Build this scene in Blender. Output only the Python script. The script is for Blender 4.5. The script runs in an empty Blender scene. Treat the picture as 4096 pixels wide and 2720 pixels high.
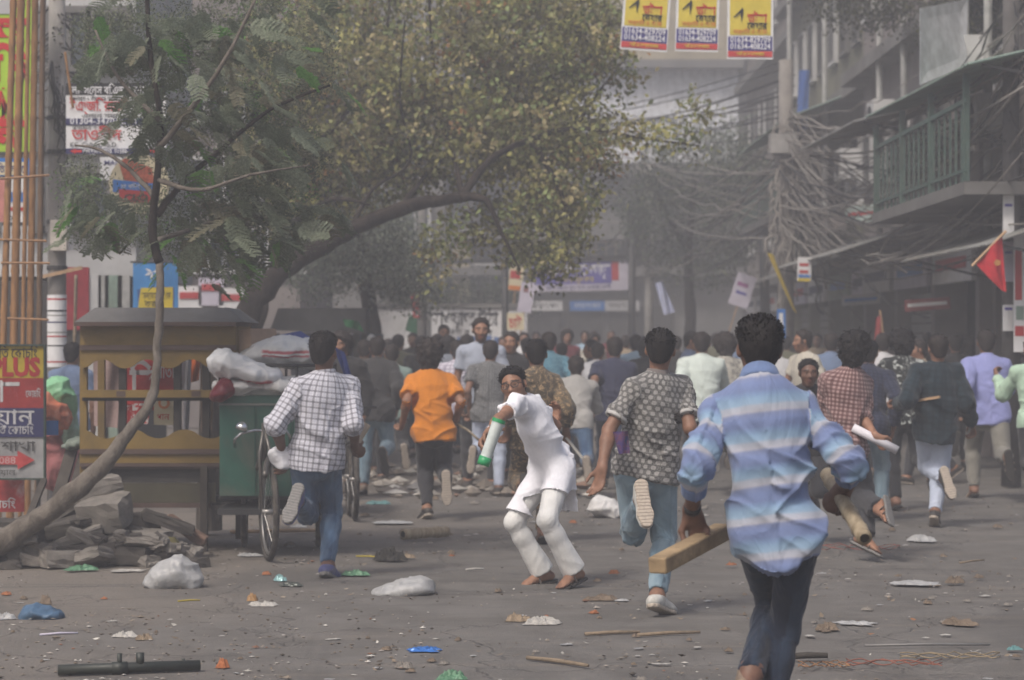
import bpy, bmesh, math, random
import numpy as np
from mathutils import Vector, Matrix

# ------------------------------------------------------------------ camera, sky, sun, exposure
SC = bpy.context.scene
COL = SC.collection
F = 2417.8            # focal length in pixels of a 1024 px wide frame (85 mm on 36 mm)
EYE = 1.6
cam_d = bpy.data.cameras.new("camera")
cam_d.lens = 85.0
cam_d.sensor_width = 36.0
cam_d.clip_end = 2000.0
cam_d.dof.use_dof = True
cam_d.dof.focus_distance = 12.5
cam_d.dof.aperture_fstop = 3.8
cam = bpy.data.objects.new("camera", cam_d)
COL.objects.link(cam)
cam.location = (0, 0, EYE)
cam.rotation_euler = (math.radians(90), 0, 0)
SC.camera = cam

SUN_EL, SUN_ROT = 52.0, 215.0
world = bpy.data.worlds.new("World")
SC.world = world
world.use_nodes = True
wn = world.node_tree.nodes
sky = wn.new("ShaderNodeTexSky")
sky.sky_type = 'NISHITA'
sky.sun_disc = False
sky.sun_elevation = math.radians(SUN_EL)
sky.sun_rotation = math.radians(SUN_ROT)
sky.air_density = 1.0
sky.dust_density = 6.0
sky.ozone_density = 1.0
wn["Background"].inputs["Strength"].default_value = 0.10
world.node_tree.links.new(sky.outputs[0], wn["Background"].inputs["Color"])

sun_d = bpy.data.lights.new("sun", 'SUN')
sun_d.energy = 1.5
sun_d.angle = math.radians(10)
sun_d.color = (1.0, 0.95, 0.88)
sun = bpy.data.objects.new("sun", sun_d)
COL.objects.link(sun)
_e, _r = math.radians(SUN_EL), math.radians(SUN_ROT)
_sd = Vector((math.sin(_r) * math.cos(_e), math.cos(_r) * math.cos(_e), math.sin(_e)))
sun.rotation_euler = _sd.to_track_quat('Z', 'Y').to_euler()

SC.view_settings.view_transform = 'Standard'
SC.view_settings.look = 'None'
SC.view_settings.gamma = 1.0
SC.view_settings.use_curve_mapping = False
SC.view_settings.exposure = 0.74
HAZE_D = .0088
SC.cycles.use_denoising = True
SC.cycles.max_bounces = 6
SC.cycles.transparent_max_bounces = 12
SC.cycles.volume_bounces = 1
SC.cycles.use_adaptive_sampling = True
SC.cycles.adaptive_threshold = 0.02
# ------------------------------------------------------------------ helpers
RND = random.Random(7)
NPR = np.random.RandomState(11)

def P(px, py, d):
    """world point seen at pixel (px, py) of the 1024x680 frame, d metres ahead"""
    return Vector(((px - 512.0) / F * d, d, EYE - (py - 340.0) / F * d))

def ground_d(py):
    return F * EYE / (py - 340.0)

def G(px, py):
    """point on the ground seen at that pixel"""
    p = P(px, py, ground_d(py))
    return Vector((p.x, p.y, 0.0))

def mesh_obj(name, verts, faces, mat=None, parent=None, smooth=False, loc=None):
    me = bpy.data.meshes.new(name)
    me.from_pydata([tuple(v) for v in verts], [], faces)
    if smooth:
        me.polygons.foreach_set("use_smooth", [True] * len(me.polygons))
    me.update()
    return link(name, me, mat, parent, loc)

def link(name, me, mat=None, parent=None, loc=None):
    o = bpy.data.objects.new(name, me)
    COL.objects.link(o)
    if mat is not None:
        for m in (mat if isinstance(mat, (list, tuple)) else [mat]):
            me.materials.append(m)
    if parent is not None:
        o.parent = parent
    if loc is not None:
        o.location = loc
    return o

def empty(name, loc=(0, 0, 0), rz=0.0):
    o = bpy.data.objects.new(name, None)
    COL.objects.link(o)
    o.location = loc
    o.rotation_euler = (0, 0, rz)
    return o

def tag(o, label=None, cat=None, group=None, kind=None):
    if label: o["label"] = label
    if cat: o["category"] = cat
    if group: o["group"] = group
    if kind: o["kind"] = kind
    return o

class MB:
    """collects simple solids, then links them as one mesh object"""
    def __init__(s):
        s.v, s.f, s.mi = [], [], []
    def add(s, vs, fs, mi=0):
        b = len(s.v)
        s.v += [tuple(v) for v in vs]
        s.f += [tuple(i + b for i in f) for f in fs]
        s.mi += [mi] * len(fs)
        return s
    def box(s, c, size, rz=0.0, M=None, mi=0, jit=0.0, taper=0.0):
        hx, hy, hz = size[0] / 2, size[1] / 2, size[2] / 2
        vs = []
        for z in (-1, 1):
            for x, y in ((-1, -1), (1, -1), (1, 1), (-1, 1)):
                t = 1 - taper if z > 0 else 1
                v = Vector((x * hx * t, y * hy * t, z * hz))
                if jit:
                    v += Vector((RND.uniform(-jit, jit), RND.uniform(-jit, jit), RND.uniform(-jit, jit)))
                if M is not None: v = M @ v
                elif rz: v = Matrix.Rotation(rz, 3, 'Z') @ v
                vs.append(v + Vector(c))
        return s.add(vs, [(3, 2, 1, 0), (4, 5, 6, 7), (0, 1, 5, 4), (1, 2, 6, 5), (2, 3, 7, 6), (3, 0, 4, 7)], mi)
    def bar(s, a, b, w, h=None, mi=0, up=(0, 0, 1)):
        """box beam from a to b"""
        a, b = Vector(a), Vector(b); h = h or w
        d = (b - a); L = d.length; d.normalize()
        u = Vector(up)
        if abs(d.dot(u)) > 0.98: u = Vector((0, 1, 0))
        x = d.cross(u).normalized(); u = x.cross(d).normalized()
        M = Matrix((x, d, u)).transposed()
        return s.box((a + b) / 2, (w, L, h), M=M, mi=mi)
    def tube(s, pts, r, n=8, mi=0, cap=True):
        pts = [Vector(p) for p in pts]
        rs = r if isinstance(r, (list, tuple)) else [r] * len(pts)
        base = len(s.v)
        prev = None
        for i, p in enumerate(pts):
            if i == 0: d = pts[1] - pts[0]
            elif i == len(pts) - 1: d = pts[-1] - pts[-2]
            else: d = pts[i + 1] - pts[i - 1]
            d.normalize()
            if prev is None:
                u = Vector((0, 0, 1)) if abs(d.z) < 0.9 else Vector((0, 1, 0))
                x = d.cross(u).normalized()
            else:
                x = (prev - d * prev.dot(d)).normalized()
            prev = x
            y = d.cross(x)
            for k in range(n):
                a = 2 * math.pi * k / n
                s.v.append(tuple(p + (x * math.cos(a) + y * math.sin(a)) * rs[i]))
        for i in range(len(pts) - 1):
            for k in range(n):
                k2 = (k + 1) % n
                s.f.append((base + i * n + k, base + i * n + k2, base + (i + 1) * n + k2, base + (i + 1) * n + k)); s.mi.append(mi)
        if cap:
            s.f.append(tuple(base + k for k in range(n - 1, -1, -1))); s.mi.append(mi)
            e = base + (len(pts) - 1) * n
            s.f.append(tuple(e + k for k in range(n))); s.mi.append(mi)
        return s
    def prism(s, poly, y0, y1, mi=0):
        """polygon in the x-z plane extruded along y"""
        n = len(poly)
        vs = [(x, y0, z) for x, z in poly] + [(x, y1, z) for x, z in poly]
        fs = [tuple(range(n)), tuple(range(2 * n - 1, n - 1, -1))]
        fs += [(i, i + n, (i + 1) % n + n, (i + 1) % n) for i in range(n)]
        return s.add(vs, fs, mi)
    def build(s, name, mat=None, parent=None, smooth=False, loc=None):
        o = mesh_obj(name, s.v, s.f, mat, parent, smooth, loc)
        if any(s.mi):
            o.data.polygons.foreach_set("material_index", s.mi)
        return o

def thing_mesh(o, label, cat, group=None, kind=None):
    return tag(o, label, cat, group, kind)

# ---- numpy value noise
def _hash(ix, iy, iz, seed):
    h = (ix.astype(np.int64) * 374761393 + iy.astype(np.int64) * 668265263 + iz.astype(np.int64) * 2147483647 + seed * 1274126177) & 0xFFFFFFFF
    h = ((h ^ (h >> 13)) * 1274126177) & 0xFFFFFFFF
    h = (h ^ (h >> 16)) & 0xFFFFFFFF
    return h.astype(np.float64) / 4294967295.0

def vnoise(x, y, z=None, seed=0):
    """smooth noise in -1..1"""
    if z is None: z = np.zeros_like(x)
    ix, iy, iz = np.floor(x), np.floor(y), np.floor(z)
    fx, fy, fz = x - ix, y - iy, z - iz
    fx, fy, fz = fx * fx * (3 - 2 * fx), fy * fy * (3 - 2 * fy), fz * fz * (3 - 2 * fz)
    r = 0
    for a in (0, 1):
        for b in (0, 1):
            for c in (0, 1):
                w = (fx if a else 1 - fx) * (fy if b else 1 - fy) * (fz if c else 1 - fz)
                r = r + w * _hash(ix + a, iy + b, iz + c, seed)
    return r * 2 - 1

# ---- materials
class NT:
    """small node-tree writer"""
    def __init__(s, name):
        s.m = bpy.data.materials.new(name)
        s.m.use_nodes = True
        s.t = s.m.node_tree
        s.b = s.t.nodes["Principled BSDF"]
        s.out = s.t.nodes["Material Output"]
    def n(s, typ, **kw):
        nd = s.t.nodes.new(typ)
        for k, v in kw.items():
            setattr(nd, k, v)
        return nd
    def l(s, a, b):
        s.t.links.new(a, b)
    def val(s, sock, v):
        if hasattr(v, "is_output") or isinstance(v, bpy.types.NodeSocket): s.l(v, sock)
        elif isinstance(v, (tuple, list)) and len(v) == 3 and sock.type == 'RGBA': sock.default_value = (*v, 1)
        else: sock.default_value = v
    def attr(s, name):
        return s.n("ShaderNodeAttribute", attribute_name=name)
    def obj(s):
        return s.n("ShaderNodeTexCoord").outputs["Object"]
    def geo(s):
        return s.n("ShaderNodeNewGeometry").outputs["Position"]
    def noise(s, scale, vec=None, detail=3, rough=0.55, dist=0.0):
        nd = s.n("ShaderNodeTexNoise")
        nd.inputs["Scale"].default_value = scale
        nd.inputs["Detail"].default_value = detail
        nd.inputs["Roughness"].default_value = rough
        nd.inputs["Distortion"].default_value = dist
        if vec is not None: s.l(vec, nd.inputs["Vector"])
        return nd.outputs["Fac"]
    def math(s, op, a, b=0.0, c=0.0):
        nd = s.n("ShaderNodeMath", operation=op)
        s.val(nd.inputs[0], a); s.val(nd.inputs[1], b)
        if len(nd.inputs) > 2: s.val(nd.inputs[2], c)
        return nd.outputs[0]
    def mix(s, f, a, b, mode='MIX'):
        nd = s.n("ShaderNodeMix", data_type='RGBA', blend_type=mode)
        s.val(nd.inputs[0], f); s.val(nd.inputs[6], a); s.val(nd.inputs[7], b)
        return nd.outputs[2]
    def ramp(s, fac, stops, interp='LINEAR'):
        nd = s.n("ShaderNodeValToRGB")
        cr = nd.color_ramp; cr.interpolation = interp
        while len(cr.elements) > 1: cr.elements.remove(cr.elements[-1])
        cr.elements[0].position = stops[0][0]; cr.elements[0].color = (*stops[0][1], 1)
        for p, c in stops[1:]:
            e = cr.elements.new(p); e.color = (*c, 1)
        s.l(fac, nd.inputs[0])
        return nd.outputs[0]
    def step(s, x, lo, hi):
        nd = s.n("ShaderNodeMapRange", interpolation_type='SMOOTHSTEP')
        s.val(nd.inputs[0], x)
        nd.inputs[1].default_value = lo; nd.inputs[2].default_value = hi
        return nd.outputs[0]
    def scale(s, vec, v):
        nd = s.n("ShaderNodeMapping")
        s.l(vec, nd.inputs[0]); nd.inputs["Scale"].default_value = v
        return nd.outputs[0]
    def sep(s, vec):
        nd = s.n("ShaderNodeSeparateXYZ"); s.l(vec, nd.inputs[0]); return nd.outputs
    def comb(s, x, y, z=0.0):
        nd = s.n("ShaderNodeCombineXYZ"); s.val(nd.inputs[0], x); s.val(nd.inputs[1], y); s.val(nd.inputs[2], z); return nd.outputs[0]
    def bump(s, h, strength=0.3, dist=0.01):
        nd = s.n("ShaderNodeBump")
        nd.inputs["Strength"].default_value = strength; nd.inputs["Distance"].default_value = dist
        s.l(h, nd.inputs["Height"]); s.l(nd.outputs[0], s.b.inputs["Normal"])
    def fin(s, col=None, rough=0.7, spec=0.3, metal=0.0, alpha=None, trans=None):
        if col is not None: s.val(s.b.inputs["Base Color"], col)
        s.val(s.b.inputs["Roughness"], rough)
        s.val(s.b.inputs["Specular IOR Level"], spec)
        s.b.inputs["Metallic"].default_value = metal
        if alpha is not None: s.val(s.b.inputs["Alpha"], alpha)
        return s.m

def hexc(r, g, b):
    """sRGB 0-255 -> linear"""
    f = lambda c: (c / 12.92 if c <= 0.04045 else ((c + 0.055) / 1.055) ** 2.4)
    return (f(r / 255), f(g / 255), f(b / 255))

_MC = {}
def mat(name, col, rough=0.7, spec=0.3, metal=0.0, var=0.25, scale=6.0, bump=0.15, dirt=None, dirt_amt=0.5, fine=60.0):
    """plain coloured surface with mottling, grain and optional dirt"""
    if name in _MC: return _MC[name]
    t = NT(name)
    o = t.obj()
    n1 = t.noise(scale, o, 4, 0.6); n2 = t.noise(fine, o, 2, 0.6)
    dark = tuple(c * (1 - var) for c in col); lite = tuple(min(1, c * (1 + var * 0.7)) for c in col)
    c = t.mix(t.step(n1, 0.25, 0.75), dark, lite)
    c = t.mix(t.math('MULTIPLY', t.step(n2, 0.35, 0.75), 0.25), c, dark)
    if dirt:
        n3 = t.noise(scale * 0.45, o, 6, 0.7, 0.6)
        c = t.mix(t.math('MULTIPLY', t.step(n3, 0.45, 0.72), dirt_amt), c, dirt)
    if bump: t.bump(t.math('ADD', n1, t.math('MULTIPLY', n2, 0.4)), bump, 0.01)
    _MC[name] = t.fin(c, rough, spec, metal)
    return _MC[name]

# ---- lettering (built-in font; Bengali in visual order)
_TXT_TMP = []
def text(body, size, mat_, parent, loc, width=None, rot=(math.pi / 2, 0, 0), bold=0.0, name="lettering", align='LEFT', depth=0.0008, shear=0.0):
    cu = bpy.data.curves.new(name, 'FONT')
    cu.body = body; cu.size = size; cu.extrude = depth; cu.offset = bold * size
    cu.align_x = align; cu.resolution_u = 2; cu.shear = shear
    cu.materials.append(mat_)
    o = bpy.data.objects.new(name, cu)
    COL.objects.link(o)
    o.parent = parent
    o.location = loc; o.rotation_euler = rot
    _TXT_TMP.append((o, width))
    return o

def finish_text():
    """fit the widths, then turn every lettering into a mesh of its own"""
    bpy.context.view_layer.update()
    dg = bpy.context.evaluated_depsgraph_get()
    for o, w in _TXT_TMP:
        dx = o.dimensions.x
        sx = w / dx if (w and dx > 1e-6) else 1.0
        me = bpy.data.meshes.new_from_object(o.evaluated_get(dg), depsgraph=dg)
        me.transform(Matrix.Diagonal((sx, 1, 1, 1)))
        n = bpy.data.objects.new("lettering_" if False else o.name, me)
        nm = o.name.split('.')[0]
        n.parent = o.parent; n.location = o.location; n.rotation_euler = o.rotation_euler
        bpy.data.objects.remove(o)
        n.name = nm
        COL.objects.link(n)
# ------------------------------------------------------------------ people: bodies grown from distance fields
def nrm(v):
    v = np.asarray(v, float); n = np.linalg.norm(v)
    return v / n if n > 1e-9 else v
def A(v): return np.array(v, float)
def lerp(a, b, t): return A(a) + (A(b) - A(a)) * t
def perp(axis, ref):
    r = A(ref) - axis * np.dot(ref, axis)
    if np.linalg.norm(r) < 1e-4: r = np.cross(axis, (0.3, 0.5, 0.8))
    return nrm(r)

class Field:
    def __init__(s, lo, hi, h):
        s.h = h
        s.lo = A(lo) - 3 * h
        s.n = np.ceil((A(hi) + 3 * h - s.lo) / h).astype(int) + 1
        s.F = np.full(s.n, 9.0, np.float32)
        s.ax = [(s.lo[i] + h * np.arange(s.n[i])).astype(np.float32) for i in range(3)]
    def sl(s, lo, hi):
        i0 = np.clip(np.floor((lo - s.lo) / s.h).astype(int), 0, s.n)
        i1 = np.clip(np.ceil((hi - s.lo) / s.h).astype(int) + 1, 0, s.n)
        if np.any(i1 <= i0): return None
        S = tuple(slice(a, b) for a, b in zip(i0, i1))
        return S, s.ax[0][S[0]][:, None, None], s.ax[1][S[1]][None, :, None], s.ax[2][S[2]][None, None, :]
    def put(s, S, d, k, op):
        f = s.F[S]
        if op == 'add':
            h = np.maximum(k - np.abs(f - d), 0) / k
            s.F[S] = np.minimum(f, d) - h * h * k * 0.25
        elif op == 'sub':
            d = -d
            h = np.maximum(k - np.abs(f - d), 0) / k
            s.F[S] = np.maximum(f, d) + h * h * k * 0.25
    def rc(s, a, b, ra, rb, k=0.03, lat=None, sx=1.0, sy=1.0, op='add'):
        a, b = A(a), A(b)
        m = max(ra, rb) * max(sx, sy) + k + 2 * s.h
        r = s.sl(np.minimum(a, b) - m, np.maximum(a, b) + m)
        if r is None: return s
        S, X, Y, Z = r
        X, Y, Z = X - a[0], Y - a[1], Z - a[2]
        L = np.linalg.norm(b - a); ax = (b - a) / max(L, 1e-6)
        t = X * ax[0] + Y * ax[1] + Z * ax[2]
        tc = np.clip(t, 0, L)
        if lat is None or (sx == 1 and sy == 1):
            q2 = X * X + Y * Y + Z * Z - t * t
            m2 = 1.0
        else:
            l = perp(ax, lat); f = np.cross(ax, l)
            q2 = ((X * l[0] + Y * l[1] + Z * l[2]) / sx) ** 2 + ((X * f[0] + Y * f[1] + Z * f[2]) / sy) ** 2
            m2 = min(sx, sy)
        d = (np.sqrt(np.maximum(q2, 0) + (t - tc) ** 2) - (ra + (rb - ra) * tc / max(L, 1e-6))) * m2
        s.put(S, d.astype(np.float32), k, op)
        return s
    def ell(s, c, R, rad, k=0.03, op='add'):
        """R rows: local axes"""
        c = A(c); rad = A(rad)
        m = max(rad) + k + 2 * s.h
        r = s.sl(c - m, c + m)
        if r is None: return s
        S, X, Y, Z = r
        X, Y, Z = X - c[0], Y - c[1], Z - c[2]
        k0 = 0; k1 = 0
        for i in range(3):
            u = X * R[i][0] + Y * R[i][1] + Z * R[i][2]
            k0 = k0 + (u / rad[i]) ** 2; k1 = k1 + (u / rad[i] ** 2) ** 2
        k0 = np.sqrt(k0); k1 = np.sqrt(k1) + 1e-6
        s.put(S, (k0 * (k0 - 1) / k1).astype(np.float32), k, op)
        return s
    def cut(s, p, n, k=0.004):
        """remove the side the normal n points to"""
        p, n = A(p), nrm(n)
        d = ((s.ax[0][:, None, None] - p[0]) * n[0] + (s.ax[1][None, :, None] - p[1]) * n[1] + (s.ax[2][None, None, :] - p[2]) * n[2]).astype(np.float32)
        h = np.maximum(k - np.abs(s.F - d), 0) / k
        s.F = np.maximum(s.F, d) + h * h * k * 0.25
        return s
    def cutlocal(s, p, n, rad, k=0.004):
        """as cut but only inside a ball of that radius"""
        p, n = A(p), nrm(n)
        r = s.sl(p - rad, p + rad)
        if r is None: return s
        S, X, Y, Z = r
        X, Y, Z = X - p[0], Y - p[1], Z - p[2]
        d = (X * n[0] + Y * n[1] + Z * n[2]).astype(np.float32)
        inside = (X * X + Y * Y + Z * Z) < rad * rad
        f = s.F[S]
        s.F[S] = np.where(inside, np.maximum(f, d), f)
        return s
    def mesh(s):
        Fv = s.F; n = s.n
        ins = Fv < 0
        c = np.zeros(n - 1, np.int8)
        for i in (0, 1):
            for j in (0, 1):
                for k in (0, 1):
                    c += ins[i:n[0] - 1 + i, j:n[1] - 1 + j, k:n[2] - 1 + k]
        act = np.argwhere((c > 0) & (c < 8))
        if len(act) == 0: return np.zeros((0, 3)), np.zeros((0, 4), int)
        idx = np.full(n - 1, -1, np.int32)
        idx[act[:, 0], act[:, 1], act[:, 2]] = np.arange(len(act))
        acc = np.zeros((len(act), 3)); cnt = np.zeros(len(act))
        corners = [(i, j, k) for i in (0, 1) for j in (0, 1) for k in (0, 1)]
        val = {q: Fv[act[:, 0] + q[0], act[:, 1] + q[1], act[:, 2] + q[2]].astype(float) for q in corners}
        for q in corners:
            for axx in range(3):
                if q[axx] == 0:
                    q2 = tuple(1 if i == axx else q[i] for i in range(3))
                    a, b = val[q], val[q2]
                    m = (a < 0) != (b < 0)
                    t = np.where(m, a / np.where(m, a - b, 1), 0)
                    pt = np.array(q, float)[None, :] + np.zeros((len(act), 3))
                    pt[:, axx] += t
                    acc += pt * m[:, None]; cnt += m
        V = s.lo + s.h * (act + acc / np.maximum(cnt, 1)[:, None])
        quads = []
        for axx in range(3):
            u, v = [i for i in range(3) if i != axx]
            sa = [slice(None)] * 3; sb = [slice(None)] * 3
            sa[axx] = slice(0, n[axx] - 1); sb[axx] = slice(1, n[axx])
            e = np.argwhere(ins[tuple(sa)] != ins[tuple(sb)])
            ok = (e[:, u] > 0) & (e[:, v] > 0) & (e[:, u] < n[u] - 1) & (e[:, v] < n[v] - 1)
            e = e[ok]
            flip = ins[e[:, 0], e[:, 1], e[:, 2]]
            qs = []
            for du, dv in ((-1, -1), (0, -1), (0, 0), (-1, 0)):
                g = e.copy(); g[:, u] += du; g[:, v] += dv
                qs.append(idx[g[:, 0], g[:, 1], g[:, 2]])
            q = np.stack(qs, 1)
            if axx == 1: flip = ~flip
            q[~flip] = q[~flip][:, ::-1]
            quads.append(q)
        return V, np.concatenate(quads)

def vnormals(V, Q):
    fn = np.cross(V[Q[:, 2]] - V[Q[:, 0]], V[Q[:, 3]] - V[Q[:, 1]])
    N = np.zeros_like(V)
    for i in range(4): np.add.at(N, Q[:, i], fn)
    return N / np.maximum(np.linalg.norm(N, axis=1), 1e-12)[:, None]

def np_mesh(name, V, Q, mat_, parent, attrs=None, loc=None):
    me = bpy.data.meshes.new(name)
    nv, nq = len(V), len(Q)
    w = Q.shape[1]
    me.vertices.add(nv); me.loops.add(nq * w); me.polygons.add(nq)
    me.vertices.foreach_set("co", np.ascontiguousarray(V, np.float32).ravel())
    me.loops.foreach_set("vertex_index", np.ascontiguousarray(Q, np.int32).ravel())
    me.polygons.foreach_set("loop_start", np.arange(0, nq * w, w, dtype=np.int32))
    try: me.polygons.foreach_set("loop_total", np.full(nq, w, np.int32))
    except Exception: pass
    me.polygons.foreach_set("use_smooth", np.ones(nq, bool))
    for an, (typ, data) in (attrs or {}).items():
        at = me.attributes.new(an, typ, 'POINT')
        at.data.foreach_set("color" if typ == 'FLOAT_COLOR' else "vector" if typ == 'FLOAT_VECTOR' else "value", np.ascontiguousarray(data, np.float32).ravel())
    me.update(calc_edges=True)
    me.validate()
    return link(name, me, mat_, parent, loc)

# ---- skeleton from pixels: every child joint lies on its pixel's ray at bone length from its parent
def ray_joint(parent, px, py, L, sign):
    o = A((0, 0, EYE)); r = nrm(A(P(px, py, 1.0)) - o)
    oc = A(parent) - o
    t0 = np.dot(oc, r); d2 = np.dot(oc, oc) - t0 * t0
    if d2 >= L * L:
        q = o + r * t0
        return A(parent) + nrm(q - A(parent)) * L
    return o + r * (t0 + sign * math.sqrt(L * L - d2))

BONE = dict(spine=.50, neckhead=.155, clav=.185, uarm=.285, farm=.255, hip=.095, thigh=.415, shin=.405, foot=.19)

def skeleton_px(d, K, s=1.0):
    """K: name -> (px, py[, sign]) ; sign +1 away from camera"""
    J = {}
    g = lambda n: (K[n][0], K[n][1], K[n][2] if len(K[n]) > 2 else 0)
    J['P'] = A(P(K['P'][0], K['P'][1], d))
    x, y, sg = g('N'); J['N'] = ray_joint(J['P'], x, y, BONE['spine'] * s, sg or 1)
    x, y, sg = g('H'); J['H'] = ray_joint(J['N'], x, y, BONE['neckhead'] * s, sg or 1)
    for sd in 'LR':
        for par, ch, b in (('N', 'sh', 'clav'), ('sh', 'el', 'uarm'), ('el', 'wr', 'farm'), ('P', 'hp', 'hip'), ('hp', 'kn', 'thigh'), ('kn', 'an', 'shin')):
            x, y, sg = g(ch + sd)
            J[ch + sd] = ray_joint(J[par] if par in J else J[par + sd], x, y, BONE[b] * s, sg or 1)
        x, y, sg = g('to' + sd); J['to' + sd] = ray_joint(J['an' + sd], x, y, BONE['foot'] * s, sg or 1)
    return J

def rot(axis, ang):
    return np.array(Matrix.Rotation(ang, 3, Vector(axis)))

def skeleton_fk(yaw=0, lean=12, s=1.0, legL=(35, 60), legR=(-25, 50), armL=(-30, 80), armR=(40, 80), twist=8, headyaw=0, spread=6, footL=None, footR=None, armab=14, headpitch=0):
    """angles in degrees; yaw 0 runs away from the camera, 180 towards it. leg: (thigh forward, knee), arm: (upper arm forward, elbow)"""
    D = math.radians
    up = A((0, 0, 1)); R0 = rot((0, 0, 1), -D(yaw))
    rt = R0 @ A((1, 0, 0)); fw = R0 @ A((0, 1, 0))
    J = {'P': A((0, 0, 0))}
    sp = nrm(up * math.cos(D(lean)) + fw * math.sin(D(lean)))
    J['N'] = J['P'] + sp * BONE['spine'] * s
    Rt = rot(sp, D(twist)); srt = Rt @ rt
    hd = nrm(up * math.cos(D(lean * .5)) + fw * (math.sin(D(lean * .5)) + .18))
    J['H'] = J['N'] + hd * BONE['neckhead'] * s
    J['hf'] = rot((0, 0, 1), -D(headyaw)) @ fw - up * math.sin(D(headpitch))
    hr = rot(up, -D(twist)) @ rt
    for sd, q, leg, arm, ft in (('L', -1, legL, armL, footL), ('R', 1, legR, armR, footR)):
        J['sh' + sd] = J['N'] + srt * q * (BONE['clav'] - .012) * s - sp * .05 * s
        sfw = np.cross(up, srt)
        ua = -up * math.cos(D(arm[0])) + sfw * math.sin(D(arm[0])) + srt * q * math.sin(D(armab))
        ua = nrm(ua); J['el' + sd] = J['sh' + sd] + ua * BONE['uarm'] * s
        a2 = arm[0] + arm[1]
        fa = nrm(-up * math.cos(D(a2)) + sfw * math.sin(D(a2)) - srt * q * .18 + srt * q * math.sin(D(armab)) * .4)
        J['wr' + sd] = J['el' + sd] + fa * BONE['farm'] * s
        J['hp' + sd] = J['P'] + hr * q * BONE['hip'] * s - up * .02 * s
        th = nrm(-up * math.cos(D(leg[0])) + fw * math.sin(D(leg[0])) + hr * q * math.sin(D(spread)) * .6)
        J['kn' + sd] = J['hp' + sd] + th * BONE['thigh'] * s
        a3 = leg[0] - leg[1]
        sh = nrm(-up * math.cos(D(a3)) + fw * math.sin(D(a3)))
        J['an' + sd] = J['kn' + sd] + sh * BONE['shin'] * s
        fa_ = a3 * .9 if ft is None else ft
        fd = nrm(fw * math.cos(D(fa_)) + up * math.sin(D(fa_)) + hr * q * .15)
        J['to' + sd] = J['an' + sd] + nrm(fd - nrm(np.cross(hr, fd)) * -.0) * BONE['foot'] * s
    return J

def settle(J, px, py, d, s=1.0, foot_y=None):
    """move an FK skeleton so that its head projects to (px, py) at depth d and its lower foot stands on the ground"""
    H = A(P(px, py, d))
    low = min(J['an' + q][2] for q in 'LR')
    dz = .085 * s - low
    off = A((H[0] - J['H'][0], d - J['P'][1], dz))
    for k in J:
        if k != 'hf': J[k] = J[k] + off
    return J

def frame_of(J):
    up = nrm(J['N'] - J['P'])
    rt = perp(up, J['shR'] - J['shL']); hrt = nrm(J['hpR'] - J['hpL'])
    return up, rt, hrt, np.cross(up, rt)

def hand(Fd, W, D, S, s=1.0, curl=.35, k=.008, thumb=.4):
    """palm, four fingers and a thumb. D towards the knuckles, S towards the thumb, palm faces N"""
    D = nrm(D); S = perp(D, S); N = np.cross(S, D)
    hand.N = N
    W = A(W)
    Fd.rc(W - D * .02 * s, W + D * .03 * s, .026 * s, .027 * s, .02, S, 1.1, .72)
    Fd.rc(W + D * .02 * s, W + D * .085 * s, .031 * s, .036 * s, .015, S, 1.12, .45)
    for i in range(4):
        b = W + D * (.09 - .006 * abs(i - 1)) * s + S * (.030 - .0205 * i) * s
        L = [.046, .030, .023]; sc = [.94, 1.06, 1.0, .78][i] * s
        ang = 0; p = b; spread = S * (.06 - .045 * i)
        for j in range(3):
            ang += curl * [1.15, 1.55, .95][j] + .05
            dr = nrm((D + spread) * math.cos(ang) + N * math.sin(ang))
            q = p + dr * L[j] * sc
            Fd.rc(p, q, .0098 * s, .0088 * s if j < 2 else .0078 * s, k)
            p = q
    b = W + D * .022 * s + S * .026 * s
    q = b + nrm(D * .62 + S * .75 + N * .25) * .046 * s
    Fd.rc(b, q, .015 * s, .0115 * s, .015)
    q2 = q + nrm(D * (.95 - thumb * .4) + S * (.35 - thumb * .7) + N * (thumb * 1.1)) * .034 * s
    Fd.rc(q, q2, .0112 * s, .0098 * s, k)
    Fd.rc(q2, q2 + nrm(D * .8 - S * thumb * .6 + N * (.2 + thumb)) * .026 * s, .0098 * s, .0082 * s, k)

def hframe(J):
    hf = J['hf']
    up = nrm(J['H'] - J['N']) * .55 + A((0, 0, 1)) * .6
    f = nrm(hf); u = perp(f, up); r = np.cross(f, u)
    return f, u, r

_WARP = {}
def cloth_uv(V, segs):
    """per-vertex (around, along, part) from the nearest bone"""
    best = np.full(len(V), 1e9); out = np.zeros((len(V), 3), np.float32)
    for pid, a, b, lat, r, sx, sy, v0 in segs:
        a, b = A(a), A(b); L = np.linalg.norm(b - a); ax = (b - a) / L
        l = perp(ax, lat); f = np.cross(ax, l)
        p = V - a
        t = p @ ax; tc = np.clip(t, 0, L)
        x = p @ l; y = p @ f
        dist = np.sqrt((x / sx) ** 2 + (y / sy) ** 2 + (t - tc) ** 2) / r
        m = dist < best
        best = np.where(m, dist, best)
        ang = np.arctan2(x / sx, -y / sy)
        rad = r * (sx + sy) / 2
        out[m] = np.stack([ang * rad, v0 + t, np.full(len(V), pid)], 1)[m]
    return out

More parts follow.
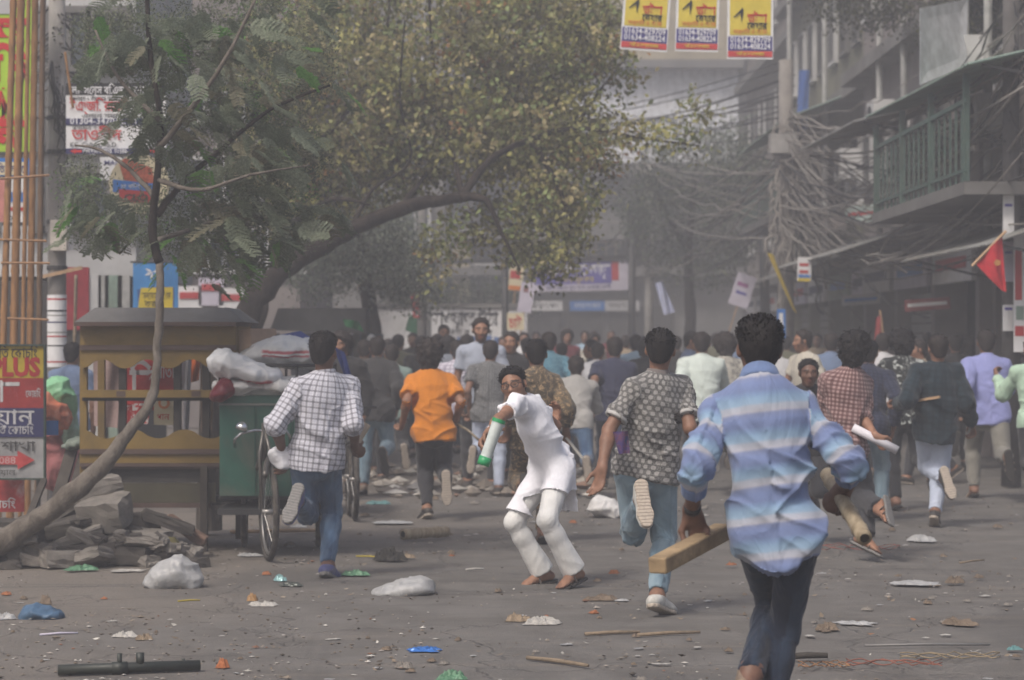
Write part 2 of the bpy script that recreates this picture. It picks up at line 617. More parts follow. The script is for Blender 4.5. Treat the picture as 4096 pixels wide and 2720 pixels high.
def folds(V, N, uv, kind, amp, seed, knots=(), ):
    u, v = uv[:, 0].astype(float), uv[:, 1].astype(float)
    pid = uv[:, 2]
    w1 = vnoise(u * 3 + 5, v * 3 + 1, V[:, 2] * 2, seed) * .05
    d = np.zeros(len(V))
    if kind == 'shirt':
        tor = pid < .5
        rg = lambda n_: (1 - np.abs(n_)) ** 3.0 - .35
        th = np.tanh(u * 9) * .75 + .25 * vnoise(u * 4, v * 3, None, seed + 9)
        ca, sa_ = np.cos(th), np.sin(th)
        a = vnoise((u * ca - v * sa_ + w1) * 12, (u * sa_ + v * ca) * 3.0, None, seed + 1)
        b = vnoise((u * .45 + v * .9 + w1 * 1.5) * 13, (u * .9 - v * .45) * 3.4, None, seed + 2)
        c_ = vnoise(u * 18 + w1 * 20, v * 12, None, seed + 7)
        wv = np.clip((v - .10) / .22, .2, 1.0)
        wb = np.exp(-((v - .40) / .12) ** 2)
        td = rg(a) * .9 * wv + rg(b) * (.25 + .9 * wb) * wv + c_ * .10
        sa = vnoise(u * 7 + w1 * 10, v * 13 + u * 9 + w1 * 20, None, seed + 3)
        sd_ = rg(sa) * .85 + c_ * .08
        d = np.where(tor, td, sd_)
    elif kind == 'pants':
        a = vnoise(u * 9 + w1 * 14 + v * 3, v * 11 + u * 12 * np.sign(np.sin(seed * 1.7 + pid * 2)) + w1 * 40, None, seed + 4)
        b = vnoise(u * 11 + w1 * 10, v * 2.5, None, seed + 5)
        z = np.zeros(len(V))
        for kp, kr in knots:
            z = np.maximum(z, np.exp(-np.sum((V - A(kp)) ** 2, 1) / (2 * kr * kr)))
        rg = lambda n_: (1 - np.abs(n_)) ** 3.0 - .35
        d = rg(a) * (.18 + .80 * z) + rg(b) * .35
    return V + N * (d * amp)[:, None]

HAIR_MATS = {}
def hair_piece(J, h, style, seed, mat_, parent, near, s=1.0):
    f, u, r = hframe(J)
    c = J['H'] + u * .012 * s
    R = [r, f, u]
    Fd = Field(c - .24 * s, c + .24 * s, h)
    th = dict(short=.006, crop=.003, quiff=.008, long=.028, curly=.036, bun=.02).get(style, .01) * s
    Fd.ell(c - f * .010 * s + u * .022 * s, R, ((.079 * s + th), (.097 * s + th), (.098 * s + th)), .02)
    if style == 'quiff':
        Fd.ell(c + f * .005 * s + u * .078 * s, R, (.088 * s, .092 * s, .058 * s), .035)
    if style in ('short',):
        Fd.ell(c - f * .005 * s + u * .058 * s, R, (.08 * s, .09 * s, .056 * s), .03)
    if style in ('long', 'curly'):
        Fd.ell(c - f * .04 * s - u * .05 * s, R, (.088 * s, .07 * s, .11 * s), .04)
        Fd.ell(c + u * .05 * s, R, (.105 * s, .105 * s, .085 * s), .04)
    if style == 'bun':
        Fd.ell(c - f * .105 * s + u * .06 * s, R, (.045 * s,) * 3, .02)
    # face opening and hairline
    if style in ('long', 'curly'):
        Fd.cut(c + f * .062 * s + u * .045 * s, f * .86 - u * .62, .02)
        Fd.ell(c + f * .125 * s - u * .04 * s, R, (.072 * s, .085 * s, .11 * s), .015, 'sub')
        Fd.cut(c - u * .145 * s, -u, .03)
    else:
        Fd.ell(c - f * .045 * s - u * .045 * s, R, (.064 * s, .055 * s, .07 * s), .02)
        Fd.cut(c - u * .004 * s, f * .74 - u * .66, .035)
        Fd.cut(c - u * .098 * s, -u - f * .1, .03)
        Fd.ell(c + f * .11 * s - u * .012 * s, R, (.062 * s, .055 * s, .060 * s), .03, 'sub')
    V, Q = Fd.mesh()
    if len(V) == 0: return None
    N = vnormals(V, Q)
    lp = (V - c)
    x, y, z = lp @ r, lp @ f, lp @ u
    fr = {'curly': 34, 'long': 26}.get(style, 60)
    am = {'curly': .013, 'long': .010, 'quiff': .0025}.get(style, .0015) * s
    n = vnoise(x * fr, y * fr * .8, z * fr * (.5 if style != 'curly' else 1), seed) + .5 * vnoise(x * fr * 2.1, y * fr * 2, z * fr * 1.2, seed + 3)
    V = V + N * (n * am)[:, None]
    if near:
        # loose locks: thin tapered blades so that the outline is not a clean edge
        rs = np.random.RandomState(seed + 5)
        m = 900 if near > 1 else 420
        pick = rs.randint(0, len(V), m)
        keep = (lp[pick] @ u) > (-.05 if style in ('long', 'curly') else .035) * s
        pick = pick[keep]
        p0 = V[pick]; nn = N[pick]
        sw = rs.normal(0, .35, (len(pick), 3))
        if style == 'quiff': gr = u[None] * .9 + nn * .6 - f[None] * .2
        elif style in ('long', 'curly'): gr = nn * .55 - u[None] * .55
        else: gr = nn * .45 + u[None] * np.where(z[pick] > .03, .35, -.6)[:, None] - f[None] * .15
        dr = gr + sw; dr /= np.linalg.norm(dr, axis=1)[:, None]
        L = rs.uniform(.5, 1.3, len(pick)) * {'quiff': .010, 'long': .032, 'curly': .030}.get(style, .012) * s
        sd = np.cross(dr, rs.normal(0, 1, (len(pick), 3))); sd /= np.linalg.norm(sd, axis=1)[:, None]
        w = .0032 * s
        b = len(V)
        tip = p0 + dr * L[:, None]; mid = p0 + dr * L[:, None] * .5 + nn * .003
        A1, A2 = p0 - nn * .004 - sd * w, p0 - nn * .004 + sd * w
        M1, M2 = mid - sd * w * .8, mid + sd * w * .8
        T1, T2 = tip - sd * w * .15, tip + sd * w * .15
        k = len(pick); V = np.concatenate([V, A1, A2, M1, M2, T1, T2])
        i = np.arange(k) + b
        Q = np.concatenate([Q, np.stack([i, i + k, i + 3 * k, i + 2 * k], 1), np.stack([i + 2 * k, i + 3 * k, i + 5 * k, i + 4 * k], 1)])
    return np_mesh("hair", V, Q, mat_, parent)

def person(J, spec, seed=0, h=.010):
    """spec: skin, hair(style, mat), shirt dict, pants dict, shoes dict, hands {L:(dir, side, curl)}, beard ..."""
    s = spec.get('s', 1.0)
    fat = spec.get('fat', 1.0)
    if 'hf' not in J: J['hf'] = A(spec['face'])
    up, rt, hrt, fw = frame_of(J)
    hfw = np.cross(up, hrt)
    foot = A((J['P'][0], J['P'][1], 0.0))
    root = empty("person", tuple(foot))
    tag(root, spec['label'], 'person', spec.get('group'))
    O = foot
    J = {k: (v if k == 'hf' else v - O) for k, v in J.items()}
    Pv, N = J['P'], J['N']
    W_ = lerp(Pv, N, .38); C = lerp(Pv, N, .72)
    f, u, r = hframe(J)
    hc = J['H'] + u * .012 * s
    pts = np.array([v for k, v in J.items() if k != 'hf'])
    lo, hi = pts.min(0) - .2 * s, pts.max(0) + .2 * s
    # ------------------------------------------------ body
    B = Field(lo, hi, h)
    tr = fat * s
    B.rc(Pv - up * .02 * s, W_, .120 * tr, .108 * tr, .05, hrt, 1, .68)
    B.rc(W_, C, .108 * tr, .128 * tr, .05, rt, 1, .66)
    B.rc(C, N - up * .05 * s, .128 * tr, .074 * s, .05, rt, 1.0, .62)
    for q in 'LR':
        sh, el, wr = J['sh' + q], J['el' + q], J['wr' + q]
        B.rc(N - up * .035 * s, sh, .042 * s, .036 * tr, .03)
        B.rc(lerp(C, N, .5), sh - up * .02 * s, .05 * s, .036 * tr, .03)
        B.rc(sh, lerp(sh, el, .5), .036 * tr, .043 * tr, .03)
        B.rc(lerp(sh, el, .5), el, .043 * tr, .038 * tr, .03)
        B.rc(el, lerp(el, wr, .3), .039 * tr, .041 * tr, .02)
        B.rc(lerp(el, wr, .3), wr, .041 * tr, .0255 * s, .02)
        hd = spec.get('hands', {}).get(q)
        D = nrm(wr - el)
        if hd is None:
            hand(B, wr, D, fw * .8 + np.cross(D, up) * .2, s, .55)
        else:
            hand(B, wr, hd[0] if hd[0] is not None else D, hd[1], s, hd[2], thumb=hd[3] if len(hd) > 3 else .5)
        hp, kn, an, to = J['hp' + q], J['kn' + q], J['an' + q], J['to' + q]
        B.rc(hp, kn, .066 * tr, .044 * tr, .05)
        mid = lerp(kn, an, .32)
        B.rc(kn, mid, .042 * tr, .044 * tr, .03)
        B.rc(mid, an, .044 * tr, .032 * s, .03)
        sd = nrm(np.cross(to - an, kn - an)); fdn = nrm(to - an)
        dn = -perp(fdn, kn - an)
        heel = an - fdn * .045 * s + dn * .038 * s
        ball = lerp(an, to, .72) + dn * .048 * s
        B.rc(an, heel, .034 * s, .03 * s, .03)
        B.rc(an, ball, .036 * s, .026 * s, .03, sd, 1.15, .9)
        B.rc(heel, ball, .028 * s, .026 * s, .02, sd, 1.2, .8)
        for i in range(5):
            off = sd * ((i - 2) * .0165) * s
            L = [.055, .058, .054, .047, .040][i if q == 'L' else 4 - i] if False else .05 - .004 * abs(i - 1)
            B.rc(ball + off - fdn * .02 * s, ball + off + fdn * L * s + dn * .008 * s, .013 * s, .009 * s, .008)
    # neck and head
    s_keep = s; s = s * spec.get('headscale', 1.0)
    B.rc(N - up * .03 * s, hc - u * .05 * s - f * .015 * s, .058 * s, .052 * s, .03)
    Rh = [r, f, u]
    B.ell(hc - f * .012 * s + u * .022 * s, Rh, (.075 * s, .094 * s, .094 * s), .02)
    B.ell(hc + f * .022 * s - u * .035 * s, Rh, (.060 * s, .068 * s, .080 * s), .03)
    B.ell(hc + f * .048 * s - u * .096 * s, Rh, (.030 * s, .028 * s, .022 * s), .03)
    B.rc(hc + f * .083 * s + u * .005 * s, hc + f * .105 * s - u * .032 * s, .009 * s, .0125 * s, .014)
    for q in (-1, 1):
        B.ell(hc + r * q * .014 * s + f * .095 * s - u * .036 * s, Rh, (.009 * s, .010 * s, .007 * s), .008)
        B.rc(hc + r * q * .015 * s + f * .083 * s + u * .021 * s, hc + r * q * .05 * s + f * .068 * s + u * .020 * s, .010 * s, .008 * s, .015)
        B.ell(hc + r * q * .032 * s + f * .092 * s + u * .002 * s, Rh, (.018 * s, .014 * s, .010 * s), .012, 'sub')
        B.ell(hc + r * q * .031 * s + f * .071 * s + u * .001 * s, Rh, (.0135 * s, .013 * s, .0115 * s), .004)
        B.ell(hc + r * q * .048 * s + f * .055 * s - u * .026 * s, Rh, (.02 * s, .024 * s, .018 * s), .02)
        B.ell(hc + r * q * .079 * s - f * .008 * s - u * .004 * s, [nrm(r + f * .3 * -q), f, u], (.011 * s, .019 * s, .031 * s), .008)
    B.ell(hc + f * .088 * s - u * .060 * s, Rh, (.024 * s, .010 * s, .0065 * s), .006)
    B.ell(hc + f * .086 * s - u * .071 * s, Rh, (.020 * s, .010 * s, .0075 * s), .006)
    B.ell(hc + f * .099 * s - u * .0655 * s, Rh, (.022 * s, .010 * s, .0018 * s), .004, 'sub')
    V, Q = B.mesh()
    # skin colouring of its own: lips, brows shadowless beard, nails left plain
    lp = V - hc
    x, y, z = lp @ r / s, lp @ f / s, lp @ u / s
    tint = np.ones((len(V), 4), np.float32)
    face = (np.abs(x) < .09) & (y > .0) & (np.abs(z) < .14)
    lips = face & (np.abs(x) < .026) & (np.abs(z + .0655) < .014) & (y > .075)
    tint[lips, :3] = (.78, .52, .50)
    eye = face & (((np.abs(x) - .031) / .0145) ** 2 + ((z - .001) / .0062) ** 2 < 1) & (y > .06)
    tint[eye, :3] = (1.5, 1.7, 1.9)
    iris = eye & (np.abs(np.abs(x) - .031) < .0075)
    tint[iris, :3] = (.08, .06, .06)
    br = face & (((np.abs(x) - .034) / .026) ** 2 + ((z - .0245 + (np.abs(x) - .034) * .12) / .0065) ** 2 < 1) & (y > .05)
    tint[br, :3] = (.08, .07, .07)
    scalp = (z - 1.12 * y - .004 + .012 * vnoise(x * 60, y * 60, z * 60, seed) > 0) & (z > -.085) & (z < .2) & (np.abs(x) < .074)
    tint[scalp, :3] = (.07, .07, .08)
    side = (np.abs(x) > .06) & (np.abs(x) < .08) & (y > .004) & (y < .032) & (z > -.028) & (z < .06)
    tint[side, :3] = (.12, .11, .12)
    bd = spec.get('beard', 0)
    if bd:
        jaw = face & (z < -.052 + .05 * np.clip((np.abs(x) - .03) / .04, 0, 1)) & ~lips & (y > -.01) & (z > -.15)
        mous = face & (np.abs(z + .05) < .008) & (np.abs(x) < .032) & (y > .08)
        a = jaw | mous
        k = (1 - bd) + bd * np.array([.16, .15, .16])
        tint[a, :3] *= k
    s = s_keep
    np_mesh("body", V, Q, spec['skin'], root, {'tint': ('FLOAT_COLOR', tint)})
    # ------------------------------------------------ trousers
    pa = spec.get('pants')
    knots = []
    if pa:
        e = pa.get('fit', .014) * s; hp_ = pa.get('h', h * 1.1)
        T = Field(lo, hi, hp_)
        T.rc(Pv - up * .03 * s, lerp(Pv, N, .17), .140 * tr + e, .132 * tr + e, .04, hrt, 1, .74)
        segs = []
        for q in 'LR':
            hp, kn, an = J['hp' + q], J['kn' + q], J['an' + q]
            T.ell(hp - hfw * .030 * s - up * .005 * s, np.eye(3), (.072 * tr, .072 * tr, .082 * tr), .05)
            T.rc(hp, kn, .086 * tr + e, .056 * tr + e * 1.1, .045)
            mid = lerp(kn, an, .3)
            low = pa.get('cuff', .05)
            end = lerp(kn, an, 1.0 - low)
            wide = pa.get('wide', 0.0)
            T.rc(kn, mid, .055 * tr + e, .054 * tr + e, .03)
            T.rc(mid, end, .054 * tr + e, .040 * s + e + wide, .03)
            knots += [(kn, .09), (end, .09), (hp - hfw * .05, .10)]
            ref = rt
            segs += [(0 if q == 'L' else 1, hp, kn, ref, .08 * s, 1, 1, 0), (0 if q == 'L' else 1, kn, an, ref, .06 * s, 1, 1, BONE['thigh'] * s)]
            ax = nrm(an - kn)
            T.cutlocal(end + ax * .004, ax, .13 * s)
        st = spec.get('shirt')
        if st and not st.get('tucked'):
            hm = st.get('hem', .10) * s
            dnp = nrm(-up * .75 - A((0, 0, .35)) + fw * st.get('sway', 0))
            T.cut(Pv + dnp * (.015 * s if st.get('skirt') else hm - .022 * s - st.get('tail', 0) * .95 * s), -dnp)
        V, Q = T.mesh(); Nn = vnormals(V, Q)
        uv = cloth_uv(V, segs)
        V = folds(V, Nn, uv, 'pants', pa.get('amp', .009) * s, seed + 20, knots)
        np_mesh("trousers", V, Q, pa['mat'], root, {'cl': ('FLOAT_VECTOR', uv)})
    # ------------------------------------------------ shirt
    st = spec.get('shirt')
    if st:
        e = st.get('fit', .016) * s; hs = st.get('h', h)
        T = Field(lo, hi, hs)
        hem = st.get('hem', .10) * s
        dn = nrm(-up * .75 - A((0, 0, .35)) + fw * st.get('sway', 0))
        hemp = Pv + dn * hem
        fl = st.get('flare', .0) * s
        T.rc(hemp + dn * .05, W_, .136 * tr + e + fl, .140 * tr + e, .06, hrt, 1.02, .78)
        for q in 'LR':
            T.ell(J['hp' + q] - hfw * .030 * s, np.eye(3), (.066 * tr + e, .068 * tr + e, .080 * tr + e), .05)
            sk = st.get('skirt', {}).get(q, .12)
            T.rc(J['hp' + q], lerp(J['hp' + q], J['kn' + q], sk), .086 * tr + e, (.084 if sk < .3 else .078) * tr + e + (.016 * s if sk > .3 else 0), .06)
        T.rc(W_, C, .140 * tr + e, .150 * tr + e, .05, rt, 1, .74)
        T.rc(C, N - up * .06 * s, .150 * tr + e, .088 * s + e, .05, rt, 1.05, .70)
        T.rc(N - up * .035 * s, N + up * .0 * s, .064 * s + e * .6, .054 * s + e * .4, .02)
        segs = [(0, N, Pv - up * .3, rt, .16 * s, 1, .75, 0)]
        ends = []
        for q in 'LR':
            sh, el, wr = J['sh' + q], J['el' + q], J['wr' + q]
            T.rc(N - up * .025 * s, sh, .054 * s + e * .5, .050 * tr + e * .6, .05)
            T.rc(lerp(C, N, .5), sh - up * .02 * s, .08 * s, .050 * tr + e * .6, .05)
            slv = st.get('sleeve', 'short'); se = e * st.get('sleevefit', 1.0)
            if slv == 'short':
                t_ = st.get('slen', .62)
                end = lerp(sh, el, t_); T.rc(sh, end + nrm(el - sh) * .04, .050 * tr + se * .8, .049 * tr + se * 1.2, .03); ax = nrm(el - sh)
                rad = .050 * tr + se * 1.2
            else:
                t_ = {'long': .97, 'rolled': .18, 'mid': .55}.get(slv, .9)
                end = lerp(el, wr, t_)
                T.rc(sh, el, .050 * tr + se * .8, .045 * tr + se, .03)
                r2 = .042 * tr + (.028 * s - .042 * tr) * max(0, t_ - .3) / .7 + se * .9
                T.rc(el, end + nrm(wr - el) * .03, .046 * tr + se, r2, .03); ax = nrm(wr - el)
                rad = r2
            T.cutlocal(end, ax, .11 * s if slv == 'short' else .09 * s)
            ends.append((end, ax, rad, q))
            lat = rt
            segs += [(1 if q == 'L' else 2, sh + nrm(el - sh) * .02, el, lat, .062 * s, 1, 1, 0), (1 if q == 'L' else 2, el, wr, lat, .055 * s, 1, 1, BONE['uarm'] * s)]
        hn = nrm(dn + rt * st.get('hemtilt', 0) + fw * st.get('hemback', .1))
        # cut the hem, sparing the arms
        X, Y, Z = T.ax[0][:, None, None], T.ax[1][None, :, None], T.ax[2][None, None, :]
        d = ((X - hemp[0]) * hn[0] + (Y - hemp[1]) * hn[1] + (Z - hemp[2]) * hn[2]).astype(np.float32)
        lx = (X - Pv[0]) * hrt[0] + (Y - Pv[1]) * hrt[1] + (Z - Pv[2]) * hrt[2]
        ly = (X - Pv[0]) * hfw[0] + (Y - Pv[1]) * hfw[1] + (Z - Pv[2]) * hfw[2]
        near_body = (lx / (.30 * s)) ** 2 + (ly / (.28 * s)) ** 2 < 1
        curve = st.get('tail', 0.0) * s
        if curve: d = d - (curve * np.cos(np.clip(lx / (.17 * s), -1, 1) * 3.14159) - curve).astype(np.float32) * .5
        # only torso material: below the hem, far from sleeves
        T.F = np.where(near_body & (d > -.02) , np.maximum(T.F, d), T.F)
        if st.get('keeparm'):
            pass
        for end, ax, rad, q in ends:
            sh, el, wr = J['sh' + q], J['el' + q], J['wr' + q]
            slv = st.get('sleeve', 'short')
            if slv != 'short':
                t_ = {'long': .97, 'rolled': .18, 'mid': .55}.get(slv, .9)
                T.rc(lerp(sh, el, .5), el, .050 * tr + e, .046 * tr + e, .02)
                T.rc(el, end, .046 * tr + e, rad, .02)
                T.cutlocal(end, ax, .09 * s)
        if st.get('skirt'):
            for q, sk in st['skirt'].items():
                if sk > .3:
                    ax = nrm(J['kn' + q] - J['hp' + q])
                    T.cutlocal(lerp(J['hp' + q], J['kn' + q], sk), nrm(ax * .7 - A((0, 0, .6))), .17 * s)
            b0 = Pv - hfw * .10 * s; b1 = Pv - hfw * st.get('tailback', .16) * s - A((0, 0, st.get('taildrop', .38) * s))
            T.rc(b0, b1, .115 * s, .13 * s, .03, hrt, 1, .22)
            T.cutlocal(b1 + A((0, 0, .03)), A((0, 0, -1)), .2 * s)
        V, Q = T.mesh(); Nn = vnormals(V, Q)
        uv = cloth_uv(V, segs)
        V = folds(V, Nn, uv, 'shirt', st.get('amp', .010) * s, seed + 40)
        sho = np_mesh("shirt", V, Q, st['mat'], root, {'cl': ('FLOAT_VECTOR', uv)})
        if st.get('collar'):
            cm = st['collar']
            Fc = Field(N - .13 * s, N + .13 * s, max(.006, h * .8))
            nd = nrm(J['H'] - N)
            base = N + nd * .014 * s
            Fc.rc(base, base + nd * .046 * s, .080 * s, .068 * s, .01, rt, 1.0, .95)
            Fc.rc(base - nd * .05, base + nd * .07 * s, .054 * s, .054 * s, .004, rt, 1, .95, 'sub')
            Fc.cut(base + nd * .046 * s, nd); Fc.cut(base - nd * .02 * s, -nd)
            Fc.rc(base + fw * .09 * s, base + fw * .05 * s + nd * .03 * s, .012 * s, .030 * s, .004, None, 1, 1, 'sub')
            Vc, Qc = Fc.mesh()
            if len(Vc): np_mesh("collar", Vc, Qc, cm, sho, {'cl': ('FLOAT_VECTOR', np.stack([Vc @ rt, Vc @ up, np.zeros(len(Vc))], 1))})
        if st.get('cuff'):
            for end, ax, rad, q in ends:
                wdt = st.get('cuffw', .02) * s
                Fc = Field(end - .13 * s, end + .13 * s, max(.006, h * .8))
                Fc.rc(end - ax * (wdt + .03), end + ax * .03, rad + .006, rad + .006, .004)
                Fc.cut(end - ax * wdt, -ax); Fc.cut(end + ax * .004, ax)
                Vc, Qc = Fc.mesh()
                if len(Vc): np_mesh("cuff", Vc, Qc, st['cuff'], sho, {'cl': ('FLOAT_VECTOR', Vc.astype(np.float32))})
    # ------------------------------------------------ shoes
    so = spec.get('shoes')
    if so:
        for q in 'LR':
            an, to, kn = J['an' + q], J['to' + q], J['kn' + q]
            fdn = nrm(to - an); dn = -perp(fdn, kn - an); sd = nrm(np.cross(fdn, dn))
            heel = an - fdn * .05 * s + dn * .045 * s
            ball = lerp(an, to, .74) + dn * .052 * s
            toe = ball + fdn * .045 * s
            hh = max(.007, h * .85)
            if so['type'] in ('shoe', 'boot'):
                U = Field(np.minimum(heel, toe) - .11 * s, np.maximum(heel, toe) + .11 * s, hh)
                U.rc(heel, ball, .038 * s, .036 * s, .02, sd, 1.08, .9)
                U.rc(ball, toe, .040 * s, .036 * s, .02, sd, 1.15, .72)
                U.rc(an + dn * (.0 if so['type'] == 'shoe' else -.06) * s, heel, .042 * s, .038 * s, .02)
                U.rc(an + dn * .01 * s, ball, .042 * s, .034 * s, .03)
                U.cut(an + dn * (.002 if so['type'] == 'shoe' else -.06) * s, -dn)
                U.cut(heel + dn * .022 * s, dn)
                V, Q = U.mesh()
                up_ = np_mesh("shoe", V, Q, so['mat'], root)
            S = Field(np.minimum(heel, toe) - .1 * s, np.maximum(heel, toe) + .1 * s, hh)
            z0 = dn * (.034 if so['type'] == 'sandal' else .024) * s
            S.rc(heel + z0, lerp(heel, ball, .5) + z0, .042 * s, .036 * s, .02, sd, 1, 1.0)
            S.rc(lerp(heel, ball, .5) + z0, ball + z0, .036 * s, .046 * s, .02, sd, 1, 1.0)
            S.rc(ball + z0, toe + fdn * .004 + z0, .046 * s, .038 * s, .02, sd, 1, 1.0)
            tk = .010 if so['type'] == 'sandal' else .015
            S.cut(heel + z0 + dn * tk * s, dn); S.cut(heel + z0 - dn * tk * s, -dn)
            V, Q = S.mesh()
            if len(V):
                rel = V - O * 0 - heel
                uvs = np.stack([rel @ sd, rel @ fdn, rel @ dn], 1)
                np_mesh("sole", V, Q, so.get('sole', so['mat']), up_ if so['type'] in ('shoe', 'boot') else root, {'cl': ('FLOAT_VECTOR', uvs)})
            if so['type'] == 'sandal':
                for t_ in (.35, .75):
                    c = lerp(an, ball, t_) ; rr = (.046 - .006 * t_) * s
                    mb = MB(); n = 14
                    mid = lerp(heel, ball, .25 + t_ * .8) + dn * .012 * s
                    pts = []
                    for i in range(n + 1):
                        a = math.pi * i / n
                        pts.append(mid + sd * math.cos(a) * .047 * s - dn * math.sin(a) * (.078 - .038 * t_) * s + dn * .012 * s)
                    mb.tube([tuple(p) for p in pts], .007 * s, 5)
                    mb.build("strap", so['mat'], root, True)
    # ------------------------------------------------ hair
    hr = spec.get('hair')
    if hr:
        Jh = dict(J)
        hair_piece(Jh, hr.get('h', max(.006, h * .8)), hr['style'], seed + 60, hr['mat'], root, hr.get('near', 0), s * spec.get('headscale', 1.0))
    root['_j'] = 0
    del root['_j']
    person.J = {k: (v if k == 'hf' else v + O) for k, v in J.items()}
    return root
# ------------------------------------------------------------------ clothing and skin materials
def cloth_base(name):
    t = NT(name); a = t.attr('cl').outputs['Vector']; x, y, z = t.sep(a)
    return t, a, x, y, z
def cloth_fin(t, c, a, rough=.88, bump=.25):
    n = t.noise(14, t.geo(), 4, .6); w = t.noise(420, a, 2, .6)
    c = t.mix(t.math('MULTIPLY', t.step(n, .3, .75), .22), c, t.mix(.5, c, (.05, .05, .05)))
    cr = t.noise(6, t.scale(a, (1.0, .45, 1)), 3, .5, 1.2)
    cr = t.math('POWER', t.math('SUBTRACT', 1.0, t.math('ABSOLUTE', t.math('MULTIPLY', t.math('SUBTRACT', cr, .5), 3.2))), 2.0)
    t.bump(t.math('ADD', t.math('MULTIPLY', cr, 1.1), t.math('ADD', t.math('MULTIPLY', n, .6), t.math('MULTIPLY', w, .07))), bump * .9, .02)
    t.b.inputs["Sheen Weight"].default_value = .15
    return t.fin(c, rough, .15)
def cloth_plain(name, col, rough=.88):
    t, a, x, y, z = cloth_base(name)
    return cloth_fin(t, t.mix(t.noise(90, a, 3, .7), tuple(c * .85 for c in col), tuple(min(1, c * 1.12) for c in col)), a, rough)
def fr(t, x, period, off=0.0):
    return t.math('FRACT', t.math('ADD', t.math('DIVIDE', x, period), 100.0 + off))
def band(t, f, lo, hi, soft=.02):
    return t.math('MULTIPLY', t.step(f, lo - soft, lo + soft), t.math('SUBTRACT', 1.0, t.step(f, hi - soft, hi + soft)))
def cloth_plaid(name, base, line, pu, pv, w=.22, base2=None, thin=None):
    t, a, x, y, z = cloth_base(name)
    fu, fv = fr(t, x, pu), fr(t, y, pv)
    bu, bv = band(t, fu, .5 - w / 2, .5 + w / 2, .05), band(t, fv, .5 - w / 2, .5 + w / 2, .05)
    c = t.mix(t.math('MULTIPLY', bu, .65), base, line)
    c = t.mix(t.math('MULTIPLY', bv, .65), c, line)
    if thin:
        tu, tv = band(t, fu, .0, .09, .03), band(t, fv, .0, .09, .03)
        c = t.mix(t.math('MULTIPLY', t.math('MAXIMUM', tu, tv), .7), c, thin)
    return cloth_fin(t, c, a)
def cloth_stripes(name, stops, period, wob=.004):
    t, a, x, y, z = cloth_base(name)
    n = t.math('MULTIPLY', t.math('SUBTRACT', t.noise(9, a, 3), .5), wob)
    f = fr(t, t.math('ADD', y, n), period)
    c = t.ramp(f, stops)
    c = t.mix(t.math('MULTIPLY', t.noise(260, t.scale(a, (.3, 3, 1)), 2, .7), .25), c, t.mix(.5, c, (.75, .8, .9)))
    return cloth_fin(t, c, a)
def cloth_blotch(name, stops, scale, dist=1.0, interp='LINEAR'):
    t, a, x, y, z = cloth_base(name)
    n = t.noise(scale, a, 4, .62, dist)
    return cloth_fin(t, t.ramp(n, stops, interp), a)
def cloth_print(name, bg1, bg2, sq, per=.055):
    """mottled ground with offset rows of pale rounded squares"""
    t, a, x, y, z = cloth_base(name)
    row = t.math('FLOOR', t.math('DIVIDE', y, per * .72))
    par = t.math('MULTIPLY', t.math('FRACT', t.math('MULTIPLY', t.math('ADD', row, 100), .5)), per)
    fu = t.math('SUBTRACT', t.math('FRACT', t.math('ADD', t.math('DIVIDE', t.math('ADD', x, par), per), 100)), .5)
    fv = t.math('SUBTRACT', t.math('FRACT', t.math('ADD', t.math('DIVIDE', y, per * .72), 100)), .5)
    q = t.math('ADD', t.math('POWER', t.math('ABSOLUTE', t.math('MULTIPLY', fu, 3.3)), 3), t.math('POWER', t.math('ABSOLUTE', t.math('MULTIPLY', fv, 2.5)), 3))
    m = t.math('SUBTRACT', 1, t.step(q, .6, 1.1))
    ground = t.mix(t.step(t.noise(150, a, 3, .75), .42, .58), bg1, bg2)
    s2 = t.mix(t.math('MULTIPLY', t.step(t.noise(170, a, 2), .4, .6), .5), sq, bg2)
    return cloth_fin(t, t.mix(m, ground, s2), a)
def cloth_geo(name, bg, fg, per=.022):
    t, a, x, y, z = cloth_base(name)
    v = t.n("ShaderNodeTexVoronoi"); v.feature = 'F1'; v.inputs["Scale"].default_value = 1 / per; v.inputs["Randomness"].default_value = .25
    t.l(a, v.inputs["Vector"])
    m = t.math('SUBTRACT', 1, t.step(v.outputs["Distance"], .25, .42))
    return cloth_fin(t, t.mix(m, bg, fg), a)
def denim(name, col, fade=.35, fcol=(.32, .40, .50)):
    t, a, x, y, z = cloth_base(name)
    n = t.noise(7, t.scale(a, (1, .5, 1)), 4, .6, .6); g = t.noise(330, t.scale(a, (1, .35, 1)), 2, .8)
    c = t.mix(t.math('MULTIPLY', t.step(n, .38, .72), fade), col, fcol)
    c = t.mix(t.math('MULTIPLY', g, .3), c, tuple(k * .45 for k in col))
    return cloth_fin(t, c, a, .9, .35)
def skin_mat(name, col):
    t = NT(name)
    tin = t.attr('tint').outputs['Color']
    n = t.noise(22, t.geo(), 4, .6); f_ = t.noise(160, t.geo(), 2, .6)
    c = t.mix(t.step(n, .3, .7), tuple(k * .82 for k in col), tuple(k * 1.12 for k in col))
    c = t.mix(1.0, c, tin, 'MULTIPLY')
    t.bump(f_, .12, .004)
    return t.fin(c, .52, .35)
def hair_mat(name, col=(.012, .010, .010)):
    t = NT(name)
    n = t.noise(120, t.scale(t.geo(), (1, 1, .3)), 3, .7)
    t.bump(n, .6, .01)
    return t.fin(t.mix(n, tuple(k * .5 for k in col), tuple(k * 1.5 for k in col)), .6, .18)

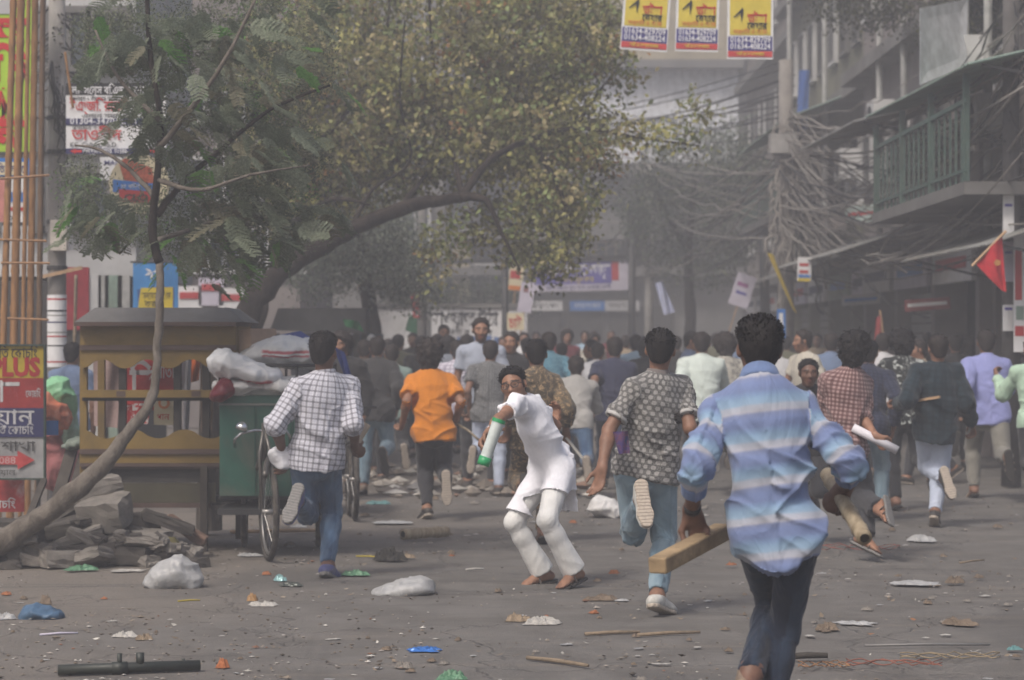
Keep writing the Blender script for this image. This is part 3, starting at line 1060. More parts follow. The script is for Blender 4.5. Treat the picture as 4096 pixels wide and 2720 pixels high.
SK = [skin_mat("skin_warm_brown", (.26, .135, .085)), skin_mat("skin_brown", (.20, .105, .068)), skin_mat("skin_deep_brown", (.135, .070, .047))]
HB = hair_mat("hair_black"); HD = hair_mat("hair_dusty_black", (.028, .022, .020))
def shoe_mat(name, col): return mat(name, col, .7, .3, 0, .25, 30, .2, (.25, .22, .19), .5)
def sole_mat(name, col, dk):
    t = NT(name); a = t.attr('cl').outputs['Vector']; x, y, z = t.sep(a)
    f = band(t, fr(t, y, .022), .35, .65, .08)
    n = t.noise(60, a, 3)
    c = t.mix(t.math('MULTIPLY', f, .55), col, dk); c = t.mix(t.math('MULTIPLY', t.step(n, .45, .7), .5), c, dk)
    t.bump(t.math('SUBTRACT', 1, f), .6, .006)
    return t.fin(c, .85, .2)
SOLE_G = sole_mat("sole_grey_rubber", (.22, .21, .20), (.10, .10, .10)); SOLE_W = sole_mat("sole_cream_rubber", (.42, .36, .30), (.22, .19, .16)); SOLE_D = sole_mat("sole_dark_rubber", (.06, .055, .05), (.03, .03, .03))
SHOE_D = shoe_mat("shoe_dark", (.035, .032, .03)); SHOE_W = shoe_mat("shoe_white", (.5, .49, .46)); SHOE_B = shoe_mat("shoe_blue_tan", (.08, .09, .22)); SHOE_T = shoe_mat("shoe_tan", (.20, .15, .11)); SAND = shoe_mat("sandal_dark", (.05, .04, .035))
DEN_D = denim("denim_dark_indigo", (.013, .018, .034), .45, (.045, .072, .115)); DEN_B = denim("denim_mid_blue", (.045, .085, .16), .55, (.16, .25, .36)); DEN_L = denim("denim_light_wash", (.17, .25, .31), .6, (.33, .42, .47))
BLACK_T = cloth_plain("trousers_black", (.022, .022, .025)); CHAR_T = cloth_plain("trousers_charcoal", (.045, .045, .05)); WHITE_T = cloth_plain("trousers_white", (.68, .675, .66)); KHAKI_T = cloth_plain("trousers_khaki_grey", (.20, .19, .165)); PALE_T = cloth_plain("trousers_pale_blue", (.42, .47, .58))

WOOD = mat("weathered_wood", (.20, .155, .11), .8, .2, 0, .4, 9, .4, (.06, .05, .04), .6)
WOOD_Y = mat("fresh_wood", (.42, .28, .17), .75, .2, 0, .3, 9, .3)
def bamboo_mat(name, col, dk):
    t = NT(name); o = t.obj()
    n = t.noise(5, t.scale(o, (6, 6, 1)), 4, .6); g = t.noise(40, t.scale(o, (5, 5, .4)), 3, .6)
    c = t.mix(t.step(n, .3, .75), dk, col); c = t.mix(t.math('MULTIPLY', g, .4), c, tuple(k * .55 for k in col))
    t.bump(g, .25, .006)
    return t.fin(c, .55, .35)
BAM_G = bamboo_mat("bamboo_grey_tan", (.40, .33, .23), (.20, .155, .10)); BAM_O = bamboo_mat("bamboo_orange", (.36, .185, .07), (.17, .085, .035))

def bamboo_piece(name, a, b, r, label, mat_=None, hollow=True, nodes=4):
    """bamboo length with swollen nodes and an open end"""
    a, b = Vector(a), Vector(b); L = (b - a).length
    root = empty(name, tuple(a)); tag(root, label, 'bamboo pole')
    d = (b - a).normalized()
    pts, rs = [], []
    n = nodes * 8
    for i in range(n + 1):
        t = i / n; ph = (t * nodes) % 1.0
        sw = math.exp(-((ph - .5) / .06) ** 2) * .14
        pts.append(d * (L * t)); rs.append(r * (1 + sw - .04 * t))
    m = MB(); m.tube(pts, rs, 16, cap=True); m.build("culm", mat_ or BAM_G, root, True)
    if hollow:
        k = MB(); k.tube([d * -.002, d * .012], r * .60, 14); k.build("bore", mat("bamboo_bore", (.02, .015, .012), .9), root)
        k = MB(); k.tube([d * (L + .002), d * (L - .012)], r * .55, 14); k.build("bore", mat("bamboo_bore", (.02, .015, .012), .9), root)
    return root


def cloth_blotch_s(name, stops, scale):
    t = NT(name); return t.fin(t.ramp(t.noise(scale, t.obj(), 4, .65, .8), stops), .85, .2)
# ------------------------------------------------------------------ ground
def ground_material():
    t = NT("asphalt_dusty")
    p = t.geo(); x, y, z = t.sep(p)
    big = t.noise(.35, p, 5, .6, .4); mid = t.noise(2.2, p, 5, .65, .3); fine = t.noise(45, p, 3, .7); grit = t.noise(170, p, 2, .8)
    streak = t.noise(1.3, t.scale(p, (.35, 3.2, 1)), 4, .6)
    asp = t.mix(t.step(mid, .3, .7), (.110, .102, .094), (.155, .146, .136))
    dust = t.mix(t.step(fine, .3, .7), (.150, .128, .107), (.215, .187, .160))
    # bare dirt on the left verge and further up the road
    side = t.math('ADD', t.math('MULTIPLY', x, -.55), t.math('MULTIPLY', t.math('SUBTRACT', y, 14.0), .10))
    f = t.step(t.math('ADD', side, t.math('MULTIPLY', t.math('SUBTRACT', big, .5), 3.0)), .2, 2.2)
    f = t.math('MAXIMUM', t.math('MULTIPLY', f, .75), t.math('MULTIPLY', t.step(streak, .52, .72), .55))
    c = t.mix(f, asp, dust)
    c = t.mix(t.math('MULTIPLY', t.step(grit, .55, .75), .35), c, (.30, .27, .24))
    c = t.mix(t.math('MULTIPLY', t.step(t.noise(.9, t.scale(p, (.25, 2.2, 1)), 4, .6, .8), .60, .75), .55), c, (.075, .072, .072))
    # tar patches, tyre rubs and hairline cracks ground into the asphalt
    vor = t.n("ShaderNodeTexVoronoi"); vor.feature = 'DISTANCE_TO_EDGE'; vor.inputs["Scale"].default_value = .55
    wv = t.n("ShaderNodeVectorMath", operation='ADD'); nz = t.n("ShaderNodeTexNoise"); nz.inputs["Scale"].default_value = 1.6; nz.inputs["Detail"].default_value = 5; t.l(p, nz.inputs["Vector"]); t.l(nz.outputs["Color"], wv.inputs[1]); t.l(p, wv.inputs[0]); t.l(wv.outputs[0], vor.inputs["Vector"])
    crk = t.math('SUBTRACT', 1.0, t.step(vor.outputs["Distance"], .002, .014))
    c = t.mix(t.math('MULTIPLY', crk, .28), c, (.055, .052, .05))
    patch = t.step(t.noise(.55, t.scale(p, (.8, .45, 1)), 3, .5, .3), .56, .60)
    c = t.mix(t.math('MULTIPLY', patch, .40), c, (.080, .076, .073))
    tyre = t.noise(2.4, t.scale(p, (1.0, .06, 1)), 4, .6, .2)
    c = t.mix(t.math('MULTIPLY', t.step(tyre, .58, .72), .30), c, (.06, .058, .057))
    speck = t.noise(16, p, 3, .75)
    c = t.mix(t.math('MULTIPLY', t.step(speck, .62, .74), .45), c, (.24, .205, .17))
    t.bump(t.math('ADD', t.math('MULTIPLY', fine, .7), t.math('ADD', t.math('MULTIPLY', grit, .4), t.math('SUBTRACT', t.math('MULTIPLY', mid, 1.2), t.math('MULTIPLY', crk, .8)))), .6, .02)
    return t.fin(c, .92, .2)
def ground_mesh():
    xs = np.concatenate([np.linspace(-40, -6, 12), np.linspace(-5.6, 6, 60), np.linspace(7, 40, 12)])
    ys = np.concatenate([np.linspace(-5, 8, 4), np.linspace(9, 35, 110), np.linspace(37, 150, 40)])
    X, Y = np.meshgrid(xs, ys, indexing='ij')
    Z = vnoise(X * .5, Y * .35, None, 3) * .014 - .012
    V = np.stack([X.ravel(), Y.ravel(), Z.ravel()], 1)
    ny = len(ys); i = np.arange(len(xs) - 1)[:, None] * ny + np.arange(ny - 1)[None, :]
    i = i.ravel(); Q = np.stack([i, i + ny, i + ny + 1, i + 1], 1)
    return np_mesh("road", V, Q, ground_material(), None)
tag(ground_mesh(), "dusty grey street strewn with litter", None, None, "structure")

# ------------------------------------------------------------------ building materials
CONC = mat("concrete_grey", (.17, .165, .16), .9, .2, 0, .3, 1.2, .25, (.10, .095, .09), .5)
PLAST_W = mat("plaster_offwhite", (.50, .50, .50), .9, .2, 0, .2, 1.0, .2, (.26, .25, .24), .5)
PLAST_B = mat("plaster_brown", (.20, .175, .16), .9, .2, 0, .3, 1.0, .3, (.09, .08, .07), .5)
PLAST_G = mat("plaster_olive", (.17, .165, .12), .9, .2, 0, .3, 1.0, .3, (.09, .085, .07), .5)
PLAST_Y = mat("plaster_beige", (.38, .33, .23), .9, .2, 0, .25, 1.0, .25, (.2, .18, .14), .5)
PLAST_P = mat("plaster_pink_grey", (.22, .195, .19), .9, .2, 0, .25, 1.0, .25, (.14, .12, .11), .5)
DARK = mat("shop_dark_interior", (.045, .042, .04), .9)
GLASS = mat("window_glass_dusty", (.06, .075, .09), .25, .5, 0, .3, 3, .1)
TIN = mat("tin_sheet", (.27, .27, .255), .55, .5, .3, .3, 2.5, .2, (.18, .14, .10), .6)
TIN_G = mat("tin_sheet_green", (.22, .30, .25), .6, .4, .2, .3, 2.5, .2, (.14, .12, .09), .5)
GREEN_M = mat("green_painted_metal", (.06, .105, .088), .6, .4, .1, .3, 4, .2, (.08, .06, .045), .4)
DARK_M = mat("dark_metal", (.04, .04, .042), .55, .4, .3, .3, 6, .2)
PIPE_M = mat("pale_pipe", (.34, .34, .33), .7, .3)
SHUT = mat("shutter_metal", (.19, .185, .18), .5, .4, .3, .25, 3, .2, (.12, .08, .06), .5)
WHITE_S = mat("sign_white", (.66, .66, .67), .6, .3, 0, .10, 3, .05, (.42, .40, .38), .35)
RED_S = mat("sign_red", (.42, .035, .035), .6, .3, 0, .15, 3, .05)
NAVY_S = mat("sign_navy", (.022, .024, .095), .6, .3, 0, .2, 3, .05)
YEL_S = mat("sign_yellow", (.62, .47, .03), .6, .3, 0, .15, 3, .05)
BLUE_S = mat("sign_blue", (.03, .16, .48), .6, .3, 0, .15, 3, .05)
BLACK_S = mat("sign_black", (.018, .018, .02), .6, .3, 0, .2, 3, .05)
GREY_S = mat("sign_grey", (.42, .42, .43), .6, .3, 0, .12, 3, .05)
PURP_S = mat("banner_purple", (.10, .085, .33), .7, .2, 0, .15, 2, .05)
LIME_S = mat("sign_lime", (.34, .52, .03), .6, .3, 0, .15, 3, .05)
CREAM_S = mat("sign_cream", (.60, .53, .36), .6, .3, 0, .12, 3, .05)
PALE_S = mat("sign_pale_violet", (.50, .47, .56), .7, .2, 0, .12, 3, .05)
ORNG_S = mat("sign_orange", (.62, .20, .04), .6, .3, 0, .12, 3, .05)
LTEXT_W = mat("letter_white", (.70, .70, .72), .6, .2, 0, .05); LTEXT_R = mat("letter_red", (.48, .03, .03), .6, .2, 0, .05); LTEXT_K = mat("letter_black", (.02, .02, .022), .6, .2, 0, .05); LTEXT_B = mat("letter_navy", (.03, .035, .16), .6, .2, 0, .05); LTEXT_Y = mat("letter_yellow", (.6, .48, .06), .6, .2, 0, .05)

# ------------------------------------------------------------------ right-hand row of houses (fronts face the street, -x)
def slat_shutter(parent, x, y0, y1, z0, z1, mat_, axis='x', n=None):
    """roller shutter built slat by slat; plane x = const or y = const"""
    n = n or max(4, int((z1 - z0) / .16))
    h = (z1 - z0) / n
    me = None
    for i in range(n):
        zc = z0 + (i + .5) * h
        if me is None:
            m = MB()
            if axis == 'x': m.box((0, 0, 0), (.03, y1 - y0, h * .82), taper=.0)
            else: m.box((0, 0, 0), (y1 - y0, .03, h * .82))
            o = m.build("shutter_slat", mat_, parent); me = o.data
        else:
            o = bpy.data.objects.new("shutter_slat", me); COL.objects.link(o); o.parent = parent
        o.location = (x, (y0 + y1) / 2, zc) if axis == 'x' else ((y0 + y1) / 2, x, zc)

def window_x(parent, x, yc, zc, w, h, frame=None, bars=True):
    """window in a wall facing -x"""
    fr_ = MB(); t = .06
    fr_.box((x - .03, yc, zc + h / 2), (.10, w + t, t)); fr_.box((x - .03, yc, zc - h / 2), (.14, w + .16, t))
    fr_.box((x - .03, yc - w / 2, zc), (.10, t, h - t)); fr_.box((x - .03, yc + w / 2, zc), (.10, t, h - t))
    fr_.box((x - .032, yc, zc), (.06, .035, h - t))
    o = fr_.build("window", frame or CONC, parent)
    m = MB(); m.box((x - .006, yc, zc), (.02, w - .02, h - .02)); m.build("pane", GLASS, o)
    if bars:
        b = MB()
        for i in range(5): b.bar((x - .09, yc - w / 2 + w * (i + 1) / 6, zc - h / 2), (x - .09, yc - w / 2 + w * (i + 1) / 6, zc + h / 2), .015)
        b.build("grille", DARK_M, o)
    return o

def tin_awning(parent, x, y0, y1, z, out, drop, mat_=None, tilt=0.0):
    """corrugated sheet sloping down towards the street"""
    n = max(6, int((y1 - y0) / .09)); vs, fs = [], []
    for i in range(n + 1):
        y = y0 + (y1 - y0) * i / n; dz = .022 * (i % 2)
        zz = z + tilt * (i / n)
        vs += [(x, y, zz + dz), (x - out, y, zz - drop + dz), (x, y, zz + dz - .012), (x - out, y, zz - drop + dz - .012)]
    for i in range(n):
        a = i * 4; b = a + 4
        fs += [(a, a + 1, b + 1, b), (a + 2, b + 2, b + 3, a + 3), (a + 1, a + 3, b + 3, b + 1)]
    o = mesh_obj("awning", vs, fs, mat_ or TIN, parent)
    for yy in (y0 + .1, y1 - .1):
        m = MB(); m.bar((x, yy, z - drop - .25), (x - out * .9, yy, z - drop * .9 - .03), .03); m.build("awning_bracket", DARK_M, parent)
    return o

def balcony_x(parent, x, y0, y1, z, out, rail, slab=CONC, n=None):
    m = MB(); m.box((x - out / 2, (y0 + y1) / 2, z), (out, y1 - y0, .14)); m.build("balcony_slab", slab, parent)
    r = MB(); r.bar((x - out + .04, y0, z + .95), (x - out + .04, y1, z + .95), .05); r.bar((x - out + .04, y0, z + .2), (x - out + .04, y1, z + .2), .04)
    o = r.build("railing", rail, parent)
    n = n or int((y1 - y0) / .34); me = None
    for i in range(n + 1):
        y = y0 + (y1 - y0) * i / n
        if me is None:
            b = MB(); b.box((0, 0, 0), (.025, .025, .84)); q = b.build("baluster", rail, o); me = q.data
        else:
            q = bpy.data.objects.new("baluster", me); COL.objects.link(q); q.parent = o
        q.location = (x - out + .04, y, z + .5)

def house_row(x, y0, y1, H, wall, label, floors, shop=True, seed=0):
    rs = random.Random(seed)
    root = empty("building", (0, 0, 0)); tag(root, label, "building")
    D = 7.0
    m = MB(); m.box((x + D / 2 + .2, (y0 + y1) / 2, H / 2 + 1.5), (D, y1 - y0 - .02, H - 3.0)); m.build("upper_wall", wall, root)
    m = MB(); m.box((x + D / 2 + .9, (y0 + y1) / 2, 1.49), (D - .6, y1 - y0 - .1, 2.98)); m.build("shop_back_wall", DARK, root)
    n = max(1, int(round((y1 - y0) / 3.2)))
    for i in range(n + 1):
        y = y0 + .15 + (y1 - y0 - .3) * i / n
        m = MB(); m.box((x + .45, y, 1.5), (.5, .28, 3.0)); m.build("pillar", wall, root)
    for i in range(n):
        ya, yb = y0 + (y1 - y0) * i / n + .35, y0 + (y1 - y0) * (i + 1) / n - .35
        if rs.random() < .65: slat_shutter(root, x + .42, ya, yb, .1, 2.35, SHUT)
        m = MB(); m.box((x + .18, (ya + yb) / 2, 2.68), (.08, yb - ya + .2, .5)); m.build("shop_sign", rs.choice([WHITE_S, PALE_S, GREY_S, TIN_G]), root)
        m = MB(); m.box((x + .13, (ya + yb) / 2, 2.70), (.02, (yb - ya) * .8, .16)); m.build("sign_stripe", rs.choice([RED_S, NAVY_S, BLUE_S]), root)
    for k in range(floors):
        z = 3.2 + k * 3.1
        m = MB(); m.box((x + .02, (y0 + y1) / 2, z), (.5, y1 - y0 - .02, .22)); m.build("floor_band", CONC, root)
        for i in range(n * 2):
            yc = y0 + (y1 - y0) * (i + .5) / (n * 2)
            window_x(root, x + .2, yc, z + 1.65, .95, 1.25, rs.choice([CONC, PLAST_W]))
    return root

R1 = house_row(6.35, 25.0, 33.0, 13.0, PLAST_B, "brown plastered house at the right edge with dark shop openings", 3, seed=1)
R2 = house_row(6.2, 33.1, 44.0, 14.0, PLAST_P, "pinkish grey house with tin awnings and green balcony railing", 3, seed=2)
R3 = house_row(6.5, 44.1, 58.0, 12.5, PLAST_G, "olive weathered house half hidden by the cable pole", 3, seed=3)
R4 = house_row(7.2, 58.1, 76.0, 15.0, PLAST_B, "tall brown house behind the yellow pennant and cable tangle", 4, seed=4)
# awnings, hoardings and balcony on the right row
tin_awning(R1, 6.3, 25.4, 32.9, 4.85, 1.5, .35, TIN_G, .12)
tin_awning(R2, 6.15, 33.2, 39.5, 4.95, 1.45, .35, TIN, .1)
tin_awning(R2, 6.15, 35.0, 43.5, 3.35, 1.5, .5, TIN)
tin_awning(R3, 6.45, 45.0, 52.0, 3.3, 1.4, .5, TIN)
tin_awning(R3, 6.45, 46.0, 55.0, 6.3, 1.3, .5, TIN_G)
tin_awning(R1, 6.3, 25.5, 31.0, 3.05, 1.3, .45, TIN)
balcony_x(R1, 6.3, 26.2, 32.9, 3.25, 1.4, GREEN_M)
balcony_x(R3, 6.4, 46.0, 56.0, 4.1, 1.1, GREEN_M)
for y in (26.3, 28.5, 30.6, 32.8):
    m = MB(); m.bar((4.94, y, 3.33), (4.94, y, 4.5), .07); m.build("balcony_post", GREEN_M, R1)
def clutter(parent, name, c, size, mt, rz=0): 
    m = MB(); m.box((0, 0, 0), size, rz); o = m.build(name, mt, parent); o.location = c; return o
for i, (px, py, d) in enumerate([(972, 60, 31), (985, 118, 30), (938, 150, 36), (872, 165, 44), (905, 118, 40)]):
    p = P(px, py, d)
    a = clutter(R1 if d < 33 else R2 if d < 44 else R3, "air_conditioner", (min(6.1, p.x), p.y, p.z), (.35, .8, .55), PLAST_W)
    m = MB(); m.tube([(-.18, 0, 0), (-.20, 0, 0)], .2, 16); m.build("fan_grille", DARK_M, a)
for px, d in ((895, 40), (860, 47), (825, 53), (925, 37.5), (988, 30.5), (965, 32)):
    x = min(6.08, P(px, 0, d).x)
    m = MB(); m.tube([(x, d, 2.9), (x, d, 10)], .055, 8); m.build("drain_pipe", PIPE_M, R1 if d < 33 else R2 if d < 44 else R3)
# pale hoarding sheet hung on the upper right front
o = mesh_obj("hoarding_sheet", [(0, 0, 0), (.75, 1.0, .35), (.85, 1.4, 1.25), (.02, .1, .95), (0, .03, 0), (.75, 1.03, .35), (.85, 1.43, 1.25), (.02, .13, .95)],
    [(0, 1, 2, 3), (7, 6, 5, 4), (0, 4, 5, 1), (1, 5, 6, 2), (2, 6, 7, 3), (3, 7, 4, 0)], mat("cladding_white", (.72, .74, .78), .6), None, loc=tuple(P(920, 85, 29.5)))
tag(o, "pale white sheet hung high on the right-hand house fronts", "hoarding")

# ------------------------------------------------------------------ far end of the street
def front_house(px0, px1, d, H, wall, label, depth=8.0):
    x0, x1 = P(px0, 0, d).x, P(px1, 0, d).x
    root = empty("building", ((x0 + x1) / 2, d, 0)); tag(root, label, "building")
    m = MB(); m.box((0, depth / 2, H / 2), (x1 - x0, depth, H)); m.build("wall", wall, root)
    root["w"] = x1 - x0
    return root, x1 - x0
def window_y(parent, x, z, w, h, frame=CONC, mull=2, y=-.02):
    t = .08; m = MB()
    m.box((x, y - .03, z + h / 2), (w + t, .12, t)); m.box((x, y - .05, z - h / 2), (w + .2, .16, t))
    m.box((x - w / 2, y - .03, z), (t, .12, h - t)); m.box((x + w / 2, y - .03, z), (t, .12, h - t))
    for i in range(1, mull): m.box((x - w / 2 + w * i / mull, y - .03, z), (.05, .08, h - t))
    o = m.build("window", frame, parent)
    for i in range(mull):
        k = MB(); k.box((x - w / 2 + w * (i + .5) / mull, y - .01, z), (w / mull - .07, .02, h - t)); k.build("pane", GLASS, o)
    return o
def at(root, px, py, d, off=0.0):
    """local coordinates of a pixel on a front at depth d"""
    p = P(px, py, d); return p.x - root.location.x, p.z
# grey block in the middle with a row of windows and the white clad upper storey
FB, w = front_house(425, 742, 84, 15.5, CONC, "grey concrete block closing the street with white clad upper storey")
for py in (66, 172, 236, 272):
    x, z = at(FB, 583, py, 84); m = MB(); m.box((x, -.35, z), (w, .9, .28)); m.build("ledge", CONC, FB)
for k, px in enumerate((445, 468, 491, 514, 537, 560, 583, 606)):
    x, z = at(FB, px, 254, 84); window_y(FB, x, z, .68, .85, PLAST_Y)
for k, px in enumerate((455, 485, 515, 545)):
    x, z = at(FB, px, 205, 84); window_y(FB, x, z, .8, .95, CONC)
x0, z0 = at(FB, 548, 163, 84); x1, z1 = at(FB, 738, 70, 84)
for i in range(24):
    m = MB(); m.box((x0 + (x1 - x0) * (i + .5) / 24, -.08 - .02 * (i % 2), (z0 + z1) / 2), ((x1 - x0) / 24 - .012, .05, z1 - z0)); m.build("cladding_panel", mat("cladding_white", (.72, .74, .78), .6, .3, 0, .12, .6, .05, (.42, .43, .45), .5), FB)
x0, z0 = at(FB, 548, 62, 84); x1, z1 = at(FB, 742, 0, 84)
m = MB(); m.box(((x0 + x1) / 2, -.06, (z0 + z1) / 2), (x1 - x0, .1, z1 - z0)); m.build("beige_band", PLAST_Y, FB)
x, z = at(FB, 457, 282, 84); m = MB(); m.box((x, -.3, z), (.9, .5, 3.2)); m.build("ochre_pier", PLAST_Y, FB)
x, z = at(FB, 483, 288, 84); window_y(FB, x, z, 1.5, 1.6, PLAST_W, 3, -.3)
for px in (545, 585, 625, 655):
    x, z = at(FB, px, 325, 84); m = MB(); m.box((x, -.12, z - .5), (1.15, .12, 2.3)); m.build("shop_opening_shade", DARK, FB)  # dark slab stands in for the shade inside an open shop
for px, mt in ((545, WHITE_S), (587, BLUE_S), (622, GREY_S)):
    x, z = at(FB, px, 306, 84); m = MB(); m.box((x, -.3, z), (1.2, .1, .34)); s_ = m.build("shop_board", mt, FB)
    text("ফলের দোকান", .24, LTEXT_W if mt is BLUE_S else LTEXT_K, s_, (x - .45, -.355, z - .07), .9)
# shop with red lettering
LS, w = front_house(664, 800, 92, 15.5, PLAST_B, "brown brick house with roller shutter and red lettered signboards")
x0, z0 = at(LS, 676, 309, 92); x1, z1 = at(LS, 746, 297, 92)
m = MB(); m.box(((x0 + x1) / 2, -.3, (z0 + z1) / 2), (x1 - x0, .2, z1 - z0)); sg = m.build("shop_sign", WHITE_S, LS)
text("LUCKY BEDDING HOUSE", .30, LTEXT_R, sg, (x0 + .35, -.41, z0 + .1), x1 - x0 - .5, bold=.012)
m = MB(); m.box((x0 + .16, -.405, z0 + .22), (.16, .01, .28)); m.build("emblem", BLACK_S, sg)
slat_shutter(LS, -.12, x0 + .1, x1 - .1, .1, z0 - .1, SHUT, 'y', 16)
x0, z0 = at(LS, 688, 290, 92); x1, z1 = at(LS, 736, 259, 92)
m = MB(); m.box(((x0 + x1) / 2, -.25, (z0 + z1) / 2), (x1 - x0, .12, z1 - z0)); sg = m.build("hoarding", mat("hoarding_grey_green", (.40, .43, .40), .7), LS)
text("LUCKY BEDDING HO", .26, LTEXT_R, sg, (x0 + .1, -.32, z1 - .32), x1 - x0 - .2)
for i, b in enumerate(("তাষক বালিশ জাজিম", "কভার ও লেপ সেলাই", "এখানে পাওয়া যায়")):
    text(b, .17, LTEXT_K, sg, (x0 + .4, -.32, z1 - .56 - .24 * i), x1 - x0 - .6)
for px in (772, 790):
    for py in (12, 60, 108, 175, 235):
        x, z = at(LS, px, py, 92); window_y(LS, x, z, .55, 1.3, CONC, 1)
for px in (752, 757): 
    x, z = at(LS, px, 100, 92); m = MB(); m.tube([(x, -.1, 2.5), (x, -.1, 14)], .07, 8); m.build("drain_pipe", PIPE_M, LS)
for py in (50, 150, 245):
    x, z = at(LS, 730, py, 92); m = MB(); m.box((x, -.2, z), (w, .5, .2)); m.build("ledge", CONC, LS)

# ------------------------------------------------------------------ left-hand fronts
LB, w = front_house(-420, 136, 28.5, 9.0, PLAST_W, "white fronted house behind the concrete pole and round sign", 5.0)
LB.children[0].scale = (1, 1, .70); LB.children[0].location = (0, 0, 2.35)
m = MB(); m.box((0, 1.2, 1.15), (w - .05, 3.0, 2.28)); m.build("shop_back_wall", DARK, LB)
x0, z0 = at(LB, 64, 330, 28.5); x1, z1 = at(LB, 94, 268, 28.5)
m = MB(); m.box(((x0 + x1) / 2, -.32, (z0 + z1) / 2), (x1 - x0, .06, z1 - z0)); m.build("red_panel", mat("panel_deep_red", (.26, .015, .025), .6), LB)
for px, wd in ((99, .16), (108, .12), (118, .2), (128, .14)):
    x, z = at(LB, px, 310, 28.5); m = MB(); m.box((x, -.3, z - .6), (wd, .05, 2.0)); m.build("door_leaf", [PIPE_M, CONC, TIN_G, PLAST_W][int(px) % 4], LB)
for px in (-340, -250, -160, -70, 20, 70, 110):
    for py in (40, 120, 200):
        x, z = at(LB, px, py, 28.5); window_y(LB, x, z, .45, .7, CONC, 2)
L2_, w = front_house(120, 300, 44, 12.0, PLAST_P, "grey pink house seen through the gaps under the big tree")
for px in (150, 190, 225, 260, 285):
    for py in (100, 180, 250):
        x, z = at(L2_, px, py, 44); window_y(L2_, x, z, .6, .8, PLAST_W, 2)
for px, py, mt in ((190, 300, WHITE_S), (212, 292, PALE_S), (232, 302, WHITE_S), (165, 305, TIN_G)):
    x, z = at(L2_, px, py, 44); m = MB(); m.box((x, -.1, z), (.45, .06, .5)); s_ = m.build("poster_board", mt, L2_)
    m = MB(); m.box((x, -.14, z + .08), (.34, .02, .12)); m.build("print_band", [RED_S, NAVY_S][px % 2], s_)
L3_, w = front_house(290, 445, 66, 12.5, CONC, "hazy grey house left of the graffiti wall behind the stall")
for px in (310, 345, 380, 415):
    for py in (80, 150, 220):
        x, z = at(L3_, px, py, 66); window_y(L3_, x, z, .8, 1.1, PLAST_W, 2)

# ------------------------------------------------------------------ whitewashed wall with painted slogan
DW = 46.0
k = DW / F
p0, p1 = P(365, 352, DW), P(527, 308, DW)
wl = empty("boundary_wall", ((p0.x + p1.x) / 2, DW, 0)); tag(wl, "whitewashed boundary wall painted with a black slogan and a green flag", "wall")
W = p1.x - p0.x
m = MB(); m.box((0, .12, p1.z / 2), (W, .24, p1.z)); m.build("masonry", mat("whitewash", (.70, .70, .71), .9, .2, 0, .15, 1.5, .2, (.30, .29, .28), .6), wl)
m = MB(); m.box((0, .12, p1.z + .04), (W + .06, .32, .08)); m.build("coping", CONC, wl)
def wx(px, py): 
    q = P(px, py, DW); return q.x - wl.location.x, q.z
x, z = wx(429, 325); text("অাওয়াজ উঠা", .36, mat("slogan_paint", (.07, .07, .08), .8), wl, (x, -.004, z), 70 * k, bold=.04, name="slogan")
x, z = wx(449, 335); text("কথা ক কথা ক", .16, mat("slogan_paint", (.07, .07, .08), .8), wl, (x, -.004, z), 44 * k, name="slogan")
x, z = wx(405, 330); mesh_obj("painted_flag", [(x, -.003, z), (x + .24, -.003, z - .10), (x + .33, -.003, z + .24), (x + .08, -.003, z + .28)], [(0, 1, 2, 3)], mat("flag_green", (.02, .11, .05), .8), wl)
x, z = wx(399, 343); m = MB(); m.bar((x, -.003, z), (x + .28, -.003, z + .58), .016, .004); m.build("painted_flagpole", LTEXT_K, wl)
for i, (px, py) in enumerate(((440, 342), (455, 343), (468, 342), (480, 341), (492, 343), (505, 342))):
    x, z = wx(px, py); mesh_obj("painted_blue_patch", [(x, -.003, z - .15), (x + .2, -.003, z - .10), (x + .23, -.003, z + .10), (x + .04, -.003, z + .12)], [(0, 1, 2, 3)], mat("mural_blue", (.12, .20, .42), .8), wl)
# ------------------------------------------------------------------ trees
def bark_mat(name, col, dk):
    t = NT(name); o = t.geo()
    n = t.noise(9, t.scale(o, (1, 1, .45)), 5, .65, .8); g = t.noise(55, o, 3, .7)
    c = t.mix(t.step(n, .3, .7), dk, col); c = t.mix(t.math('MULTIPLY', g, .4), c, dk)
    t.bump(t.math('ADD', n, t.math('MULTIPLY', g, .35)), .8, .03)
    return t.fin(c, .92, .15)
BARK_D = bark_mat("bark_dark", (.042, .033, .027), (.014, .011, .010)); BARK_G = bark_mat("bark_grey", (.20, .175, .15), (.085, .072, .06))
def leaf_mat(name, trans=.35, rough=.6):
    t = NT(name)
    c = t.attr('lc').outputs['Color']
    t.fin(c, rough, .25)
    tr = t.n("ShaderNodeBsdfTranslucent"); t.l(c, tr.inputs["Color"])
    mx = t.n("ShaderNodeMixShader"); mx.inputs[0].default_value = trans
    t.l(t.b.outputs[0], mx.inputs[1]); t.l(tr.outputs[0], mx.inputs[2]); t.l(mx.outputs[0], t.out.inputs["Surface"])
    return t.m
LEAF = leaf_mat("leaf_mixed", .45); FROND = leaf_mat("leaf_feathery", .5)
def pick_cols(n, pal, rs):
    w = np.array([p[0] for p in pal], float); w /= w.sum()
    c = np.array([p[1] for p in pal])[rs.choice(len(pal), n, p=w)]
    return np.clip(c * rs.uniform(.7, 1.35, (n, 1)), 0, 1)
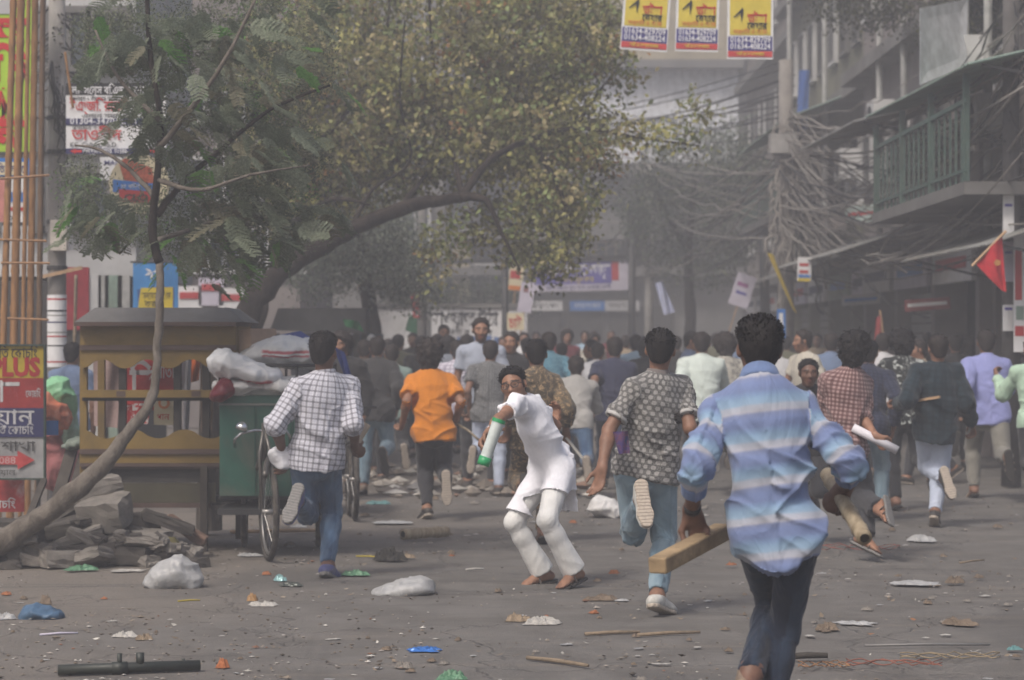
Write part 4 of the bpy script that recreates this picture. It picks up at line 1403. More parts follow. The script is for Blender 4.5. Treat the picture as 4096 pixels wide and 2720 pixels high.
def leaves(C, Ls, rs, aspect=.6, droop=.6):
    """diamond leaves folded a little along the midrib: C centres (n,3)"""
    n = len(C)
    d = rs.normal(0, 1, (n, 3)); d[:, 2] -= droop * 1.3; d /= np.linalg.norm(d, axis=1)[:, None]
    nr = rs.normal(0, 1, (n, 3)); nr[:, 2] += .6
    s = np.cross(d, nr); s /= np.linalg.norm(s, axis=1)[:, None]
    up = np.cross(s, d)
    L = Ls[:, None]; w = L * aspect * .5
    b = C - d * L * .5; t = C + d * L * .5
    l = C - d * L * .05 + s * w + up * w * .35; r = C - d * L * .05 - s * w + up * w * .35
    V = np.stack([b, r, t, l], 1).reshape(-1, 3)
    i = np.arange(n)[:, None] * 4 + np.arange(4)[None, :]
    return V, i
def crown(name, parent, blobs, nclust, per, size, pal, seed, spread=.13, aspect=.6, droop=.6, mat_=None, loc0=None):
    """blobs: (px, py, d, rx px, ry px, rd m, weight)"""
    rs = np.random.RandomState(seed)
    w = np.array([b[6] for b in blobs], float); w /= w.sum()
    ids = rs.choice(len(blobs), nclust, p=w)
    C = []
    for i in ids:
        px, py, d, rx, ry, rd, _ = blobs[i]
        while True:
            q = rs.uniform(-1, 1, 3)
            if (q ** 2).sum() < 1: break
        q = q / max(1e-3, np.linalg.norm(q)) * (np.linalg.norm(q) ** .75)
        C.append(A(P(px + q[0] * rx, py + q[1] * ry, d + q[2] * rd)))
    C = np.array(C)
    CC = np.repeat(C, per, 0) + rs.normal(0, spread, (nclust * per, 3)) * A((1, 1, .8))
    Ls = rs.uniform(size * .65, size * 1.25, len(CC))
    V, Q = leaves(CC, Ls, rs, aspect, droop)
    cc = pick_cols(nclust, pal, rs)
    col = np.repeat(cc, per, 0) * rs.uniform(.75, 1.25, (len(CC), 1))
    col = np.clip(col, 0, 1)
    col = np.repeat(np.concatenate([col, np.ones((len(col), 1))], 1), 4, 0)
    o = np_mesh(name, V - (A(loc0) if loc0 is not None else 0), Q, mat_ or LEAF, parent, {'lc': ('FLOAT_COLOR', col)})
    o["kind"] = "stuff"
    return o, C
def branch(pts, r, name, mat_, parent, loc0, n=9, wob=.0, rs=None):
    """pts (px, py, d)"""
    W = [P(*q) for q in pts]
    # smooth resample
    out, rr = [], []
    m = len(W)
    for i in range(m - 1):
        p0, p1, p2, p3 = W[max(0, i - 1)], W[i], W[i + 1], W[min(m - 1, i + 2)]
        for k in range(5):
            t = k / 5
            out.append(.5 * ((2 * p1) + (p2 - p0) * t + (2 * p0 - 5 * p1 + 4 * p2 - p3) * t * t + (3 * p1 - p0 - 3 * p2 + p3) * t ** 3))
            rr.append(r[i] + (r[i + 1] - r[i]) * t)
    out.append(W[-1]); rr.append(r[-1])
    rs = rs or random.Random(len(pts))
    out = [p + Vector((rs.uniform(-1, 1), rs.uniform(-1, 1), rs.uniform(-1, 1))) * .18 * q for p, q in zip(out, rr)]
    rr = [q * rs.uniform(.92, 1.10) for q in rr]
    mb = MB(); mb.tube([tuple(p - Vector(loc0)) for p in out], rr, n)
    return mb.build(name, mat_, parent, True)

# ---- big leaning tree whose bough hangs over the street
base = P(226, 485, 27); base.z = 0
T2 = empty("tree", tuple(base)); tag(T2, "large leaning tree with dark trunk and yellowing leaves arching over the street", "tree")
b0 = tuple(base)
branch([(226, 490, 27), (230, 420, 27), (236, 350, 27), (250, 308, 27), (290, 265, 27), (345, 234, 27.1), (400, 209, 27.2), (462, 197, 27.3)], [.20, .18, .165, .15, .11, .095, .08, .06], "trunk", BARK_D, T2, b0, 12)
BR = [([(236, 350, 27), (262, 318, 27.3), (268, 280, 27.6), (285, 230, 27.6), (300, 160, 27.8), (310, 60, 28), (312, -40, 28)], [.10, .08, .06, .04, .03, .025, .02]),
      ([(462, 197, 27.3), (456, 165, 27.3), (440, 110, 27.3), (432, 50, 27.4), (428, -40, 27.5)], [.05, .04, .032, .026, .02]),
      ([(462, 197, 27.3), (490, 160, 27.6), (530, 140, 28), (575, 128, 28), (640, 138, 28), (700, 146, 28)], [.05, .04, .032, .025, .016, .007]),
      ([(350, 232, 27.1), (372, 190, 26.8), (410, 160, 26.5), (400, 100, 26.3), (405, 20, 26.2)], [.035, .03, .025, .02, .012]),
      ([(400, 209, 27.2), (430, 170, 27.8), (480, 120, 28.4), (510, 60, 28.8), (530, -20, 29)], [.04, .032, .025, .02, .012]),
      ([(462, 197, 27.3), (485, 200, 27.2), (500, 230, 27.2), (520, 270, 27.2)], [.06, .04, .025, .01]),
      ([(530, 140, 28), (555, 180, 28), (570, 230, 28), (560, 275, 28)], [.04, .03, .018, .008]),
      ([(300, 160, 27.8), (340, 120, 27.4), (380, 60, 27.2), (390, 0, 27)], [.05, .035, .025, .015]),
      ([(575, 128, 28), (600, 90, 28.4), (625, 60, 28.6)], [.03, .02, .01]),
      ([(285, 230, 27.6), (330, 200, 26.6), (370, 205, 26.3)], [.05, .03, .012]),
      ([(480, 120, 28.4), (540, 90, 28.6), (590, 50, 28.8)], [.035, .025, .01])]
for bi, (pts, r) in enumerate(BR):
    if bi in (0, 1, 3, 4, 7, 8, 10): pts = [(x, y, d + 1.5 * min(1, i / 2)) for i, (x, y, d) in enumerate(pts)]; r = [r[0]] + [q * .7 for q in r[1:]]
    branch(pts, r, "branch", BARK_D, T2, b0, 8)
PAL2 = [(3, (.27, .275, .12)), (2.6, (.20, .19, .11)), (2.6, (.39, .37, .14)), (1.6, (.42, .36, .19)), (1.4, (.12, .115, .08)), (.4, (.38, .21, .09)), (1.6, (.24, .29, .12))]
BL2 = [(410, 45, 29.2, 190, 100, 1.5, 9), (330, 95, 28.8, 105, 95, 1.2, 5), (540, 35, 29.4, 100, 62, 1.4, 4.4), (520, 120, 28.8, 90, 48, 1.0, 3.6),
       (560, 170, 28.4, 52, 52, .7, 1.5), (545, 232, 28.2, 46, 50, .6, 1.4), (430, 140, 28.8, 115, 48, 1.0, 3.8), (447, 255, 27.6, 20, 42, .3, .28),
       (640, 138, 28, 55, 16, .3, .32), (350, 185, 28.6, 80, 30, .5, 1.4), (290, 190, 28.6, 55, 50, .6, 1.4), (620, 50, 29.2, 22, 45, .6, .4), (500, 225, 29.0, 34, 34, .5, .5), (695, 128, 28, 9, 26, .2, .10)]
crown("crown", T2, BL2, 2250, 22, .080, PAL2, 5, .12, .66, .5, None, b0)

# ---- small feathery tree leaning out of the rubble
base = G(-14, 568); T1 = empty("tree", tuple(base)); tag(T1, "slim feathery leaved tree with bent grey trunk leaning over the rubble", "tree"); b1 = tuple(base)
dd = base.y
branch([(-30, 560, dd + .1), (10, 537, dd + .1), (50, 510, dd), (98, 470, dd - .1), (122, 440, dd - .1), (147, 408, dd - .1), (155, 385, dd - .05), (158, 340, dd), (160, 300, dd), (159, 262, dd)], [.095, .085, .075, .06, .048, .036, .033, .030, .029, .028], "trunk", BARK_G, T1, b1, 12)
branch([(159, 262, dd), (152, 230, dd), (157, 180, dd), (160, 120, dd + .1), (150, 50, dd + .2), (146, -30, dd + .3)], [.030, .029, .026, .022, .018, .014], "trunk", BARK_D, T1, b1, 10)
for pts, r in [([(157, 215, dd), (185, 180, dd + .2), (220, 150, dd + .4), (270, 110, dd + .5), (330, 85, dd + .6)], [.028, .022, .018, .013, .007]),
               ([(158, 150, dd), (190, 110, dd - .2), (225, 60, dd - .3), (255, 0, dd - .3)], [.024, .02, .015, .01]),
               ([(157, 200, dd), (130, 170, dd + .3), (100, 150, dd + .5), (75, 145, dd + .6)], [.022, .016, .012, .006]),
               ([(160, 120, dd), (120, 80, dd), (95, 30, dd)], [.02, .014, .008]),
               ([(158, 240, dd), (190, 230, dd + .3), (240, 215, dd + .6), (290, 225, dd + .7)], [.022, .017, .012, .006]),
               ([(158, 180, dd), (200, 190, dd - .3), (250, 175, dd - .3), (310, 165, dd - .2)], [.02, .015, .01, .005])]:
    branch(pts, r, "branch", BARK_G if r[0] < .025 else BARK_D, T1, b1, 7)
def frond_mesh(seed):
    rs = np.random.RandomState(seed)
    V, Q, Cc = [], [], []
    L = .30; npn = 9
    base_c = A([(.21, .24, .17), (.18, .21, .145), (.225, .255, .185), (.15, .30, .085), (.20, .19, .13)][seed % 5])
    def quad(a, b, c, d, col):
        k = len(V); V.extend([a, b, c, d]); Q.append((k, k + 1, k + 2, k + 3)); Cc.extend([col] * 4)
    def ctr(t): return A((0, L * t, -.10 * t * t))
    for i in range(8):
        a, b = ctr(i / 8), ctr((i + 1) / 8); w = A((.0025, 0, 0)); quad(a - w, a + w, b + w, b - w, np.append(base_c * .8, 1))
    for i in range(npn):
        t = .22 + .78 * i / (npn - 1)
        for sg in (-1, 1):
            pl = .115 * (1 - .45 * abs(t - .55) / .55) * rs.uniform(.85, 1.1)
            d0 = nrm(A((sg * .85, .55, -.12 + rs.normal(0, .08)))); p0 = ctr(t)
            nl = 13
            for j in range(nl):
                u = (j + .6) / nl
                c = p0 + d0 * pl * u + A((0, 0, -.35)) * (pl * u) ** 2
                for s2 in (-1, 1):
                    dl = nrm(np.cross(d0, A((0, 0, 1))) * s2 + d0 * .45 + A((0, 0, rs.normal(-.1, .12))))
                    e = c + dl * .018; n_ = d0 * .0046
                    quad(c - n_, c + n_, e + n_ * .7, e - n_ * .7, np.append(np.clip(base_c * rs.uniform(.75, 1.35), 0, 1), 1))
    V = A(V); Q = np.array(Q)
    o = np_mesh("frond", V, Q, FROND, T1, {'lc': ('FLOAT_COLOR', np.array(Cc))})
    me = o.data; bpy.data.objects.remove(o); return me
FM = [frond_mesh(i) for i in range(5)]
rs = np.random.RandomState(26)
FB_ = [(250, 60, dd + .3, 85, 70, .8, 3), (150, 38, dd + .2, 75, 40, .7, 2.2), (240, 150, dd + .3, 90, 55, .7, 3), (85, 190, dd + .3, 22, 30, .4, .5), (190, 225, dd + .3, 70, 35, .5, 1.7), (270, 215, dd + .5, 62, 38, .5, 1.4), (105, 228, dd + .2, 40, 18, .3, .6), (150, 112, dd, 26, 30, .4, .5), (215, 262, dd + .4, 34, 20, .3, .4)]
wts = np.array([b[6] for b in FB_]); wts = wts / wts.sum()
for i in range(300):
    bl = FB_[rs.choice(len(FB_), p=wts)]
    q = rs.normal(0, .5, 3).clip(-1.1, 1.1)
    px, py, d = bl[0] + q[0] * bl[3], bl[1] + q[1] * bl[4], bl[2] + q[2] * bl[5]
    p = P(px, py, d)
    k = rs.choice(5, p=[.33, .24, .24, .09, .10])
    o = bpy.data.objects.new("frond", FM[k]); COL.objects.link(o); o.parent = T1
    o.location = p - Vector(b1)
    az = math.degrees(math.atan2(px - 165, 30)) + rs.normal(0, 55)
    o.rotation_euler = (math.radians(rs.normal(-24, 18)), math.radians(rs.normal(0, 25)), math.radians(-az))
    sc = rs.uniform(.55, .95); o.scale = (sc, sc, sc)
# a finer mass of the same foliage behind the single fronds
crown("crown", T1, [(b[0], b[1], b[2] + .7, b[3] * 1.05, b[4] * 1.05, .4, b[6]) for b in FB_], 1500, 28, .034, [(3, (.15, .17, .115)), (2, (.10, .115, .08)), (1, (.20, .22, .15)), (.4, (.14, .26, .08))], 8, .055, .3, .3, FROND, b1)

# ---- dusty tree below the bough, hazy tree up the street, foliage on the upper right
def far_tree(bpx, d, label, trunk, blobs, n, per, size, pal, seed):
    b = P(bpx, 340, d); b.z = 0
    T = empty("tree", tuple(b)); tag(T, label, "tree")
    for pts, r in trunk: branch(pts, r, "trunk" if r[0] > .09 else "branch", BARK_D, T, tuple(b), 8)
    crown("crown", T, blobs, n, per, size, pal, seed, size * 2.2, .5, .7, None, tuple(b))
    return T
far_tree(372, 38, "dusty grey green tree drooping below the dark bough", [([(372, 445, 38), (372, 340, 38), (365, 280, 38), (360, 230, 38)], [.16, .14, .11, .06])],
    [(360, 245, 38, 62, 42, .9, 3), (395, 265, 38, 42, 38, .7, 2), (320, 265, 38.3, 40, 35, .7, 1.5), (350, 215, 38, 60, 25, .8, 1.5), (415, 290, 38, 30, 22, .5, .8)], 800, 20, .07, [(2, (.20, .225, .175)), (2, (.14, .16, .125)), (1, (.25, .275, .22))], 31)
far_tree(700, 60, "hazy dark green tree in front of the shutter shop", [([(690, 404, 60), (690, 320, 60), (688, 250, 60), (695, 180, 60)], [.17, .14, .11, .06]), ([(688, 250, 60), (660, 200, 60), (640, 150, 60)], [.07, .05, .03])],
    [(705, 170, 60, 66, 52, 1.8, 3), (658, 205, 60, 36, 46, 1.3, 1.5), (738, 200, 60, 40, 62, 1.3, 2.0), (700, 250, 60, 52, 34, 1.2, 1.3)], 640, 18, .12, [(2, (.11, .14, .095)), (2, (.075, .095, .07)), (.8, (.17, .19, .11))], 32)
far_tree(1000, 33, "dark leafy creeper tree at the upper right corner", [([(1012, 460, 33), (1008, 300, 33), (1004, 150, 33), (1000, 40, 33)], [.09, .08, .07, .04])],
    [(1000, 20, 33, 40, 45, .8, 2), (960, 15, 33.4, 40, 28, .7, 1), (870, 5, 36, 60, 25, .7, 1.2)], 420, 18, .07, [(2, (.06, .065, .04)), (2, (.04, .042, .03)), (.5, (.14, .14, .05))], 33)
far_tree(478, 66, "low hedge tree growing over the graffiti wall", [([(478, 400, 66), (478, 330, 66), (480, 290, 66)], [.11, .10, .06])],
    [(478, 300, 66, 48, 14, .8, 2), (430, 302, 66, 30, 12, .6, 1), (505, 305, 66, 26, 10, .6, 1)], 260, 16, .11, [(2, (.07, .09, .05)), (2, (.05, .06, .04))], 34)
# ------------------------------------------------------------------ signs
class Sign:
    """flat board whose layout is given in frame pixels at depth d (local x right, z up, front faces -y)"""
    def __init__(s, name, px0, py0, px1, py1, d, label, cat, mat_, thick=.025, yaw=0.0, roll=0.0, group=None):
        s.k = d / F; s.px0, s.py1 = px0, py1
        o = P(px0, py1, d)
        s.root = empty(name, tuple(o)); s.root.rotation_euler = (0, math.radians(roll), math.radians(yaw))
        tag(s.root, label, cat, group)
        w, h = (px1 - px0) * s.k, (py1 - py0) * s.k; s.w, s.h = w, h
        m = MB(); m.box((w / 2, thick / 2, h / 2), (w, thick, h)); s.board = m.build("board", mat_, s.root)
        s.n = 0
    def band(s, px0, py0, px1, py1, mat_, name="print_band", lift=None):
        s.n += 1
        lift = lift or .0025 + .0012 * s.n
        x0, z0 = (px0 - s.px0) * s.k, (s.py1 - py1) * s.k; x1, z1 = (px1 - s.px0) * s.k, (s.py1 - py0) * s.k
        m = MB(); m.box(((x0 + x1) / 2, -lift / 2, (z0 + z1) / 2), (x1 - x0, lift, z1 - z0)); return m.build(name, mat_, s.root)
    def text(s, px, py, body, hpx, mat_, wpx=None, bold=.01):
        s.n += 1
        return text(body, hpx * s.k / .62, mat_, s.root, ((px - s.px0) * s.k, -.004 - .0012 * s.n, (s.py1 - py) * s.k), wpx * s.k if wpx else None, bold=bold)
    def poly(s, pts, mat_, name="emblem"):
        s.n += 1
        l = -.004 - .0012 * s.n
        return mesh_obj(name, [((x - s.px0) * s.k, l, (s.py1 - y) * s.k) for x, y in pts], [tuple(range(len(pts)))[::-1]], mat_, s.root)
    def frame(s, mat_, t=.02):
        m = MB(); w, h = s.w, s.h
        m.box((w / 2, 0, h + t / 2), (w + 2 * t, .05, t)); m.box((w / 2, 0, -t / 2), (w + 2 * t, .05, t)); m.box((-t / 2, 0, h / 2), (t, .05, h)); m.box((w + t / 2, 0, h / 2), (t, .05, h))
        return m.build("frame", mat_, s.root)

# tall lime billboard with red letters
s = Sign("billboard", -16, -30, 33, 152, 23.5, "tall lime green billboard with big red letters behind the bamboo poles", "billboard", LIME_S)
for i, (ch, py) in enumerate((("ক্ত", 44), ("র্ণি", 80), ("পু", 116), ("নি", 146))):
    s.text(-6, py, ["ভ", "ি ণ", "গূ", "ন"][i], 24, LTEXT_R, 36, .05)
s.band(-16, -30, 16, 14, GREY_S, "grey_patch"); s.frame(DARK_M)
s = Sign("small_board", -14, 158, 30, 176, 23.4, "small blue and yellow board under the lime billboard", "sign", BLUE_S); s.band(-12, 162, 28, 175, CREAM_S); s.text(-8, 173, "ভিত চলছে", 7, LTEXT_B, 34)
s = Sign("poster_panel", -4, 178, 24, 222, 24.5, "faded pink and white poster panel behind the bamboo poles", "poster", WHITE_S)
s.band(-4, 178, 6, 222, mat("poster_pink", (.5, .2, .18), .8)); s.band(8, 192, 24, 202, BLUE_S); s.band(8, 207, 24, 211, RED_S); s.text(8, 220, "১২", 6, LTEXT_K)
s = Sign("grey_board", 2, 226, 33, 262, 25, "pale blue grey board behind the bamboo poles", "board", GREY_S)
# white coaching board on the concrete pole
s = Sign("signboard", 66, 83, 166, 154, 23.6, "white signboard with black and navy bands fixed to the concrete pole", "sign", WHITE_S)
s.band(66, 83, 166, 95, BLACK_S); s.text(72, 94, "লাইসেন্স বি.এড. কোচিং", 7, LTEXT_W, 80)
s.text(72, 101, "পদার্থ + উচ্চতর গণিত", 4, LTEXT_K, 46, .0)
s.text(70, 111, "ইঞ্জি. রাসিন", 9, LTEXT_R, 60); s.text(82, 118, "এলেন স্যার", 4, LTEXT_K, 40, .0)
s.band(66, 118.5, 166, 125, NAVY_S); s.text(70, 124, "01304-347012, 01", 5.5, LTEXT_W, 66)
s.text(72, 130, "রসায়ন + জীব", 4, LTEXT_K, 40, .0); s.text(72, 140, "তাওহীদ", 9.5, LTEXT_R, 50); s.text(70, 147, "KC. Collage, Ph.D", 4.2, LTEXT_K, 46)
s.band(66, 148.5, 166, 154, NAVY_S); s.text(83, 153.2, "লক্ষ্মীবাজার, 01586-", 4, LTEXT_W, 46)
s.poly([(70, 151.2), (76, 148.7), (76, 150), (82, 150), (82, 152.6), (76, 152.6), (76, 153.8)], LTEXT_R, "arrow")
s.poly([(158, 151.2), (154, 148.9), (154, 150), (148, 150), (148, 152.6), (154, 152.6), (154, 153.6)], LTEXT_R, "arrow")
# small white board with blue lettering behind it, and the round sign
s = Sign("white_board", 100, 157, 140, 180, 26.2, "small white board with blue lettering behind the round sign", "sign", WHITE_S); s.text(104, 165, "MAINA", 4, LTEXT_B, 24)
d = 25.0; c = P(139, 184, d); r_ = 30 * d / F
rt_ = empty("round_sign", tuple(c)); tag(rt_, "round cream sign with blue and red bands partly hidden by the slim trunk", "sign")
m = MB(); m.tube([(0, 0, 0), (0, .06, 0)], r_, 40); m.build("disc", CREAM_S, rt_)
k = d / F
def rp(pts, mt, lift, name="print_band"): mesh_obj(name, [((x - 139) * k, -lift, (184 - y) * k) for x, y in pts], [tuple(range(len(pts)))[::-1]], mt, rt_)
rp([(119, 163), (125, 158), (152, 168), (155, 185), (124, 180)], mat("print_brick_red", (.42, .10, .05), .7, .2, 0, .5, 30), .004)
rp([(113, 179.5), (158, 184), (158, 196), (113, 192)], BLUE_S, .006); rp([(119, 189), (156, 192), (156, 205), (119, 201)], RED_S, .008)
text("CLO", .10, LTEXT_K, rt_, ((124 - 139) * k, -.011, (184 - 201) * k), 24 * k, bold=.03); text("চা বিড়ি", .06, LTEXT_W, rt_, ((121 - 139) * k, -.010, (184 - 188.5) * k), 22 * k)
m = MB(); m.tube([(0, .05, r_ * .9), (0, .05, r_ + .35)], .02, 6); m.build("bracket", DARK_M, rt_)
# blue banner with yellow panel
s = Sign("banner", 133, 262, 178, 317, 27.0, "blue hanging banner with yellow panel above the cart roof", "banner", mat("banner_sky_blue", (.05, .24, .55), .6, .3, 0, .15, 4))
s.poly([(137, 289.5), (147, 288), (160.0, 286), (174, 287.5), (174, 313), (139, 314)], mat("banner_rim_blue", (.03, .10, .30), .7))
s.poly([(141, 288), (173, 287), (173, 313), (137.5, 311.5)], YEL_S, "yellow_panel")
s.text(142, 299.5, "ফ্লেক্সি লোড", 6.5, LTEXT_K, 29, .01); s.text(145, 307, "করান", 5.5, LTEXT_K, 18, .01)
for a in (200, 150, 260, 20):
    ca, sa = math.cos(math.radians(a)), math.sin(math.radians(a)); x, y = 152.5, 272.5
    s.poly([(x, y), (x + ca * 4 - sa * 1.4, y - sa * 4 - ca * 1.4), (x + ca * 8.5, y - sa * 8.5), (x + ca * 4 + sa * 1.4, y - sa * 4 + ca * 1.4)], LTEXT_W, "emblem")
m = MB(); m.tube([(-.03, 0, s.h), (s.w + .03, 0, s.h)], .012, 6); m.build("top_rod", DARK_M, s.root)
# coaching stand sign at the left edge
YEL_D = mat("sign_yellow_dark", (.36, .27, .02), .6); RED_D = mat("sign_red_dark", (.25, .022, .022), .6); GREY_D = mat("sign_grey_dark", (.27, .27, .275), .6); LW_D = mat("letter_white_dark", (.45, .45, .46), .6); LR_D = mat("letter_red_dark", (.30, .02, .02), .6)  # darker versions of the sign colours for the stand sign
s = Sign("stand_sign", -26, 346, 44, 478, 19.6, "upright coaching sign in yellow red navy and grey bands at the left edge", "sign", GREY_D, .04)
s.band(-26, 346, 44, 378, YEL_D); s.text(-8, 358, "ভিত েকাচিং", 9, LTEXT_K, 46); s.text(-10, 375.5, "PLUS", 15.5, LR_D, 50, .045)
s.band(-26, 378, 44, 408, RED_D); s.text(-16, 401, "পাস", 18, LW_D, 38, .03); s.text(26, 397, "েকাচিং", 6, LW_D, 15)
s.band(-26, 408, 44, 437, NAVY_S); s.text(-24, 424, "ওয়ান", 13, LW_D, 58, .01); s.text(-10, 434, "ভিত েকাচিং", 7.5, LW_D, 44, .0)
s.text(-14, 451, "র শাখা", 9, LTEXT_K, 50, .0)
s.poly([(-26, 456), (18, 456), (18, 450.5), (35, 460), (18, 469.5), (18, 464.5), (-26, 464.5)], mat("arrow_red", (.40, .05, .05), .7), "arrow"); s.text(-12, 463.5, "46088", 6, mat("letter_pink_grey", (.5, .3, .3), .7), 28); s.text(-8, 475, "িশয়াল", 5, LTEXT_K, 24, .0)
s.frame(mat("sign_frame_dark_green", (.03, .05, .04), .6), .015)
for x in (.1, s.w - .05):
    m = MB(); m.box((x, .03, -.24), (.03, .03, .48)); m.build("leg", DARK_M, s.root)

# ------------------------------------------------------------------ hanging yellow posters on a string
st = MB(); a, b = P(560, -28, 25.5), P(820, -40, 25.5); pts = [a.lerp(b, i / 14) - Vector((0, 0, .14 * math.sin(math.pi * i / 14))) for i in range(15)]
st.tube(pts, .006, 5); tag(st.build("string", DARK_M), "string across the street that the yellow posters hang from", "string")
def hang_poster(px0, py1, wpx, hpx, roll, label):
    s = Sign("hanging_poster", px0, py1 - hpx, px0 + wpx, py1, 25.5, label, "poster", WHITE_S, .006, 0, roll, "yellow posters on the string")
    x0, x1 = px0, px0 + wpx
    s.band(x0 + 2.5, py1 - hpx + 3, x1 - 2.5, py1 - 24, mat("poster_yellow", (.58, .46, .05), .45, .5, 0, .12, 6, .2))
    s.band(x0 + 1, py1 - 22.5, x1 - 1, py1 - 8.5, mat("poster_indigo", (.055, .05, .22), .45, .5)); s.band(x0 + .8, py1 - 8, x1 - .8, py1 - 2.2, mat("poster_red", (.50, .05, .05), .45, .5))
    s.text(x0 + 20, py1 - 37, "মাইকা", 7.5, LTEXT_R, 20, .03); s.text(x0 + 20, py1 - 30, "েকয়ার", 6, LTEXT_K, 20, .02)
    s.text(x0 + 6, py1 - 25.5, "সার্ভিস ও হোম", 3.6, ORNG_S, 34, .01)
    for i in (0, 1): s.text(x0 + 3, py1 - 16.6 + i * 6.6, ("01634-829709", "01634-408224")[i], 5.2, LTEXT_W, wpx - 6, .01)
    s.text(x0 + 9, py1 - 3.6, "হাজী রোড চকবাজার", 3, LTEXT_Y, wpx - 18)
    s.poly([(x0 + 6, py1 - 42), (x0 + 13, py1 - 49), (x0 + 15, py1 - 52), (x0 + 16, py1 - 48), (x0 + 14, py1 - 36), (x0 + 13, py1 - 46), (x0 + 6.5, py1 - 41)], LTEXT_K)
    m = MB()
    for x in (.06, s.w - .06): m.tube([(x, 0, s.h), (x, 0, s.h + .12)], .004, 4)
    m.build("tie", DARK_M, s.root)
hang_poster(620, 49, 47, 80, 4, "leftmost of the three yellow posters, tilted, hanging at the top")
hang_poster(675, 51, 43, 80, 1.5, "middle one of the three yellow posters hanging at the top")
hang_poster(727, 59, 46, 90, 0.5, "rightmost and lowest of the three yellow posters hanging at the top")

# ------------------------------------------------------------------ banners, flags and placards in the distance
s = Sign("street_banner", 532, 262, 632, 292, 62, "long purple banner with white letters spanning the far street", "banner", PALE_S, .02, 0, -1.2)
s.band(533, 263, 612, 285, PURP_S); s.text(549, 276, "নাট ডালডরের ওডাডুর", 9.5, LTEXT_W, 62, .03); s.text(556, 283, "ও সকল নতুন বছর", 4.5, LTEXT_Y, 38); s.band(612, 263, 619, 282, RED_S); s.text(545, 290, "আয়োজনে যুব সংঘ এলাকা বাসী", 3, LTEXT_B, 66, .0)
def pole_thing(name, px, d, r, py_top, label, cat="pole", mat_=CONC, lean=0):
    b = P(px, 340, d); b.z = 0; top = P(px + lean, py_top, d)
    o = empty(name, tuple(b)); tag(o, label, cat)
    m = MB(); m.tube([(0, 0, 0), (top.x - b.x, 0, top.z)], [r, r * .8], 14); m.build("shaft", mat_, o, True)
    return o
pole_thing("gate_post", 505, 45.5, .07, 255, "dark gate post right of the graffiti wall", "post", DARK_M)
pole_thing("gate_post", 632, 62, .11, 232, "dark post at the end of the purple banner", "post", DARK_M)
bm = MB(); a, b = P(436, 262, 62), P(640, 257, 62); bm.bar(a, b, .12, .12); tag(bm.build("gantry_beam", DARK_M), "long dark beam above the purple banner", "beam")
def placard(px0, py0, px1, py1, d, label, mat_, bands, roll=0, stick=True, txt=None):
    s = Sign("placard", px0, py0, px1, py1, d, label, "placard", mat_, .012, 0, roll)
    for b in bands: s.band(*b)
    if txt: s.text(*txt)
    if stick:
        m = MB(); m.tube([(s.w / 2, .02, s.h * .8), (s.w / 2, .02, -.9)], .014, 6); m.build("stick", WOOD_Y0, s.root)
    return s
WOOD_Y0 = mat("stick_wood", (.42, .28, .17), .75, .2, 0, .3, 9, .3)
placard(508, 266, 522, 290, 46, "red and orange placard beside the purple banner", CREAM_S, [(509, 270, 519, 278, RED_S), (508.5, 285, 521, 289.5, ORNG_S)], 5)
placard(517, 281, 531, 311, 44, "pale violet placard tilted on a stick near the crowd", PALE_S, [(520, 286, 525, 291, mat("stamp_brown", (.25, .12, .12), .8))], 9)
placard(507, 313, 524, 330, 44, "cream placard with red scrawl above the crowd", CREAM_S, [], 0, True, (509, 328, "চাই", 9, LTEXT_R, 13))
placard(728, 270, 748, 303, 50, "pale violet paper placard with purple print by the cable pole", PALE_S, [(731, 279, 742, 283, mat("print_magenta", (.25, .07, .22), .8)), (732, 288, 743, 291, PURP_S)], 18)
placard(797, 257, 811, 281, 38, "small white sign with red blue and yellow stripes hanging from cables", WHITE_S, [(799, 263, 808, 266, RED_S), (799, 270, 808, 273, RED_S), (798, 274.5, 810, 277.5, BLUE_S), (798, 278, 810, 281, YEL_S)], 2, False)
s = placard(777, 309, 785.5, 338, 38, "narrow blue and white vertical sign below the yellow pennant", BLUE_S, [(779, 313, 783, 328, WHITE_S)], 0, True)
s = placard(413.5, 293, 420, 318, 44.5, "narrow red vertical sign with white letters on the far pole", RED_S, [], -6, False, (415, 316, "CO", 5, LTEXT_W, 4))
def flag(name, pts, d, label, mat_, pole=None, cat="flag", wave=.06, mat2=None):
    """pts: four pixel corners; cloth sheet with waves and thickness"""
    n = 10; V = []; c = [P(x, y, d) for x, y in pts]
    for side in (0, .006):
        for i in range(n + 1):
            for j in range(n + 1):
                u, v = i / n, j / n
                p = c[0] * (1 - u) * (1 - v) + c[1] * u * (1 - v) + c[2] * u * v + c[3] * (1 - u) * v
                V.append((p.x, p.y + wave * math.sin(u * 7 + v * 3) * (.3 + u) + side, p.z))
    Fc = []; N_ = (n + 1) ** 2
    for i in range(n):
        for j in range(n):
            a = i * (n + 1) + j; Fc.append((a, a + 1, a + n + 2, a + n + 1)); Fc.append((a + N_, a + N_ + n + 1, a + N_ + n + 2, a + N_ + 1))
    o = empty(name, tuple(c[0])); tag(o, label, cat)
    k = mesh_obj("cloth", [tuple(Vector(v) - c[0]) for v in V], Fc, mat_, o, True)
    if pole:
        a, b = P(pole[0], pole[1], d), P(pole[2], pole[3], d); m = MB(); m.tube([a - c[0], b - c[0]], .016, 6); m.build("flagpole", WOOD_Y0, o)
    return o
flag("pennant", [(767, 252), (774, 255), (797, 314), (793, 310)], 40, "long yellow pennant drooping beside the cable pole", mat("cloth_yellow", (.46, .34, .03), .85))
flag("flag", [(655, 283), (663, 281.5), (675, 312), (664, 315)], 40, "pale blue white flag hanging limp above the crowd", mat("cloth_pale_blue", (.42, .45, .60), .85))
